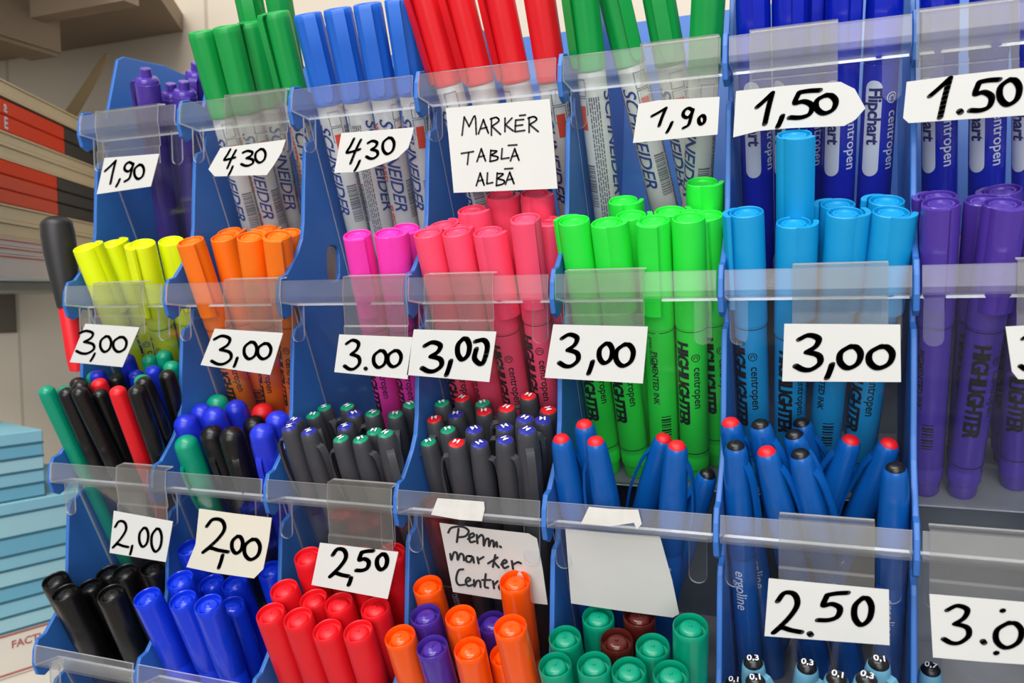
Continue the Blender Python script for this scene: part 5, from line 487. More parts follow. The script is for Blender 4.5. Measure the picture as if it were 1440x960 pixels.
{"row":2,"col":3,"outline":[[0.26292,-0.03198,1.07024],[0.28693,-0.03169,1.06936],[0.31043,-0.03155,1.06894],[0.31451,-0.0308,1.06667],[0.31526,-0.02533,1.0501],[0.31529,-0.01874,1.03012],[0.28845,-0.01863,1.02979],[0.26342,-0.01892,1.03069]],"w":0.0013,"strokes":[[[0.27316,-0.03121,1.06792],[0.27093,-0.02874,1.06043]],[[0.26706,-0.03036,1.06535],[0.26766,-0.0307,1.06637],[0.26825,-0.03103,1.06738],[0.26928,-0.0313,1.06821],[0.27114,-0.03152,1.06886],[0.27342,-0.03168,1.06933],[0.27538,-0.03171,1.06944],[0.27688,-0.03158,1.06904],[0.27807,-0.03133,1.06828],[0.27866,-0.03104,1.0674],[0.2784,-0.0307,1.06637],[0.27752,-0.03032,1.06522],[0.27644,-0.03001,1.06429],[0.27522,-0.02985,1.06379],[0.27378,-0.02975,1.06351],[0.27234,-0.02966,1.06322]],[[0.27749,-0.02953,1.06282],[0.27883,-0.02974,1.06348],[0.28016,-0.02996,1.06414],[0.28105,-0.03016,1.06475],[0.28128,-0.03038,1.06541],[0.28108,-0.03059,1.06603],[0.28066,-0.03067,1.06628],[0.27997,-0.03057,1.06599],[0.27907,-0.03035,1.06532],[0.27842,-0.03008,1.06449],[0.27819,-0.0297,1.06336],[0.27821,-0.02928,1.06206],[0.27852,-0.02899,1.0612],[0.27923,-0.02897,1.06113],[0.28023,-0.02909,1.06151],[0.28122,-0.02922,1.06188]],[[0.28273,-0.03043,1.06557],[0.28236,-0.02891,1.06094]],[[0.2828,-0.02979,1.06361],[0.28361,-0.03006,1.06445],[0.28442,-0.03034,1.06528],[0.28508,-0.03051,1.0658],[0.28549,-0.03052,1.06582],[0.28575,-0.03042,1.06553],[0.28601,-0.03033,1.06524]],[[0.28617,-0.03012,1.0646],[0.28593,-0.02951,1.06276],[0.28569,-0.0289,1.06091],[0.28568,-0.02858,1.05996],[0.28605,-0.0288,1.06062],[0.28665,-0.02931,1.06218],[0.28725,-0.02972,1.06341],[0.28786,-0.02991,1.06397],[0.28848,-0.02999,1.06422],[0.28887,-0.0299,1.06396],[0.28883,-0.02949,1.06272],[0.28856,-0.02892,1.06097],[0.2885,-0.02859,1.05999],[0.28887,-0.0288,1.06061],[0.28945,-0.02926,1.062],[0.29,-0.0296,1.06303],[0.29049,-0.02969,1.06333],[0.29095,-0.02968,1.06327],[0.29125,-0.02955,1.0629],[0.29121,-0.02922,1.06189],[0.29101,-0.02878,1.06055],[0.29103,-0.02855,1.05986],[0.29156,-0.02878,1.06057],[0.29231,-0.02923,1.06192],[0.29286,-0.02948,1.06267],[0.29299,-0.02932,1.0622],[0.29291,-0.02897,1.06113],[0.29284,-0.02861,1.06005]],[[0.29442,-0.02876,1.06048],[0.29486,-0.0286,1.06]],[[0.26594,-0.02635,1.05319],[0.26589,-0.02588,1.05178],[0.26583,-0.02542,1.05037],[0.26601,-0.02523,1.04981],[0.26657,-0.02557,1.05084],[0.26736,-0.02619,1.05271],[0.2681,-0.02665,1.0541],[0.26877,-0.02679,1.05453],[0.26939,-0.02677,1.05448],[0.26981,-0.02662,1.05402],[0.26983,-0.02621,1.05275],[0.26964,-0.02565,1.05108],[0.26968,-0.02537,1.05022],[0.27019,-0.02563,1.05102],[0.27093,-0.02617,1.05264],[0.27163,-0.02655,1.05381],[0.27226,-0.02663,1.05404],[0.27285,-0.02655,1.05381],[0.27326,-0.02639,1.05331],[0.27335,-0.02612,1.05251],[0.27325,-0.02577,1.05142],[0.27314,-0.02541,1.05033]],[[0.27782,-0.02633,1.05314],[0.27686,-0.02633,1.05314],[0.2759,-0.02633,1.05313],[0.27515,-0.02624,1.05285],[0.27465,-0.02596,1.05201],[0.27437,-0.02559,1.0509],[0.27442,-0.02532,1.05007],[0.27495,-0.0252,1.04971],[0.27581,-0.02518,1.04964],[0.27663,-0.02527,1.04992],[0.27732,-0.02559,1.05088],[0.27796,-0.02602,1.05218],[0.27842,-0.02622,1.05281],[0.27858,-0.02602,1.05219],[0.27856,-0.02559,1.05089],[0.27854,-0.02516,1.04959]],[[0.28103,-0.02623,1.05283],[0.28113,-0.02513,1.04948]],[[0.28147,-0.0258,1.05153],[0.28438,-0.02644,1.05346]],[[0.29108,-0.02703,1.05526],[0.28873,-0.02475,1.04834]],[[0.28642,-0.02532,1.05008],[0.29217,-0.02664,1.05406]],[[0.2898,-0.02567,1.05113],[0.29195,-0.02478,1.04844]],[[0.2935,-0.02537,1.05022],[0.29471,-0.02556,1.0508],[0.29592,-0.02575,1.05138],[0.29668,-0.02593,1.05191],[0.29674,-0.02612,1.05248],[0.29635,-0.02629,1.053],[0.29585,-0.02633,1.05314],[0.29521,-0.02618,1.05268],[0.29445,-0.0259,1.05183],[0.29399,-0.02561,1.05094],[0.29403,-0.02529,1.04998],[0.29438,-0.02496,1.04897],[0.29488,-0.02476,1.04838],[0.29556,-0.0248,1.04851],[0.29639,-0.02498,1.04905],[0.29722,-0.02516,1.04959]],[[0.2996,-0.02625,1.0529],[0.2996,-0.02481,1.04853]],[[0.29995,-0.02561,1.05096],[0.30091,-0.02582,1.05158],[0.30187,-0.02602,1.05221],[0.3027,-0.02615,1.05259],[0.30331,-0.02615,1.05259],[0.30378,-0.02607,1.05235],[0.30426,-0.02599,1.05211]],[[0.27183,-0.02365,1.04502],[0.27087,-0.02359,1.04483],[0.2699,-0.02353,1.04464],[0.26899,-0.02332,1.04401],[0.2681,-0.02284,1.04255],[0.26727,-0.02221,1.04064],[0.26676,-0.02164,1.03892],[0.26669,-0.02118,1.03753],[0.26696,-0.02078,1.03632],[0.26752,-0.02053,1.03554],[0.26847,-0.02048,1.03541],[0.26971,-0.02057,1.03569],[0.27095,-0.02067,1.03597]],[[0.27188,-0.02116,1.03747],[0.27301,-0.02136,1.03807],[0.27415,-0.02156,1.03867],[0.27483,-0.02174,1.03922],[0.27478,-0.02193,1.0398],[0.27428,-0.0221,1.04032],[0.27371,-0.02215,1.04045],[0.27309,-0.02199,1.03997],[0.2724,-0.0217,1.0391],[0.272,-0.0214,1.03818],[0.27202,-0.02107,1.03718],[0.27234,-0.02073,1.03615],[0.27288,-0.02052,1.03552],[0.27368,-0.02054,1.0356],[0.2747,-0.0207,1.03609],[0.27572,-0.02086,1.03657]],[[0.27686,-0.02182,1.03947],[0.27666,-0.02132,1.03795],[0.27646,-0.02082,1.03644],[0.2765,-0.02058,1.0357],[0.27696,-0.0208,1.03638],[0.27767,-0.02129,1.03785],[0.27836,-0.02165,1.03896],[0.27902,-0.0218,1.0394],[0.27967,-0.02183,1.03949],[0.28011,-0.02173,1.03918],[0.2802,-0.02144,1.0383],[0.28007,-0.02101,1.03701],[0.27994,-0.02059,1.03572]],[[0.28412,-0.02324,1.04375],[0.2834,-0.02239,1.04119],[0.28267,-0.02154,1.03861],[0.28234,-0.02091,1.03671],[0.28268,-0.02066,1.03596],[0.28343,-0.02065,1.03591],[0.28417,-0.02063,1.03585]],[[0.28156,-0.02201,1.04004],[0.28622,-0.0222,1.04061]],[[0.28744,-0.02202,1.04008],[0.28745,-0.02067,1.03599]],[[0.28778,-0.02136,1.03808],[0.29008,-0.02213,1.04041]],[[0.29184,-0.02176,1.03927],[0.2912,-0.0215,1.0385],[0.29056,-0.02125,1.03773],[0.29021,-0.02101,1.03702],[0.29033,-0.02078,1.03632],[0.29075,-0.02057,1.03569],[0.29126,-0.02047,1.03538],[0.29189,-0.02054,1.03558],[0.29262,-0.02071,1.03611],[0.29313,-0.02091,1.03671],[0.29329,-0.02114,1.03739],[0.29324,-0.02139,1.03815],[0.29305,-0.02158,1.03874],[0.29273,-0.02168,1.03903],[0.29229,-0.02172,1.03915],[0.29184,-0.02176,1.03927]],[[0.29502,-0.02166,1.03899],[0.29409,-0.0196,1.03274]],[[0.29491,-0.02143,1.0383],[0.29592,-0.02154,1.03863],[0.29693,-0.02165,1.03895],[0.29756,-0.02163,1.0389],[0.29764,-0.02138,1.03814],[0.29735,-0.02101,1.037],[0.2969,-0.02071,1.03611],[0.2963,-0.0206,1.03576],[0.29553,-0.02056,1.03566],[0.29477,-0.02053,1.03556]],[[0.29923,-0.02108,1.03722],[0.30029,-0.02122,1.03765],[0.30134,-0.02137,1.03809],[0.30196,-0.02151,1.03851],[0.3019,-0.02168,1.03905],[0.30141,-0.02186,1.03957],[0.30086,-0.0219,1.03972],[0.30028,-0.02175,1.03924],[0.29963,-0.02146,1.03837],[0.29927,-0.02117,1.03749],[0.29935,-0.02087,1.0366],[0.2997,-0.02058,1.0357],[0.30021,-0.0204,1.03517],[0.30089,-0.02044,1.03529],[0.30171,-0.02061,1.03579],[0.30253,-0.02077,1.03629]],[[0.30389,-0.02159,1.03876],[0.3038,-0.02114,1.0374],[0.30371,-0.02069,1.03603],[0.3038,-0.02047,1.03537],[0.3042,-0.02067,1.03597],[0.30479,-0.0211,1.03727],[0.30534,-0.02142,1.03827],[0.30583,-0.02155,1.03864],[0.30629,-0.02157,1.03871],[0.30662,-0.02148,1.03843],[0.30674,-0.02123,1.03768],[0.30673,-0.02087,1.03658],[0.30672,-0.0205,1.03548]]],"slope":0.33,"tab":[[0.2616,-0.03622,1.07588],[0.26533,-0.03622,1.0844],[0.27583,-0.03622,1.08446],[0.29029,-0.03622,1.08448],[0.29061,-0.03622,1.08101],[0.28899,-0.03622,1.07493],[0.27756,-0.03622,1.07469]]},
{"row":2,"col":4,"outline":[[0.3297,-0.03303,1.07344],[0.35216,-0.03302,1.07339],[0.37472,-0.03315,1.0738],[0.37872,-0.02594,1.05196],[0.38082,-0.02005,1.0341],[0.37767,-0.01927,1.03173],[0.35168,-0.01934,1.03195],[0.32779,-0.01957,1.03263]],"w":0.00107,"strokes":[],"slope":0.33,"tab":[[0.33912,-0.03622,1.07811],[0.34297,-0.03622,1.0861],[0.35312,-0.03622,1.08589],[0.36603,-0.03622,1.08657],[0.36762,-0.03622,1.08018],[0.36532,-0.03622,1.0777],[0.36402,-0.03622,1.08053],[0.35305,-0.03622,1.07796]]},
{"row":2,"col":5,"outline":[[0.42261,-0.03882,1.0615],[0.46962,-0.03882,1.06192],[0.47006,-0.03882,1.03894],[0.42087,-0.03882,1.03616]],"w":0.00249,"strokes":[[[0.42633,-0.03882,1.05212],[0.42698,-0.03882,1.05319],[0.42762,-0.03882,1.05432],[0.42829,-0.03882,1.05532],[0.42906,-0.03882,1.05601],[0.43002,-0.03882,1.05637],[0.43113,-0.03882,1.05648],[0.43219,-0.03882,1.05634],[0.43301,-0.03882,1.05593],[0.43362,-0.03882,1.0552],[0.43408,-0.03882,1.05416],[0.43432,-0.03882,1.05294],[0.43425,-0.03882,1.05164],[0.43381,-0.03882,1.05027],[0.43306,-0.03882,1.04878],[0.43208,-0.03882,1.04719],[0.43094,-0.03882,1.04554],[0.42959,-0.03882,1.04381],[0.42802,-0.03882,1.04199],[0.42635,-0.03882,1.04013],[0.42472,-0.03882,1.03828]],[[0.42472,-0.03882,1.03828],[0.42549,-0.03882,1.039],[0.42625,-0.03882,1.03976],[0.42702,-0.03882,1.04043],[0.42784,-0.03882,1.04085],[0.42872,-0.03882,1.04092],[0.42963,-0.03882,1.04073],[0.43058,-0.03882,1.04046],[0.43157,-0.03882,1.04026],[0.43261,-0.03882,1.04017],[0.43369,-0.03882,1.04009],[0.43479,-0.03882,1.04002],[0.43588,-0.03882,1.03994]],[[0.43918,-0.03882,1.03997],[0.43977,-0.03882,1.0392]],[[0.45401,-0.03882,1.05894],[0.45294,-0.03882,1.05877],[0.45186,-0.03882,1.05861],[0.45079,-0.03882,1.05843],[0.44977,-0.03882,1.05822],[0.44882,-0.03882,1.05796],[0.44791,-0.03882,1.05768],[0.44702,-0.03882,1.05738],[0.44612,-0.03882,1.05709]],[[0.44612,-0.03882,1.05709],[0.44561,-0.03882,1.05582],[0.44502,-0.03882,1.05447],[0.44458,-0.03882,1.05329],[0.44454,-0.03882,1.05254],[0.44506,-0.03882,1.05245],[0.44597,-0.03882,1.05284],[0.44702,-0.03882,1.05333],[0.44797,-0.03882,1.05354],[0.44885,-0.03882,1.05341],[0.44976,-0.03882,1.05313],[0.45054,-0.03882,1.05271],[0.45102,-0.03882,1.05215],[0.45114,-0.03882,1.05136],[0.45101,-0.03882,1.05037],[0.45067,-0.03882,1.04936],[0.45019,-0.03882,1.04852],[0.44954,-0.03882,1.04788],[0.4487,-0.03882,1.04735],[0.44775,-0.03882,1.04691],[0.44678,-0.03882,1.04656],[0.44576,-0.03882,1.04632],[0.44468,-0.03882,1.04619],[0.44357,-0.03882,1.04611],[0.44247,-0.03882,1.04601]],[[0.45987,-0.03882,1.05759],[0.45906,-0.03882,1.0567],[0.45821,-0.03882,1.05583],[0.45744,-0.03882,1.05492],[0.4569,-0.03882,1.0539],[0.45661,-0.03882,1.05268],[0.4565,-0.03882,1.05132],[0.45656,-0.03882,1.04999],[0.45677,-0.03882,1.04885],[0.45717,-0.03882,1.04786],[0.45776,-0.03882,1.04696],[0.45845,-0.03882,1.0463],[0.45916,-0.03882,1.04605],[0.45994,-0.03882,1.0463],[0.46081,-0.03882,1.04694],[0.46164,-0.03882,1.04784],[0.46228,-0.03882,1.04884],[0.46272,-0.03882,1.05002],[0.46302,-0.03882,1.05141],[0.46318,-0.03882,1.05283],[0.46318,-0.03882,1.05406],[0.46297,-0.03882,1.05513],[0.46258,-0.03882,1.0561],[0.46209,-0.03882,1.0569],[0.4616,-0.03882,1.05744],[0.4611,-0.03882,1.05761],[0.46057,-0.03882,1.05749],[0.46002,-0.03882,1.05725],[0.45948,-0.03882,1.05707]]],"slope":0,"flap":[0.42658,0.46425,1.0524]},
{"row":2,"col":6,"outline":[[0.48448,-0.03882,1.06188],[0.50776,-0.03882,1.06232],[0.52452,-0.03882,1.06265],[0.5249,-0.03882,1.03846],[0.50317,-0.03882,1.03696],[0.48602,-0.03882,1.03621]],"w":0.00219,"strokes":[[[0.49092,-0.03882,1.05619],[0.4918,-0.03882,1.05683],[0.49268,-0.03882,1.05753],[0.49355,-0.03882,1.05812],[0.49443,-0.03882,1.05844],[0.49541,-0.03882,1.05846],[0.49647,-0.03882,1.05826],[0.49739,-0.03882,1.05787],[0.49795,-0.03882,1.05736],[0.49808,-0.03882,1.05664],[0.49789,-0.03882,1.05574],[0.4975,-0.03882,1.05477],[0.49699,-0.03882,1.0539],[0.49633,-0.03882,1.05314],[0.4955,-0.03882,1.05243],[0.49459,-0.03882,1.05174],[0.49371,-0.03882,1.05104]],[[0.49371,-0.03882,1.05104],[0.49488,-0.03882,1.05085],[0.49611,-0.03882,1.0507],[0.49722,-0.03882,1.05048],[0.49804,-0.03882,1.05008],[0.49852,-0.03882,1.04942],[0.49876,-0.03882,1.04858],[0.49877,-0.03882,1.04767],[0.49857,-0.03882,1.04681],[0.49808,-0.03882,1.04595],[0.49731,-0.03882,1.04507],[0.49643,-0.03882,1.04426],[0.4956,-0.03882,1.04366],[0.49485,-0.03882,1.04329],[0.49409,-0.03882,1.0431],[0.49333,-0.03882,1.04304],[0.49258,-0.03882,1.04309],[0.49186,-0.03882,1.04328],[0.49115,-0.03882,1.04362],[0.49044,-0.03882,1.04402],[0.48973,-0.03882,1.04439]],[[0.50349,-0.03882,1.04547],[0.50413,-0.03882,1.04465]],[[0.51237,-0.03882,1.05393],[0.5113,-0.03882,1.0531],[0.51018,-0.03882,1.05227],[0.50916,-0.03882,1.05142],[0.50844,-0.03882,1.05049],[0.50806,-0.03882,1.0494],[0.50792,-0.03882,1.0482],[0.50801,-0.03882,1.04704],[0.50829,-0.03882,1.04606],[0.50883,-0.03882,1.04522],[0.50961,-0.03882,1.04447],[0.51053,-0.03882,1.04394],[0.51147,-0.03882,1.04377],[0.5125,-0.03882,1.04404],[0.51365,-0.03882,1.04467],[0.51474,-0.03882,1.04551],[0.51559,-0.03882,1.04643],[0.51616,-0.03882,1.0475],[0.51656,-0.03882,1.04874],[0.51676,-0.03882,1.04999],[0.51676,-0.03882,1.05107],[0.51648,-0.03882,1.05198],[0.51595,-0.03882,1.05281],[0.5153,-0.03882,1.05347],[0.51465,-0.03882,1.05391],[0.514,-0.03882,1.05403],[0.5133,-0.03882,1.05389],[0.51257,-0.03882,1.05364],[0.51186,-0.03882,1.05345]],[[0.51017,-0.03882,1.05849],[0.51033,-0.03882,1.05828]],[[0.5082,-0.03882,1.0414],[0.50836,-0.03882,1.04114]]],"slope":0,"flap":[0.48449,0.52219,1.05656]}]
JUMBO_TOP = (-0.0127, -0.0134, 1.2385)
# ---------------------------------------------------------------- the setting
def structure(o): o['kind'] = 'structure'; return o
def wall_material():
    m = bpy.data.materials.new('white_wall_tile'); m.use_nodes = True
    nt = m.node_tree; b = nt.nodes['Principled BSDF']
    tc = nt.nodes.new('ShaderNodeTexCoord')
    mp = nt.nodes.new('ShaderNodeMapping'); mp.inputs['Rotation'].default_value = (math.radians(90), 0, 0)
    mp.inputs['Location'].default_value = (0.1235, 0.0, 0.7)
    br = nt.nodes.new('ShaderNodeTexBrick')
    br.offset = 0.0
    br.inputs['Color1'].default_value = srgb(206, 194, 176); br.inputs['Color2'].default_value = srgb(203, 191, 173)
    br.inputs['Mortar'].default_value = srgb(176, 164, 146)
    br.inputs['Scale'].default_value = 1.0; br.inputs['Mortar Size'].default_value = 0.0022
    br.inputs['Brick Width'].default_value = 0.27; br.inputs['Row Height'].default_value = 3.0
    nt.links.new(tc.outputs['Object'], mp.inputs['Vector']); nt.links.new(mp.outputs['Vector'], br.inputs['Vector'])
    nt.links.new(br.outputs['Color'], b.inputs['Base Color'])
    b.inputs['Roughness'].default_value = 0.4
    return m
WALLY = 0.26
bm = bmesh.new(); box(bm, -1.6, 1.6, WALLY, WALLY + 0.08, 0.0, 2.6)
structure(link('wall_back', finish(bm, 'wall_back', False), wall_material()))
bm = bmesh.new(); box(bm, -1.6, 1.6, -2.4, WALLY, -0.05, 0.0)
structure(link('floor', finish(bm, 'floor', False), plastic('floor_tile', (150, 140, 128), 0.5, 0.4, 0.06, 6)))
CTR = Z0 - 0.60
ct = empty('counter', (0.2, 0.05, 0))
bm = bmesh.new(); box(bm, -1.0, 0.85, -0.16, WALLY - 0.002, CTR - 0.03, CTR)
bmesh.ops.bevel(bm, geom=bm.edges[:], offset=0.004, segments=2, affect='EDGES')
o = link('worktop', finish(bm, 'worktop'), plastic('cream_laminate', (216, 208, 192), 0.45, 0.4, 0.04, 12)); o.parent = ct; o.location = (-0.2, -0.05, 0)
bm = bmesh.new(); box(bm, -0.98, 0.83, -0.13, WALLY - 0.004, 0.0, CTR - 0.03)
o = link('cabinet_body', finish(bm, 'cabinet_body', False), plastic('cabinet_white', (206, 202, 194), 0.5)); o.parent = ct; o.location = (-0.2, -0.05, 0)
tag(ct, 'cream shop counter under the blue pen rack', 'counter')

# ---------------------------------------------------------------- the rack
PW, SY, SZ = 0.08, 0.016009, 0.10724        # pocket pitch, step forward and step down from tier to tier
NCOL, NT = 7, 5
rack = empty('pen_display_rack', (0.28, 0.05, CTR))
RO = -Vector((0.28, 0.05, CTR))
def rim(r): return -SY * r, Z0 - SZ * r
def divider_outline():
    pts = []
    for r in range(NT):
        y, z = rim(r)
        prof = ([(.13, .03), (.112, .043), (.098, .0475), (.071, .050), (.034, .047), (.029, .044), (.0178, .003), (.010, .004)] if r == 0 else [])
        prof += [(.004, .0045), (-.001, .003), (-.0035, -.003), (-.0042, -.011), (-.0022, -.0175), (.002, -.0195), (.006, -.0175), (.0078, -.013),
                 (.0185, -.0135), (.0175, -.0235), (.0105, -.0265), (.0088, -.030), (.007, -.05), (.0055, -.072), (.0035, -.082), (-.001, -.090), (-.0065, -.0965), (-.010, -.1005)]
        pts += [(y + a, z + b) for a, b in prof]
    y, z = rim(NT - 1)
    pts += [(y - .01, CTR), (.13 - SY * 4, CTR)]
    return pts
def divider_mesh(hole):
    c = bpy.data.curves.new('d', 'CURVE'); c.dimensions = '2D'; c.fill_mode = 'BOTH'
    c.extrude = 0.0007; c.bevel_depth = 0.0006; c.bevel_resolution = 1
    loops = [divider_outline()]
    if hole:
        cy, cz = 0.034, Z0 - 0.095
        loops.append([(cy + .0075 * math.copysign(abs(math.cos(a)) ** .6, math.cos(a)), cz + .0115 * math.copysign(abs(math.sin(a)) ** .6, math.sin(a))) for a in [i * math.pi / 8 for i in range(16)]])
    for L in loops:
        s = c.splines.new('POLY'); s.points.add(len(L) - 1); s.use_cyclic_u = True
        for p, q in zip(s.points, L): p.co = (q[0], q[1], 0, 1)
    o = bpy.data.objects.new('d', c); COL.objects.link(o)
    me = bpy.data.meshes.new_from_object(o.evaluated_get(bpy.context.evaluated_depsgraph_get()))
    bpy.data.objects.remove(o)
    for v in me.vertices: v.co = (v.co.z, v.co.x, v.co.y)   # local XY -> world YZ
    me.materials.clear()
    for p in me.polygons: p.use_smooth = False
    return me
dm = divider_mesh(True); dm2 = divider_mesh(False)
for k in range(NCOL + 1):
    o = link('divider_panel', dm2 if k == 0 else dm, RACK, rack); o.location = RO + Vector((k * PW, 0, 0))
bm = bmesh.new()
bk_y = lambda z: 0.1305 - (Z0 + .056 - z) * SY / SZ
zs_ = (Z0 + .056, Z0 - .085, CTR)
for i, mt_ in enumerate((RACK, plastic('dark_grey_back', (74, 82, 96), 0.4))):
    bm = bmesh.new(); za, zb = zs_[i], zs_[i + 1]
    prism(bm, [(0, bk_y(za), za), (0, bk_y(za) + .003, za), (0, bk_y(zb) + .003, zb), (0, bk_y(zb), zb)], (NCOL * PW, 0, 0))
    o = link('back_panel', finish(bm, 'back_panel', False), mt_, rack); o.location = RO
    o['label'] = ('blue upper back panel', 'dark grey lower back panel')[i]
TRAY = clear('clear_grey_tray', tint=(0.62, 0.64, 0.66), haze=0.45, hazecol=(0.42, 0.43, 0.46), gloss=0.08, rough=0.2)
for r in range(4):
    y, z = rim(r)
    for k in range(NCOL):
        xa, xb = k * PW + .0016, (k + 1) * PW - .0016
        # clear front: slanted panel, short ledge, and the wide lip on top that carries the labels
        bm = bmesh.new()
        strip(bm, [(y + .0065 + .43 * .113, z - .113), (y + .0065 + .43 * .0125, z - .0125)], xa, xb, .0012)
        o = link('pocket_front', finish(bm, 'pocket_front', False), None, rack, [CLEAR, EDGE]); o.location = RO
        bm = bmesh.new()
        strip(bm, [(y - .0042, z + .0010), (y - .0052, z - .0080), (y - .0047, z - .0108), (y + .0112, z - .0122)], xa + .0004, xb - .0002, .0013)
        l = link('front_lip', finish(bm, 'front_lip', False), None, o, [RIM, EDGE])
        for (u0, u1) in ((xa + .0016, xa + .0095), (xb - .0115, xb - .0035)):
            bm = bmesh.new()
            pts = []; c = (u0 + u1) / 2; h = (u1 - u0) / 2
            pts = [(u0, y + .0035, z - .0125), (u1, y + .0035, z - .0125), (u1, y + .0035, z - .0295)]
            pts += [(c + h * math.cos(a), y + .0035, z - .0295 - .0035 * math.sin(a)) for a in (math.pi * i / 8 for i in range(1, 8))]
            pts += [(u0, y + .0035, z - .0295)]
            prism(bm, pts, (0, .0012, 0), 0, 1)
            l = link('side_tab', finish(bm, 'side_tab', False), None, o, [CLEAR, EDGE])
        # pocket floor, square to the leaning pens
        bm = bmesh.new()
        fy, fz = y + .0565, z - .1125
        d = Vector((math.cos(math.radians(25)), math.sin(math.radians(25))))
        ln = .075
        strip(bm, [(fy, fz), (fy + d.x * ln, fz + d.y * ln)], xa, xb, .0014)
        o = link('pocket_floor', finish(bm, 'pocket_floor', False), None, rack, [TRAY, TRAY]); o.location = RO
tag(rack, 'blue tiered pen display rack with clear slanted pocket fronts', 'display rack')

# ---------------------------------------------------------------- pens
MESH = {}
def cached(key, fn):
    if key not in MESH: MESH[key] = fn()
    return MESH[key]
def with_mat(key, fn, mats):
    """mesh shared between all pens of one kind and colour"""
    def mk():
        me = cached(key[0], fn).copy()
        for m in mats: me.materials.append(m)
        return me
    return cached(key, mk)
def lat(name, prof, seg=28, mod=None, ang=35):
    bm = bmesh.new(); lathe(bm, prof, seg, mod); return finish(bm, name, True, ang)
# every mesh below hangs from z = 0 (its own top) downwards
CAPL = {'highlighter': .055, 'whiteboard_marker': .050, 'flipchart_marker': .047, 'slim_fineliner': .062, 'dome_cap_pen': .058, 'roller_pen': .056,
        'gel_pen': .062, 'permanent_marker': .050, 'technical_pen': .045}
def hl_cap(): return lat('cap', [(0, -.0014), (.0040, -.0014), (.0044, -.0007), (.0052, -.0007), (.0055, -.0022), (.0066, -.0022), (.0068, -.0002), (.0071, 0), (.0075, -.0004), (.0077, -.003), (.0079, -.055), (.0073, -.055)], 36)
def hl_clip():
    bm = bmesh.new(); pts = []
    for a in range(-62, 32, 6):
        t = (a + 62) / 92; rr_ = .0077 + .0030 * math.sin(min(t * 1.5, 1) * math.pi / 2)
        pts.append((rr_ * math.sin(math.radians(a)), -rr_ * math.cos(math.radians(a)), 0))
    pts.append((.0095 * math.sin(math.radians(34)), -.0095 * math.cos(math.radians(34)), 0))
    for a in range(30, -63, -10):
        rr_ = .0083 if a > -30 else .0074
        pts.append((rr_ * math.sin(math.radians(a)), -rr_ * math.cos(math.radians(a)), 0))
    prism(bm, pts, (0, 0, -.046))
    return finish(bm, 'clip', True, 35)
def hl_barrel(): return lat('barrel', [(0, 0), (.0070, 0), (.0075, -.0004), (.0075, -.074), (.0072, -.0752), (.0072, -.0765), (.0075, -.0772), (.0074, -.0835), (.0066, -.0842), (.0064, -.0905), (.0058, -.092), (0, -.092)], 32)
def hl_print():
    bm = bmesh.new()
    for q in (0, .00035, .0007):
        wrap(bm, idx(text_bm('HIGHLIGHTER', .0096, .00020, .0, 0.98, 0.80)), .0075, -.0075 - q, math.radians(-28 + q * 1500))
    wrap(bm, idx(text_bm('centropen', .0058, .00008)), .0075, -.021, math.radians(26))
    for r0 in (.0022, .0011):
        t = bmesh.new(); n = 20; vo = []
        for i in range(n):
            a = math.radians(40) + (2 * math.pi - math.radians(80 if r0 < .002 else 0)) * i / (n - 1 if r0 < .002 else n)
            vo.append((t.verts.new((r0 * math.cos(a), r0 * math.sin(a), 0)), t.verts.new(((r0 - .00045) * math.cos(a), (r0 - .00045) * math.sin(a), 0))))
        for i in range(n if r0 > .002 else n - 1):
            A, B = vo[i], vo[(i + 1) % n]; t.faces.new((A[0], B[0], B[1], A[1]))
        wrap(bm, idx(t), .0075, -.0135 - (.0022 - r0), math.radians(26))
    wrap(bm, idx(text_bm('PIGMENTED INK', .0042, .0001)), .0075, -.012, math.radians(165))
    wrap(bm, idx(text_bm('press to click', .0030, .00003)), .0075, -.004, math.radians(150))
    wrap(bm, idx(rect_bm([(i * .0016, 0, i * .0016 + (.0005, .0011, .0007, .0009)[i % 4], .005) for i in range(9)])), .0075, -.050, math.radians(200))
    wrap(bm, idx(rect_bm([(0, -.0225, .0004, .0225)])), .0075, -.0012, 0)
    wrap(bm, idx(rect_bm([(0, -.012, .0005, .012)])), .0075, -.0725, 0)
    return finish(bm, 'printed_text', False)
def wb_mod(a, z): return 1 + (.018 if -.049 < z < -.001 else 0) * math.cos(10 * a)
def wb_cap(): return lat('cap', [(0, -.0006), (.0056, -.0006), (.0060, -.0001), (.0072, 0), (.0077, -.0006), (.0079, -.0035), (.0079, -.020), (.0079, -.048), (.0080, -.0495), (.0076, -.050)], 60, wb_mod, 50)
def wb_clip():
    bm = bmesh.new(); sweep(bm, [(-.0072, -.0008), (-.0093, -.0008), (-.0099, -.002), (-.0097, -.020), (-.0093, -.040), (-.0091, -.045), (-.0091, -.0475)], .0066, .0014)
    return finish(bm, 'clip', True, 40)
def wb_barrel(): return lat('barrel', [(0, 0), (.0070, 0), (.0074, -.0006), (.0075, -.09), (.0070, -.094), (.0068, -.108), (.0056, -.112), (0, -.112)], 28)
def wb_blue():
    bm = bmesh.new()
    wrap(bm, idx(text_bm('SCHNEIDER', .0105, .00012, .35, 0.95)), .0075, -.010, math.radians(-22))
    wrap(bm, idx(text_bm('SCHNEIDER', .0105, .00012, .35, 0.95)), .0075, -.010, math.radians(168))
    return finish(bm, 'printed_name', False)
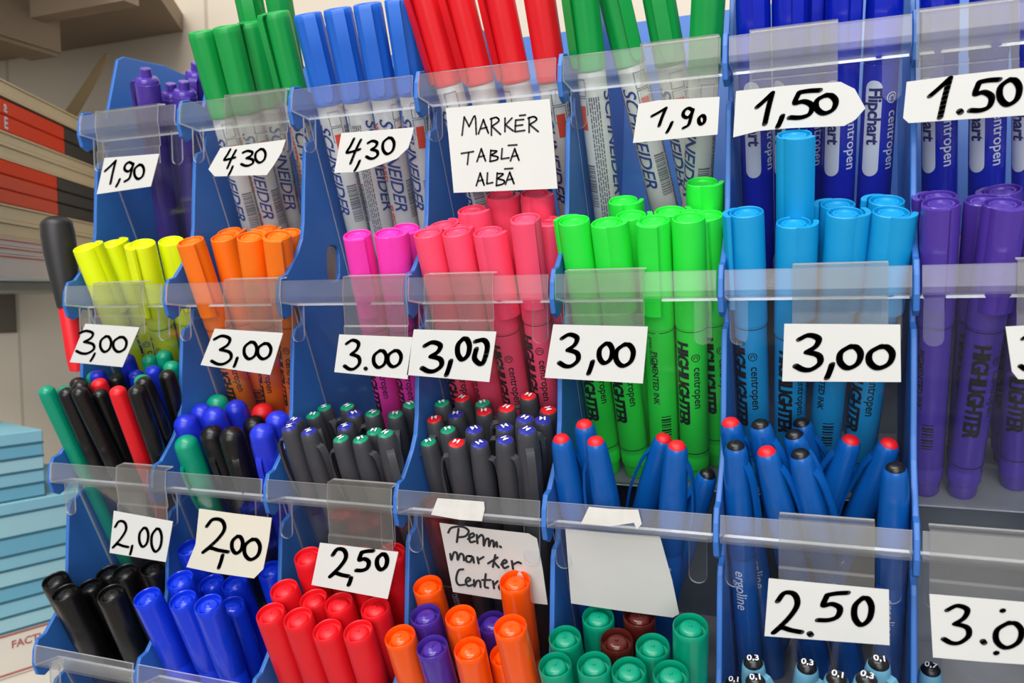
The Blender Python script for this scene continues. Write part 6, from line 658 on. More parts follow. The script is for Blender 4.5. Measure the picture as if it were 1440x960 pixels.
def wb_red():
    bm = bmesh.new()
    wrap(bm, idx(text_bm('WHITEBOARD', .0052, .00018)), .0075, -.012, math.radians(-78))
    wrap(bm, idx(text_bm('FLIPCHART', .0052, .00018)), .0075, -.060, math.radians(-78))
    wrap(bm, idx(rect_bm([(0, 0, .012, .0046)])), .0075, -.016, math.radians(40))
    return finish(bm, 'printed_strip', False)
def wb_grey():
    bm = bmesh.new(); random.seed(7)
    for j in range(5):
        L = []; xx = 0
        while xx < .07:
            wd = random.uniform(.001, .004); L.append((xx, 0, xx + wd, .0007)); xx += wd + .0006
        wrap(bm, idx(rect_bm(L)), .0075, -.012, math.radians(78 + j * 9))
    L = []; xx = 0
    while xx < .022:
        wd = random.choice((.0003, .0006, .0009)); L.append((xx, 0, xx + wd, .0062)); xx += wd + random.choice((.0003, .0006))
    wrap(bm, idx(rect_bm(L)), .0075, -.046, math.radians(44))
    for x_ in (0, .009):
        wrap(bm, idx(rect_bm([(x_, 0, x_ + .0004, .007), (x_ + .008, 0, x_ + .0084, .007), (x_, 0, x_ + .008, .0004), (x_, .0066, x_ + .008, .007)])), .0075, -.003 - x_, math.radians(40))
    return finish(bm, 'printed_barcode', False)
def fc_cap(): return lat('cap', [(0, .0), (.0030, 0), (.0034, -.0005), (.0035, -.0040), (.0036, -.0050), (.0060, -.0055), (.0066, -.0062), (.0072, -.0074), (.0073, -.0090), (.0075, -.0092), (.0076, -.046), (.0073, -.047)], 28)
def fc_clip():
    bm = bmesh.new(); sweep(bm, [(-.0068, -.0085), (-.0086, -.0085), (-.0094, -.010), (-.0092, -.022), (-.0088, -.036), (-.0086, -.041), (-.0086, -.044)], .0052, .0012)
    return finish(bm, 'clip', True, 40)
def fc_barrel(): return lat('barrel', [(0, 0), (.0068, 0), (.0073, -.0006), (.0074, -.092), (.0068, -.094), (.0066, -.102), (.0058, -.104), (0, -.104)], 28)
def pill(L, h):
    bm = bmesh.new(); r = h / 2
    pts = [(r - r * math.sin(a), r - r * math.cos(a)) for a in [math.pi * i / 10 for i in range(11)]] + [(L - r + r * math.sin(a), r + r * math.cos(a)) for a in [math.pi * i / 10 for i in range(11)]]
    bm.faces.new([bm.verts.new((u, v, 0)) for u, v in pts]); return bm
def fc_white():
    bm = bmesh.new()
    wrap(bm, idx(pill(.044, .0072)), .0074, -.007, math.radians(-30), 0)
    t = idx(text_bm('Flipchart', .0078, .00022, .0, .95, 1.0)); wrap(bm, t, .0074, -.0105, math.radians(-30), 1, .0003)
    wrap(bm, idx(text_bm('centropen', .0066, .00006)), .0074, -.021, math.radians(32), 0)
    t = bmesh.new(); n = 20; vo = [(t.verts.new((.0026 * math.cos(2 * math.pi * i / n), .0026 * math.sin(2 * math.pi * i / n), 0)), t.verts.new((.0020 * math.cos(2 * math.pi * i / n), .0020 * math.sin(2 * math.pi * i / n), 0))) for i in range(n)]
    for i in range(n): t.faces.new((vo[i][0], vo[(i + 1) % n][0], vo[(i + 1) % n][1], vo[i][1]))
    wrap(bm, idx(t), .0074, -.0125, math.radians(32), 0)
    wrap(bm, idx(text_bm('C', .0040, .0001)), .0074, -.0138, math.radians(32), 0)
    wrap(bm, idx(text_bm('centropen', .0066, .00006)), .0074, -.021, math.radians(175), 0)
    return finish(bm, 'printed_label', False)
def hexm(a, z): return 1 - .035 * (abs(((a / (math.pi / 3)) % 1) - .5) < .5) * (math.cos(6 * a) * .5 + .5)
def dome(r, h, n=6): return [(r * math.sin(math.pi / 2 * i / n), h * (math.cos(math.pi / 2 * i / n) - 1)) for i in range(n + 1)]
def sf_cap(): return lat('cap', dome(.0047, .0036) + [(.0050, -.008), (.0052, -.06), (.0049, -.062)], 36, lambda a, z: hexm(a, z) if z < -.004 else 1, 50)
def sf_barrel(): return lat('barrel', [(0, 0), (.0044, 0), (.0047, -.001), (.0047, -.106), (.004, -.11), (0, -.11)], 18)
def dc_cap(): return lat('cap', dome(.0068, .0062, 8) + [(.0072, -.012), (.0072, -.022), (.0066, -.056), (.0064, -.058)], 36, lambda a, z: 1 - .02 * (math.cos(6 * a) * .5 + .5) if z < -.007 else 1, 50)
def dc_clip():
    bm = bmesh.new(); sweep(bm, [(-.0060, -.016), (-.0078, -.019), (-.0082, -.024), (-.0080, -.040), (-.0074, -.048), (-.0070, -.052)], .0036, .0013)
    return finish(bm, 'clip', True, 40)
def dc_barrel(): return lat('barrel', [(0, 0), (.0054, 0), (.0058, -.001), (.0056, -.09), (.0044, -.096), (0, -.096)], 20)
def ro_cap(): return lat('cap', [(0, -.0004), (.0042, -.0004), (.0046, -.0012), (.0050, -.004), (.0054, -.010), (.0057, -.018), (.0058, -.055), (.0054, -.056)], 26)
def ro_disc(): return lat('end_disc', [(0, .0007), (.0022, .0005), (.0038, -.0001), (.0044, -.0011), (.0044, -.0014)], 24)
def ro_letter():
    bm = text_bm('M', .0046, .00004); x0, x1, y0, y1 = bounds(bm)
    for v in bm.verts: v.co = ((v.co.x - (x0 + x1) / 2), v.co.y - (y0 + y1) / 2, .00105 - 25 * ((v.co.x - (x0 + x1) / 2) ** 2 + (v.co.y - (y0 + y1) / 2) ** 2))
    return finish(bm, 'letter', False)
def ro_clip():
    bm = bmesh.new(); sweep(bm, [(-.0040, -.0075), (-.0074, -.0080), (-.0088, -.0105), (-.0096, -.018), (-.0092, -.030), (-.0078, -.040), (-.0072, -.044), (-.0070, -.0465)], .0040, .0011)
    return finish(bm, 'clip', True, 40)
def ro_barrel(): return lat('barrel', [(0, 0), (.0048, 0), (.0053, -.001), (.0053, -.085), (.004, -.092), (0, -.092)], 20)
def ge_cap(): return lat('cap', [(0, -.001), (.0038, -.001), (.0046, -.0022), (.0051, -.005), (.0057, -.014), (.0064, -.030), (.0066, -.060), (.0062, -.062)], 28)
def ge_disc(): return lat('end_button', [(0, .0012), (.0020, .0009), (.0033, .0), (.0039, -.0010), (.0040, -.0018)], 24)
def ge_clip():
    bm = bmesh.new(); sweep(bm, [(-.0046, -.0090), (-.0062, -.0120), (-.0078, -.0175), (-.0091, -.027), (-.0098, -.036), (-.0090, -.050), (-.0084, -.055), (-.0082, -.058)], .0042, .0012)
    return finish(bm, 'clip', True, 40)
def ge_barrel(): return lat('barrel', [(0, 0), (.0056, 0), (.0061, -.001), (.0061, -.080), (.0046, -.088), (0, -.088)], 22)
def ge_print():
    bm = bmesh.new(); wrap(bm, idx(text_bm('ergoline', .0072, .00004)), .0061, -.006, math.radians(0)); return finish(bm, 'printed_text', False)
def pm_mod(a, z): return 1 - .022 * (math.cos(9 * a) * .5 + .5) if -.036 < z < -.011 else 1
def pm_cap(): return lat('cap', [(0, -.0052), (.0056, -.0052), (.0068, -.0050), (.0070, -.0006), (.0073, 0), (.0077, -.0005), (.0078, -.003), (.0078, -.010), (.0079, -.0118), (.0079, -.024), (.0079, -.0355), (.0079, -.037), (.0080, -.049), (.0077, -.050)], 54, pm_mod, 40)
def pm_cap_shallow(): return lat('cap', [(0, -.0030), (.0056, -.0030), (.0066, -.0028), (.0068, -.0004), (.0072, 0), (.0076, -.0006), (.0078, -.004), (.0079, -.030), (.0080, -.049), (.0077, -.050)], 36, None, 40)
def pm_disc(): return lat('cap_insert', [(0, .0004), (.0006, .0003), (.0009, -.0004), (.0034, -.0007), (.0048, -.0014), (.0053, -.0028), (.0054, -.0056)], 28, None, 50)
def pm_barrel(): return lat('barrel', [(0, 0), (.0070, 0), (.0075, -.001), (.0075, -.095), (.0066, -.098), (.0062, -.108), (0, -.108)], 24)
def pm_print():
    bm = bmesh.new(); wrap(bm, idx(text_bm('centropen', .0062, .00006)), .0075, -.014, math.radians(0)); wrap(bm, idx(rect_bm([(0, -.020, .0005, .020)])), .0075, -.0035, 0)
    return finish(bm, 'printed_text', False)
def tp_cap(): return lat('cap', [(0, -.001), (.0036, -.001), (.0044, -.002), (.0049, -.005), (.0053, -.011), (.0054, -.044), (.0051, -.045)], 26)
def tp_disc(): return lat('end_disc', [(0, .0012), (.0018, .0010), (.0032, .0002), (.0040, -.0012), (.0042, -.0022)], 24)
def tp_digits(s):
    def f():
        bm = text_bm(s, .0042, .00006); x0, x1, y0, y1 = bounds(bm)
        for v in bm.verts: v.co = ((v.co.x - (x0 + x1) / 2), v.co.y - (y0 + y1) / 2, .0016 - 45 * ((v.co.x - (x0 + x1) / 2) ** 2 + (v.co.y - (y0 + y1) / 2) ** 2))
        return finish(bm, 'digits', False)
    return f
def tp_clip():
    bm = bmesh.new(); sweep(bm, [(-.0038, -.0065), (-.0066, -.0068), (-.0080, -.009), (-.0084, -.016), (-.0080, -.028), (-.0070, -.036), (-.0066, -.038), (-.0065, -.040)], .0040, .0011)
    return finish(bm, 'clip', True, 40)
def tp_barrel(): return lat('barrel', [(0, 0), (.0044, 0), (.0049, -.001), (.0049, -.085), (.0035, -.092), (0, -.092)], 18)
BARL = {'highlighter': .092, 'whiteboard_marker': .112, 'flipchart_marker': .104, 'slim_fineliner': .11, 'dome_cap_pen': .096, 'roller_pen': .092, 'gel_pen': .088, 'permanent_marker': .108, 'technical_pen': .092}

ORD = ['first', 'second', 'third', 'fourth', 'fifth', 'sixth', 'seventh', 'eighth', 'ninth', 'tenth', 'eleventh', 'twelfth', 'thirteenth', 'fourteenth']
CN = {'royal_blue': 'royal blue', 'coral_pink': 'coral pink', 'bright_green': 'bright green', 'cyan_blue': 'light blue', 'teal_green': 'green', 'pale_blue': 'pale blue'}
cname = lambda c: CN.get(c, c)
def phrase(kind, color, row, col):
    c = cname(color)
    if kind == 'highlighter': return c + ' highlighter', c + ' highlighters'
    if kind == 'whiteboard_marker':
        return {(0, 1): 'green-capped white marker left of the blue caps', (0, 2): 'blue-capped white marker under the 4,30 tag', (0, 3): 'red-capped white marker behind the paper note',
                (0, 4): 'green-capped white marker right of the red caps'}[(row, col)], c + '-capped whiteboard markers'
    if kind == 'flipchart_marker':
        return {0: 'violet marker with stepped cap, top left pocket', 5: 'royal blue marker behind the arrow-shaped 1,50 tag', 6: 'royal blue marker in the top right corner pocket'}[col], c + ' flipchart markers'
    if kind == 'slim_fineliner': return 'slim %s fineliner below the yellow highlighters' % c, 'slim fineliners in the left pocket'
    if kind == 'dome_cap_pen': return '%s round-capped pen below the orange highlighters' % c, 'round-capped pens above the larger 2,00 tag'
    if kind == 'roller_pen': return ('dark grey pen with %s end disc, %s pocket' % (c, 'left grey' if col == 2 else 'right grey')), 'dark grey roller pens'
    if kind == 'gel_pen': return 'blue pen with %s end button, %s pocket' % (c, 'blank-note' if col == 4 else '2,50-tag'), 'blue pens with coloured end buttons'
    if kind == 'technical_pen': return 'pale blue pen with numbered black end, bottom row', 'pale blue technical pens'
    if kind == 'permanent_marker':
        if row == 2: return 'brown marker standing low among the dark grey pens', None
        return '%s permanent marker in the bottom row' % c, {0: 'black', 1: 'royal blue', 2: 'red', 3: 'orange and purple', 4: 'green and brown'}[col] + ' permanent markers'
groups = {}
for p in PENS: groups.setdefault((p[0], p[1], p[2], p[3]), []).append(p)
for L in groups.values(): L.sort(key=lambda p: p[12])
CLIPD = {'highlighter': (hl_clip,), 'whiteboard_marker': (wb_clip,), 'flipchart_marker': (fc_clip,), 'dome_cap_pen': (dc_clip,), 'roller_pen': (ro_clip,), 'gel_pen': (ge_clip,), 'technical_pen': (tp_clip,)}
CAPD = {'highlighter': hl_cap, 'whiteboard_marker': wb_cap, 'flipchart_marker': fc_cap, 'slim_fineliner': sf_cap, 'dome_cap_pen': dc_cap, 'roller_pen': ro_cap, 'gel_pen': ge_cap, 'permanent_marker': pm_cap, 'technical_pen': tp_cap}
BARD = {'highlighter': hl_barrel, 'whiteboard_marker': wb_barrel, 'flipchart_marker': fc_barrel, 'slim_fineliner': sf_barrel, 'dome_cap_pen': dc_barrel, 'roller_pen': ro_barrel, 'gel_pen': ge_barrel, 'permanent_marker': pm_barrel, 'technical_pen': tp_barrel}
TECH = ['0,3', '0,1', '0,3', '0,1', '0,3', '0,1', '0,1', '0,7']
count = {}
def build_pen(p):
    kind, color, row, col, bx, by, bz, dx, dy, dz, L, roll, px, py = p
    rnd = random.Random(px * 7 + py)
    root = empty(kind)
    Zd = Vector((dx, dy, dz)).normalized(); Xd = (Vector((1, 0, 0)) - Zd * Zd.x).normalized(); Yd = Zd.cross(Xd)
    m = Matrix((Xd, Yd, Zd)).transposed().to_4x4(); m.translation = Vector((bx, by, bz))
    root.matrix_world = m @ Matrix.Rotation(math.radians(roll), 4, 'Z')
    cl = CAPL[kind]; bl = L - cl
    ck = {('permanent_marker', 'orange'): 'deep_orange', ('permanent_marker', 'royal_blue'): 'ultramarine', ('slim_fineliner', 'blue'): 'ink_blue', ('dome_cap_pen', 'blue'): 'ink_blue'}.get((kind, color), color)
    cm = colmat(ck, 0.45 if kind in ('highlighter', 'whiteboard_marker') else (0.2 if kind in ('permanent_marker', 'flipchart_marker', 'dome_cap_pen') else 0.32))
    capm = {'roller_pen': GREY_PEN, 'gel_pen': GEL_BLUE}.get(kind, cm)
    barm = {'whiteboard_marker': BARREL_WHITE, 'roller_pen': GREY_PEN, 'gel_pen': GEL_BLUE, 'slim_fineliner': plastic('fineliner_barrel', (40, 40, 46), 0.35) if color == 'black' else cm}.get(kind, cm)
    cf = CAPD[kind]
    if kind == 'permanent_marker' and col in (0, 1, 2): cf = pm_cap_shallow
    cap = link('cap', with_mat((cf.__name__, color, 'cap'), cf, [capm]), None, root); cap.location = (0, 0, L)
    barrel = link('barrel', with_mat((BARD[kind].__name__, color, 'b'), BARD[kind], [barm]), None, root)
    barrel.location = (0, 0, L - cl); barrel.scale = (1, 1, bl / BARL[kind])
    if kind in CLIPD:
        f = CLIPD[kind][0]; c = link('clip', with_mat((f.__name__, color, 'clip'), f, [capm]), None, root); c.location = (0, 0, L)
    if kind == 'flipchart_marker' and row == 0 and col > 3: cap.scale = (1.06, 1.06, 1); barrel.scale = (1.06, 1.06, bl / BARL[kind])
    turn = rnd.uniform(-22, 22) - roll
    def art(name, f, mats, parent=barrel):
        a = link(name, with_mat((f.__name__, color, name), f, mats), None, parent)
        a.rotation_euler = (0, 0, math.radians(turn)); return a
    if kind == 'highlighter':
        if rnd.random() < .13: turn += 170
        art('printed_text', hl_print, [PRINT_BLACK])
    elif kind == 'whiteboard_marker':
        if rnd.random() < .3: turn -= 70
        elif rnd.random() < .4: turn += 55
        art('printed_name', wb_blue, [PRINT_BLUE])['label'] = 'dark blue printed maker name'
        art('printed_strip', wb_red, [PRINT_RED])['label'] = 'orange red printed words and patch'
        art('printed_barcode', wb_grey, [PRINT_GREY])['label'] = 'grey fine print and barcode'
    elif kind == 'flipchart_marker' and color == 'royal_blue':
        art('printed_label', fc_white, [PRINT_WHITE, plastic('navy_print', (16, 24, 110), 0.5)])['label'] = 'pale printed label on the barrel'
    elif kind == 'gel_pen':
        d = link('end_button', with_mat(('ge_disc', color, 'd'), ge_disc, [colmat(color, .22)]), None, root); d.location = (0, 0, L); d['label'] = cname(color) + ' end button'
        art('printed_text', ge_print, [PRINT_WHITE])
    elif kind == 'roller_pen':
        d = link('end_disc', with_mat(('ro_disc', color, 'd'), ro_disc, [plastic('disc_' + color, {'blue': (36, 44, 150), 'red': (214, 24, 30), 'green': (0, 140, 100)}[color], .25)]), None, root); d.location = (0, 0, L); d['label'] = cname(color) + ' end disc'
        l = link('letter', with_mat(('ro_letter', color, 'l'), ro_letter, [PRINT_WHITE]), None, d); l.rotation_euler = (0, 0, math.radians(rnd.uniform(-60, 60) + rnd.choice((0, 0, 180)) - roll))
    elif kind == 'technical_pen':
        d = link('end_disc', with_mat(('tp_disc', color, 'd'), tp_disc, [plastic('disc_black', (14, 14, 16), .3)]), None, root); d.location = (0, 0, L); d['label'] = 'black end disc'
        s = TECH[count.setdefault('tech', 0) % 8]; count['tech'] += 1
        f = tp_digits(s); l = link('digits', with_mat(('tp' + s, color, 'l'), f, [PRINT_WHITE]), None, d); l.rotation_euler = (0, 0, math.radians(rnd.uniform(-30, 60) - roll))
    elif kind == 'permanent_marker':
        d = link('cap_insert', with_mat(('pm_disc', color, 'd'), pm_disc, [cm]), None, root); d.location = (0, 0, L)
        if row == 2: art('printed_text', pm_print, [PRINT_WHITE])
    G = groups[(kind, color, row, col)]; i = G.index(p); ph, grp = phrase(kind, color, row, col)
    if len(G) > 1: ph += ', ' + (ORD[i] + ' from the left' if i < len(G) - 1 else 'last at the right')
    tag(root, ph, 'highlighter' if kind == 'highlighter' else ('marker' if 'marker' in kind else 'pen'), grp)
for p in PENS: build_pen(p)

# jumbo marker leaning out at the left end of the rack
jm = empty('jumbo_marker')
Zd = Vector((-0.0040, -0.0077, 0.0880)).normalized(); Xd = (Vector((1, 0, 0)) - Zd * Zd.x).normalized()
m = Matrix((Xd, Zd.cross(Xd), Zd)).transposed().to_4x4()
JT = Vector(JUMBO_TOP); JL = 0.1000
m.translation = JT - Zd * JL; jm.matrix_world = m
o = link('cap', lat('cap', dome(.0096, .0060, 8) + [(.0101, -.012), (.0100, -.022), (.0080, -.044), (.0070, -.055), (.0066, -.058), (.0060, -.058)], 32), plastic('black_rubbery', (38, 36, 37), 0.45), jm); o.location = (0, 0, JL); o['label'] = 'black tapering cap'
o = link('barrel', lat('barrel', [(0, 0), (.0058, 0), (.0061, -.001), (.0057, -.034), (.0050, -.041), (0, -.042)], 28), colmat('red'), jm); o.location = (0, 0, JL - .058); o['label'] = 'red barrel'
tag(jm, 'thick black-capped red marker leaning out at the left end of the rack', 'marker')

# ---------------------------------------------------------------- price tags and notes
def ribbon(bm, pts, w, dy, chisel):
    """marker stroke: an elliptical nib dragged along the line"""
    P = [Vector((p[0], p[1] - dy, p[2])) for p in pts]
    ra, rb = (w * .56, w * .34) if chisel else (w * .5, w * .42)
    ca, sa = math.cos(math.radians(28)), math.sin(math.radians(28))
    for i, a in enumerate(P):
        n = 12; vs = []
        for k in range(n):
            u, v = ra * math.cos(2 * math.pi * k / n), rb * math.sin(2 * math.pi * k / n)
            vs.append(bm.verts.new((a.x + u * ca - v * sa, a.y, a.z + u * sa + v * ca)))
        bm.faces.new(vs)
        if i:
            b = P[i - 1]; d = Vector((a.x - b.x, a.z - b.z))
            if d.length < 1e-7: continue
            d.normalize(); nx, nz = -d.y, d.x
            u, v = nx * ca + nz * sa, -nx * sa + nz * ca
            k = math.sqrt((ra * u) ** 2 + (rb * v) ** 2)
            px, pz = (ra * ra * u * ca - rb * rb * v * sa) / k, (ra * ra * u * sa + rb * rb * v * ca) / k
            bm.faces.new([bm.verts.new(q) for q in ((a.x + px, a.y, a.z + pz), (a.x - px, a.y, a.z - pz), (b.x - px, b.y, b.z - pz), (b.x + px, b.y, b.z + pz))])
TLAB = {(0, 0): ('price_tag', 'white price tag reading 1,90 on the top left corner pocket'), (0, 1): ('price_tag', 'white price tag reading 4,30 in front of the left green-capped markers'),
        (0, 2): ('price_tag', 'curled white price tag reading 4,30 under the blue caps'), (0, 3): ('paper_note', 'square white paper note reading MARKER TABLA ALBA'),
        (0, 4): ('price_tag', 'white price tag reading 1,90 with a faint last digit'), (0, 5): ('price_tag', 'arrow-shaped white price tag reading 1,50'),
        (0, 6): ('price_tag', 'large white price tag reading 1,50 at the top right corner'), (1, 0): ('price_tag', 'white price tag reading 3,00 below the yellow highlighters'),
        (1, 1): ('price_tag', 'white price tag reading 3,00 in front of the orange highlighters'), (1, 2): ('price_tag', 'white price tag reading 3,00 in front of the magenta highlighters'),
        (1, 3): ('price_tag', 'white price tag with overwritten 3,00 in front of the coral pink highlighters'), (1, 4): ('price_tag', 'white price tag reading 3,00 in front of the bright green highlighters'),
        (1, 5): ('price_tag', 'bold white price tag reading 3,00 in front of the light blue highlighters'), (1, 6): ('price_tag', 'white price tag cut off at the right edge by the violet highlighters'),
        (2, 0): ('price_tag', 'smaller white price tag reading 2,00 above the black permanent markers'), (2, 1): ('price_tag', 'larger cream price tag reading 2,00 above the royal blue permanent markers'),
        (2, 2): ('price_tag', 'white price tag reading 2,50 above the red permanent markers'), (2, 3): ('paper_note', 'white handwritten note about permanent markers above the orange and purple caps'),
        (2, 4): ('paper_note', 'blank white paper note above the green permanent markers'), (2, 5): ('price_tag', 'white price tag reading 2,50 under the blue pens at right'),
        (2, 6): ('price_tag', 'white price tag with smudged 3.0 on the empty pocket at lower right')}
for t in TAGS:
    r, k = t['row'], t['col']; name, lab = TLAB[(r, k)]
    out = [Vector(p) for p in t['outline']]
    c = sum(out, Vector()) / len(out)
    root = empty(name, (c.x, c.y, min(p.z for p in out)))
    off = -root.location
    bm = bmesh.new()
    prism(bm, out, (0, .0004, 0))
    o = link('paper', finish(bm, 'paper', False), plastic('cream_paper', (208, 202, 186), .85, .2, .04, 60) if (r, k) == (2, 1) else PAPER, root); o.location = off
    if t['strokes']:
        bm = bmesh.new()
        for s in t['strokes']: ribbon(bm, s, t['w'], .00025, t['w'] > .0015)
        o = link('handwriting', finish(bm, 'handwriting', False), INK, root); o.location = off; o['label'] = 'black handwritten characters'
    if t.get('flap'):
        x0, x1, z2 = t['flap']; y, z = rim(r)
        bm = bmesh.new()
        zt = max(p.z for p in out)
        yp = out[0].y + .0013
        zm = zt + .0045 if zt + .008 < z - .013 else (zt + z - .012) / 2
        strip(bm, [(y + .0002, z + .0030), (y - .0056, z + .0022), (y - .0066, z - .0082), (yp - .0002, z - .0125), (yp + .0006, zm + .0005), (yp - .0004, zm - .0005), (yp, zt - .006)], x0, x1, .0007)
        o = link('label_holder', finish(bm, 'label_holder', False), None, root, [FLAP, EDGE]); o.location = off; o['label'] = 'clear plastic label holder'
    if t.get('tab'):
        bm = bmesh.new(); prism(bm, [Vector(p) + Vector((0, -.0022, 0)) for p in t['tab']], (0, .0005, 0))
        o = link('torn_tab', finish(bm, 'torn_tab', False), PAPER2, root); o.location = off; o['label'] = 'torn white paper tab stuck over the lip'
    tag(root, lab, 'note' if name == 'paper_note' else 'price tag', 'handwritten price tags' if name == 'price_tag' else 'paper notes on the rack')

# ---------------------------------------------------------------- shelves, books and booklets at the left
def stack_frame(vpdir, O):
    d = Vector((vpdir[0], vpdir[1], 0)).normalized(); n = Vector((-d.y, d.x, 0))   # n points into the stack (left)
    m = Matrix((d, n, Vector((0, 0, 1)))).transposed().to_4x4(); m.translation = Vector((O[0], O[1], Z0))
    return m
BK = stack_frame((-0.44995, 0.89306), (-0.12075, 0.03694))
BEIGE = plastic('page_block', (222, 206, 172), 0.8, .2, .06, 40); ORANGE_C = plastic('orange_cover', (240, 62, 6), 0.5, 0.3); SALMON = plastic('faded_orange_cover', (226, 78, 46), 0.45, 0.3)
BLACK_C = plastic('black_cover', (34, 32, 32), 0.4); WHITE_C = plastic('white_booklet', (214, 206, 198), 0.6); REDL = plastic('red_line_print', (196, 96, 82), 0.6)
def bx(m, name, s0, s1, n0, n1, z0, z1, mat, parent=None, base=None, bev=.0008):
    bm = bmesh.new(); box(bm, s0, s1, n0, n1, z0, z1)
    if bev: bmesh.ops.bevel(bm, geom=bm.edges[:], offset=bev, segments=1, affect='EDGES')
    me = finish(bm, name, False); o = link(name, me, mat, parent)
    if parent is None: o.matrix_world = m
    else: o.matrix_local = parent.matrix_world.inverted() @ m
    return o
def base_empty(m, name, s, n, z):
    e = empty(name); mm = m.copy(); mm.translation = m @ Vector((s, n, z)); e.matrix_world = mm; bpy.context.view_layer.update(); return e
S0, S1, ND = -.02, .185, .16
def book(z0, z1, cover, split, label, ch=None, beige=False):
    e = base_empty(BK, 'book', (S0 + S1) / 2, ND / 2, z0)
    if beige:
        bx(BK, 'page_block', S0, S1, .001, ND, z0 + .0012, z1 - .0012, BEIGE, e)
        bx(BK, 'cover', S0 - .001, S1 + .001, 0, ND + .001, z1 - .0012, z1, cover, e, bev=0); bx(BK, 'cover', S0 - .001, S1 + .001, 0, ND + .001, z0, z0 + .0012, cover, e, bev=0)
    else:
        bx(BK, 'spine', S0, split, 0, .012, z0 + .0003, z1 - .0003, cover, e); bx(BK, 'spine_band', split, S1, 0, .012, z0 + .0003, z1 - .0003, BLACK_C, e)['label'] = 'black end of the spine'
        bx(BK, 'page_block', S0, S1, .012, ND, z0 + .0008, z1 - .0008, BEIGE, e, bev=0)
    if ch:
        t = text_bm(ch, .012, .0003); x0, x1, y0, y1 = bounds(t)
        for v in t.verts: v.co = (.010 - (v.co.x - x0) - .006, -.0003, (z0 + z1) / 2 - .004 + v.co.y - y0)
        for v in t.verts: v.co.x = 2 * .004 - v.co.x
        o = link('spine_print', finish(t, 'spine_print', False), PRINT_WHITE, e); o.matrix_local = e.matrix_world.inverted() @ BK
    tag(e, label, 'book', 'books stacked on the left shelf'); return e
bk = [(.0352, .0475, 'beige', 'thick book with beige page edges on top of the stack'), (.0220, .0335, 'o1', 'orange and black book second from the top of the stack'),
      (.0098, .0220, 'o1', 'orange and black book third from the top, directly above beige pages'), (.0004, .0098, 'beige', 'upper beige page block in the middle of the stack'),
      (-.0110, .0004, 'beige', 'lower beige page block in the middle of the stack'), (-.0219, -.0110, 'o2', 'bright orange and black book just under the beige page blocks'),
      (-.0327, -.0219, 's', 'faded orange and black book in the middle of the lower trio'), (-.0435, -.0327, 's', 'faded orange and black book lowest of the orange ones'),
      (-.0560, -.0435, 'beige', 'upper beige page block under the faded orange books'), (-.0680, -.0560, 'beige', 'lowest beige page block of the book stack')]
for z0, z1, c, lab in bk:
    if c == 'beige': book(z0, z1, BEIGE, 0, lab, beige=True)
    else: book(z0, z1, ORANGE_C if c[0] == 'o' else SALMON, .108 if c == 'o1' else .090, lab, {.0220: 'a', .0098: 'E'}.get(z0))
# thin black sleeve edge between the top book and the first orange one
o = bx(BK, 'book_sleeve', S0, S1, .0005, ND, .0335, .0352, BLACK_C); tag(o, 'thin black sleeve between the top book and the first orange one', 'folder')
zz = -.0680
for i, (hh, lab) in enumerate(((.006, 'white booklet with red lines under the beige page blocks'), (.006, 'second white booklet with red lines in the stack'), (.018, 'thick white booklet at the bottom of the book stack'))):
    e = base_empty(BK, 'booklet', (S0 + S1) / 2, ND / 2, zz - hh)
    bx(BK, 'page_block', S0, S1, 0, ND, zz - hh + .0001, zz - .0001, WHITE_C, e, bev=.0004)
    bx(BK, 'red_rule', S0, S1, -.0003, .0006, zz - .0024, zz - .0014, REDL, e, bev=0)['label'] = 'red printed rule'
    tag(e, lab, 'booklet', 'white booklets under the books'); zz -= hh
SHELF = plastic('grey_shelf_board', (150, 142, 130), 0.5, .4, .05, 20)
def shelf(z_top, thk, x0, x1, y0, label, mat):
    e = empty('wall_shelf', ((x0 + x1) / 2, (y0 + WALLY) / 2, z_top - thk))
    bm = bmesh.new(); box(bm, x0, x1, y0, WALLY - .0005, z_top - thk, z_top); bmesh.ops.bevel(bm, geom=bm.edges[:], offset=.001, segments=1, affect='EDGES')
    o = link('board', finish(bm, 'board', False), mat, e); o.location = -e.location
    tag(e, label, 'shelf'); return e
def bracket(e, x, y0, z, drop, mat, w=.012):
    bm = bmesh.new()
    prism(bm, [(x, y0, z), (x, WALLY - .0008, z), (x, WALLY - .0008, z - drop), (x, WALLY - .03, z - drop), (x, y0, z - .012)], (w, 0, 0))
    o = link('bracket', finish(bm, 'bracket', False), mat, e); o.location = -e.location
DARK = plastic('dark_bracket', (118, 110, 98), 0.5)
e = shelf(Z0 - .0981, .008, -.55, -.185, .012, 'grey wall shelf carrying the stack of orange and black books', SHELF)
bracket(e, -.408, .15, Z0 - .1062, .042, DARK)
TAUPE = plastic('taupe_shelf_board', (142, 124, 104), 0.6, .3, .05, 15)
e = empty('wall_shelf', (-.40, .10, Z0 + .146))
bm = bmesh.new()
prism(bm, [(-.75, -.06, Z0 + .146), (-.05, -.06, Z0 + .146), (-.067, .12, Z0 + .146), (-.152, WALLY - .0005, Z0 + .146), (-.75, WALLY - .0005, Z0 + .146)], (0, 0, .018))
o = link('board', finish(bm, 'board', False), TAUPE, e); o.location = -e.location
bm = bmesh.new(); box(bm, -.74, -.068, .104, .119, Z0 + .116, Z0 + .1462)
o = link('front_rail', finish(bm, 'front_rail', False), TAUPE, e); o.location = -e.location
bm = bmesh.new(); box(bm, -.205, -.168, -.05, .135, Z0 + .092, Z0 + .1463)
bmesh.ops.bevel(bm, geom=bm.edges[:], offset=.003, segments=2, affect='EDGES')
o = link('bracket', finish(bm, 'bracket', False), TAUPE, e); o.location = -e.location
tag(e, 'taupe wall shelf overhead at the upper left corner', 'shelf')
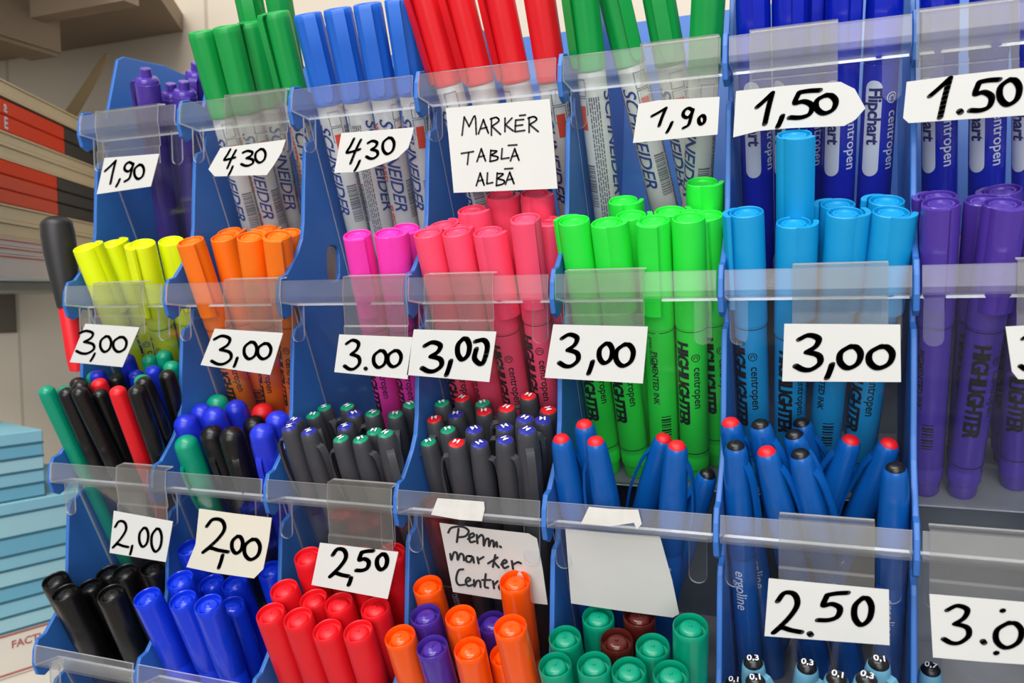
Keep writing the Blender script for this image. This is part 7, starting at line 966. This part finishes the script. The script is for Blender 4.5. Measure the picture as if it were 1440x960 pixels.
# curved strip lying on the books
bm = bmesh.new(); n = 14; rows = []
for i in range(n + 1):
    t = i / n; q = 1 - t
    p0, p1, p2 = Vector((-.228, .185, Z0 + .048)), Vector((-.196, .185, Z0 + .078)), Vector((-.178, .190, Z0 + .107))
    p = p0 * q * q + p1 * 2 * q * t + p2 * t * t; wd = .0075 * (1 - t) ** .6 + .0022
    rows.append([bm.verts.new(p + Vector((sx * wd * .8, sy * .0012, sx * -wd * .25 + sy * .0006))) for sx, sy in ((-1, -1), (1, -1), (1, 1), (-1, 1))])
for A, B in zip(rows, rows[1:]):
    for i in range(4): bm.faces.new((A[i], A[(i + 1) % 4], B[(i + 1) % 4], B[i]))
bm.faces.new(rows[0]); bm.faces.new(list(reversed(rows[-1])))
mnz = min(v.co.z for v in bm.verts)
for v in bm.verts: v.co.z += Z0 + .0477 - mnz
o = link('card_strip', finish(bm, 'card_strip'), plastic('tan_card', (150, 128, 92), .7)); tag(o, 'curved tan card strip standing on top of the book stack', 'card strip')
# blue invoice booklets below
BB = stack_frame((0.3036, 0.9528), (-0.11894, 0.01943))
BLUES = [plastic('pale_blue_pages_a', (136, 188, 202), .75, .2, .05, 40), plastic('pale_blue_pages_b', (158, 200, 206), .75, .2, .05, 40), plastic('pale_blue_pages_c', (112, 172, 192), .75, .2, .05, 40)]
CREAM = plastic('cream_carton', (222, 214, 200), .7, .2, .03, 30); DKB = plastic('teal_edge', (60, 108, 122), .6); RED2 = plastic('dull_red_print', (178, 92, 84), .6)
def booklet(z0, z1, s0, s1, n0, mat, lab, m=BB):
    e = base_empty(m, 'invoice_booklet', (s0 + s1) / 2, n0 + .07, z0)
    bx(m, 'page_block', s0, s1, n0, n0 + .14, z0 + .0009, z1, mat, e, bev=.0006)
    bx(m, 'cover', s0 - .0005, s1 + .0005, n0 - .0005, n0 + .1405, z0, z0 + .0009, DKB, e, bev=0)['label'] = 'dark teal cover edge'
    tag(e, lab, 'booklet', 'pale blue invoice booklets')
zs = [-.2117, -.2217, -.2317, -.2420, -.2520, -.2623]
for i, (a, b) in enumerate(zip(zs, zs[1:])): booklet(b, a, -.12, .034, .004, BLUES[(i * 2) % 3], 'pale blue invoice booklet, %s from the top of the short upper pile' % ORD[i])
zs = [-.2623, -.2716, -.2882, -.3017, -.3121, -.3241, -.3350, -.3464, -.3574]
for i, (a, b) in enumerate(zip(zs, zs[1:])): booklet(b, a, -.12, .155, 0, BLUES[i % 3], 'pale blue invoice booklet, %s down in the long lower pile' % ORD[i])
e = base_empty(BB, 'invoice_carton', .02, .07, -.3908)
bx(BB, 'carton_body', -.12, .155, 0, .14, -.3908, -.3575, CREAM, e)
bm = bmesh.new()
for zc in (-.3592, -.3880):
    prism(bm, [(-.12, -.0003, zc - .0007), (.155, -.0003, zc - .0007), (.155, -.0003, zc + .0007), (-.12, -.0003, zc + .0007)], (0, .0002, 0))
t = text_bm('FACTURA', .0078, .00015); x0, x1, y0, y1 = bounds(t)
vm = {}
idx(t)
for v in t.verts: vm[v.index] = bm.verts.new((.0045 + v.co.x - x0, -.0003, -.3695 + v.co.y))
for f in t.faces: bm.faces.new([vm[v.index] for v in f.verts])
t.free()
o = link('printed_text', finish(bm, 'printed_text', False), RED2, e); o.matrix_local = e.matrix_world.inverted() @ BB; o['label'] = 'dull red printed FACTURA and rules'
tag(e, 'cream invoice carton printed FACTURA under the pale blue booklets', 'carton')
e = shelf(Z0 - .3910, .010, -.55, -.02, -.10, 'low white wall shelf under the pale blue booklets', plastic('white_shelf_board', (214, 206, 192), .5))
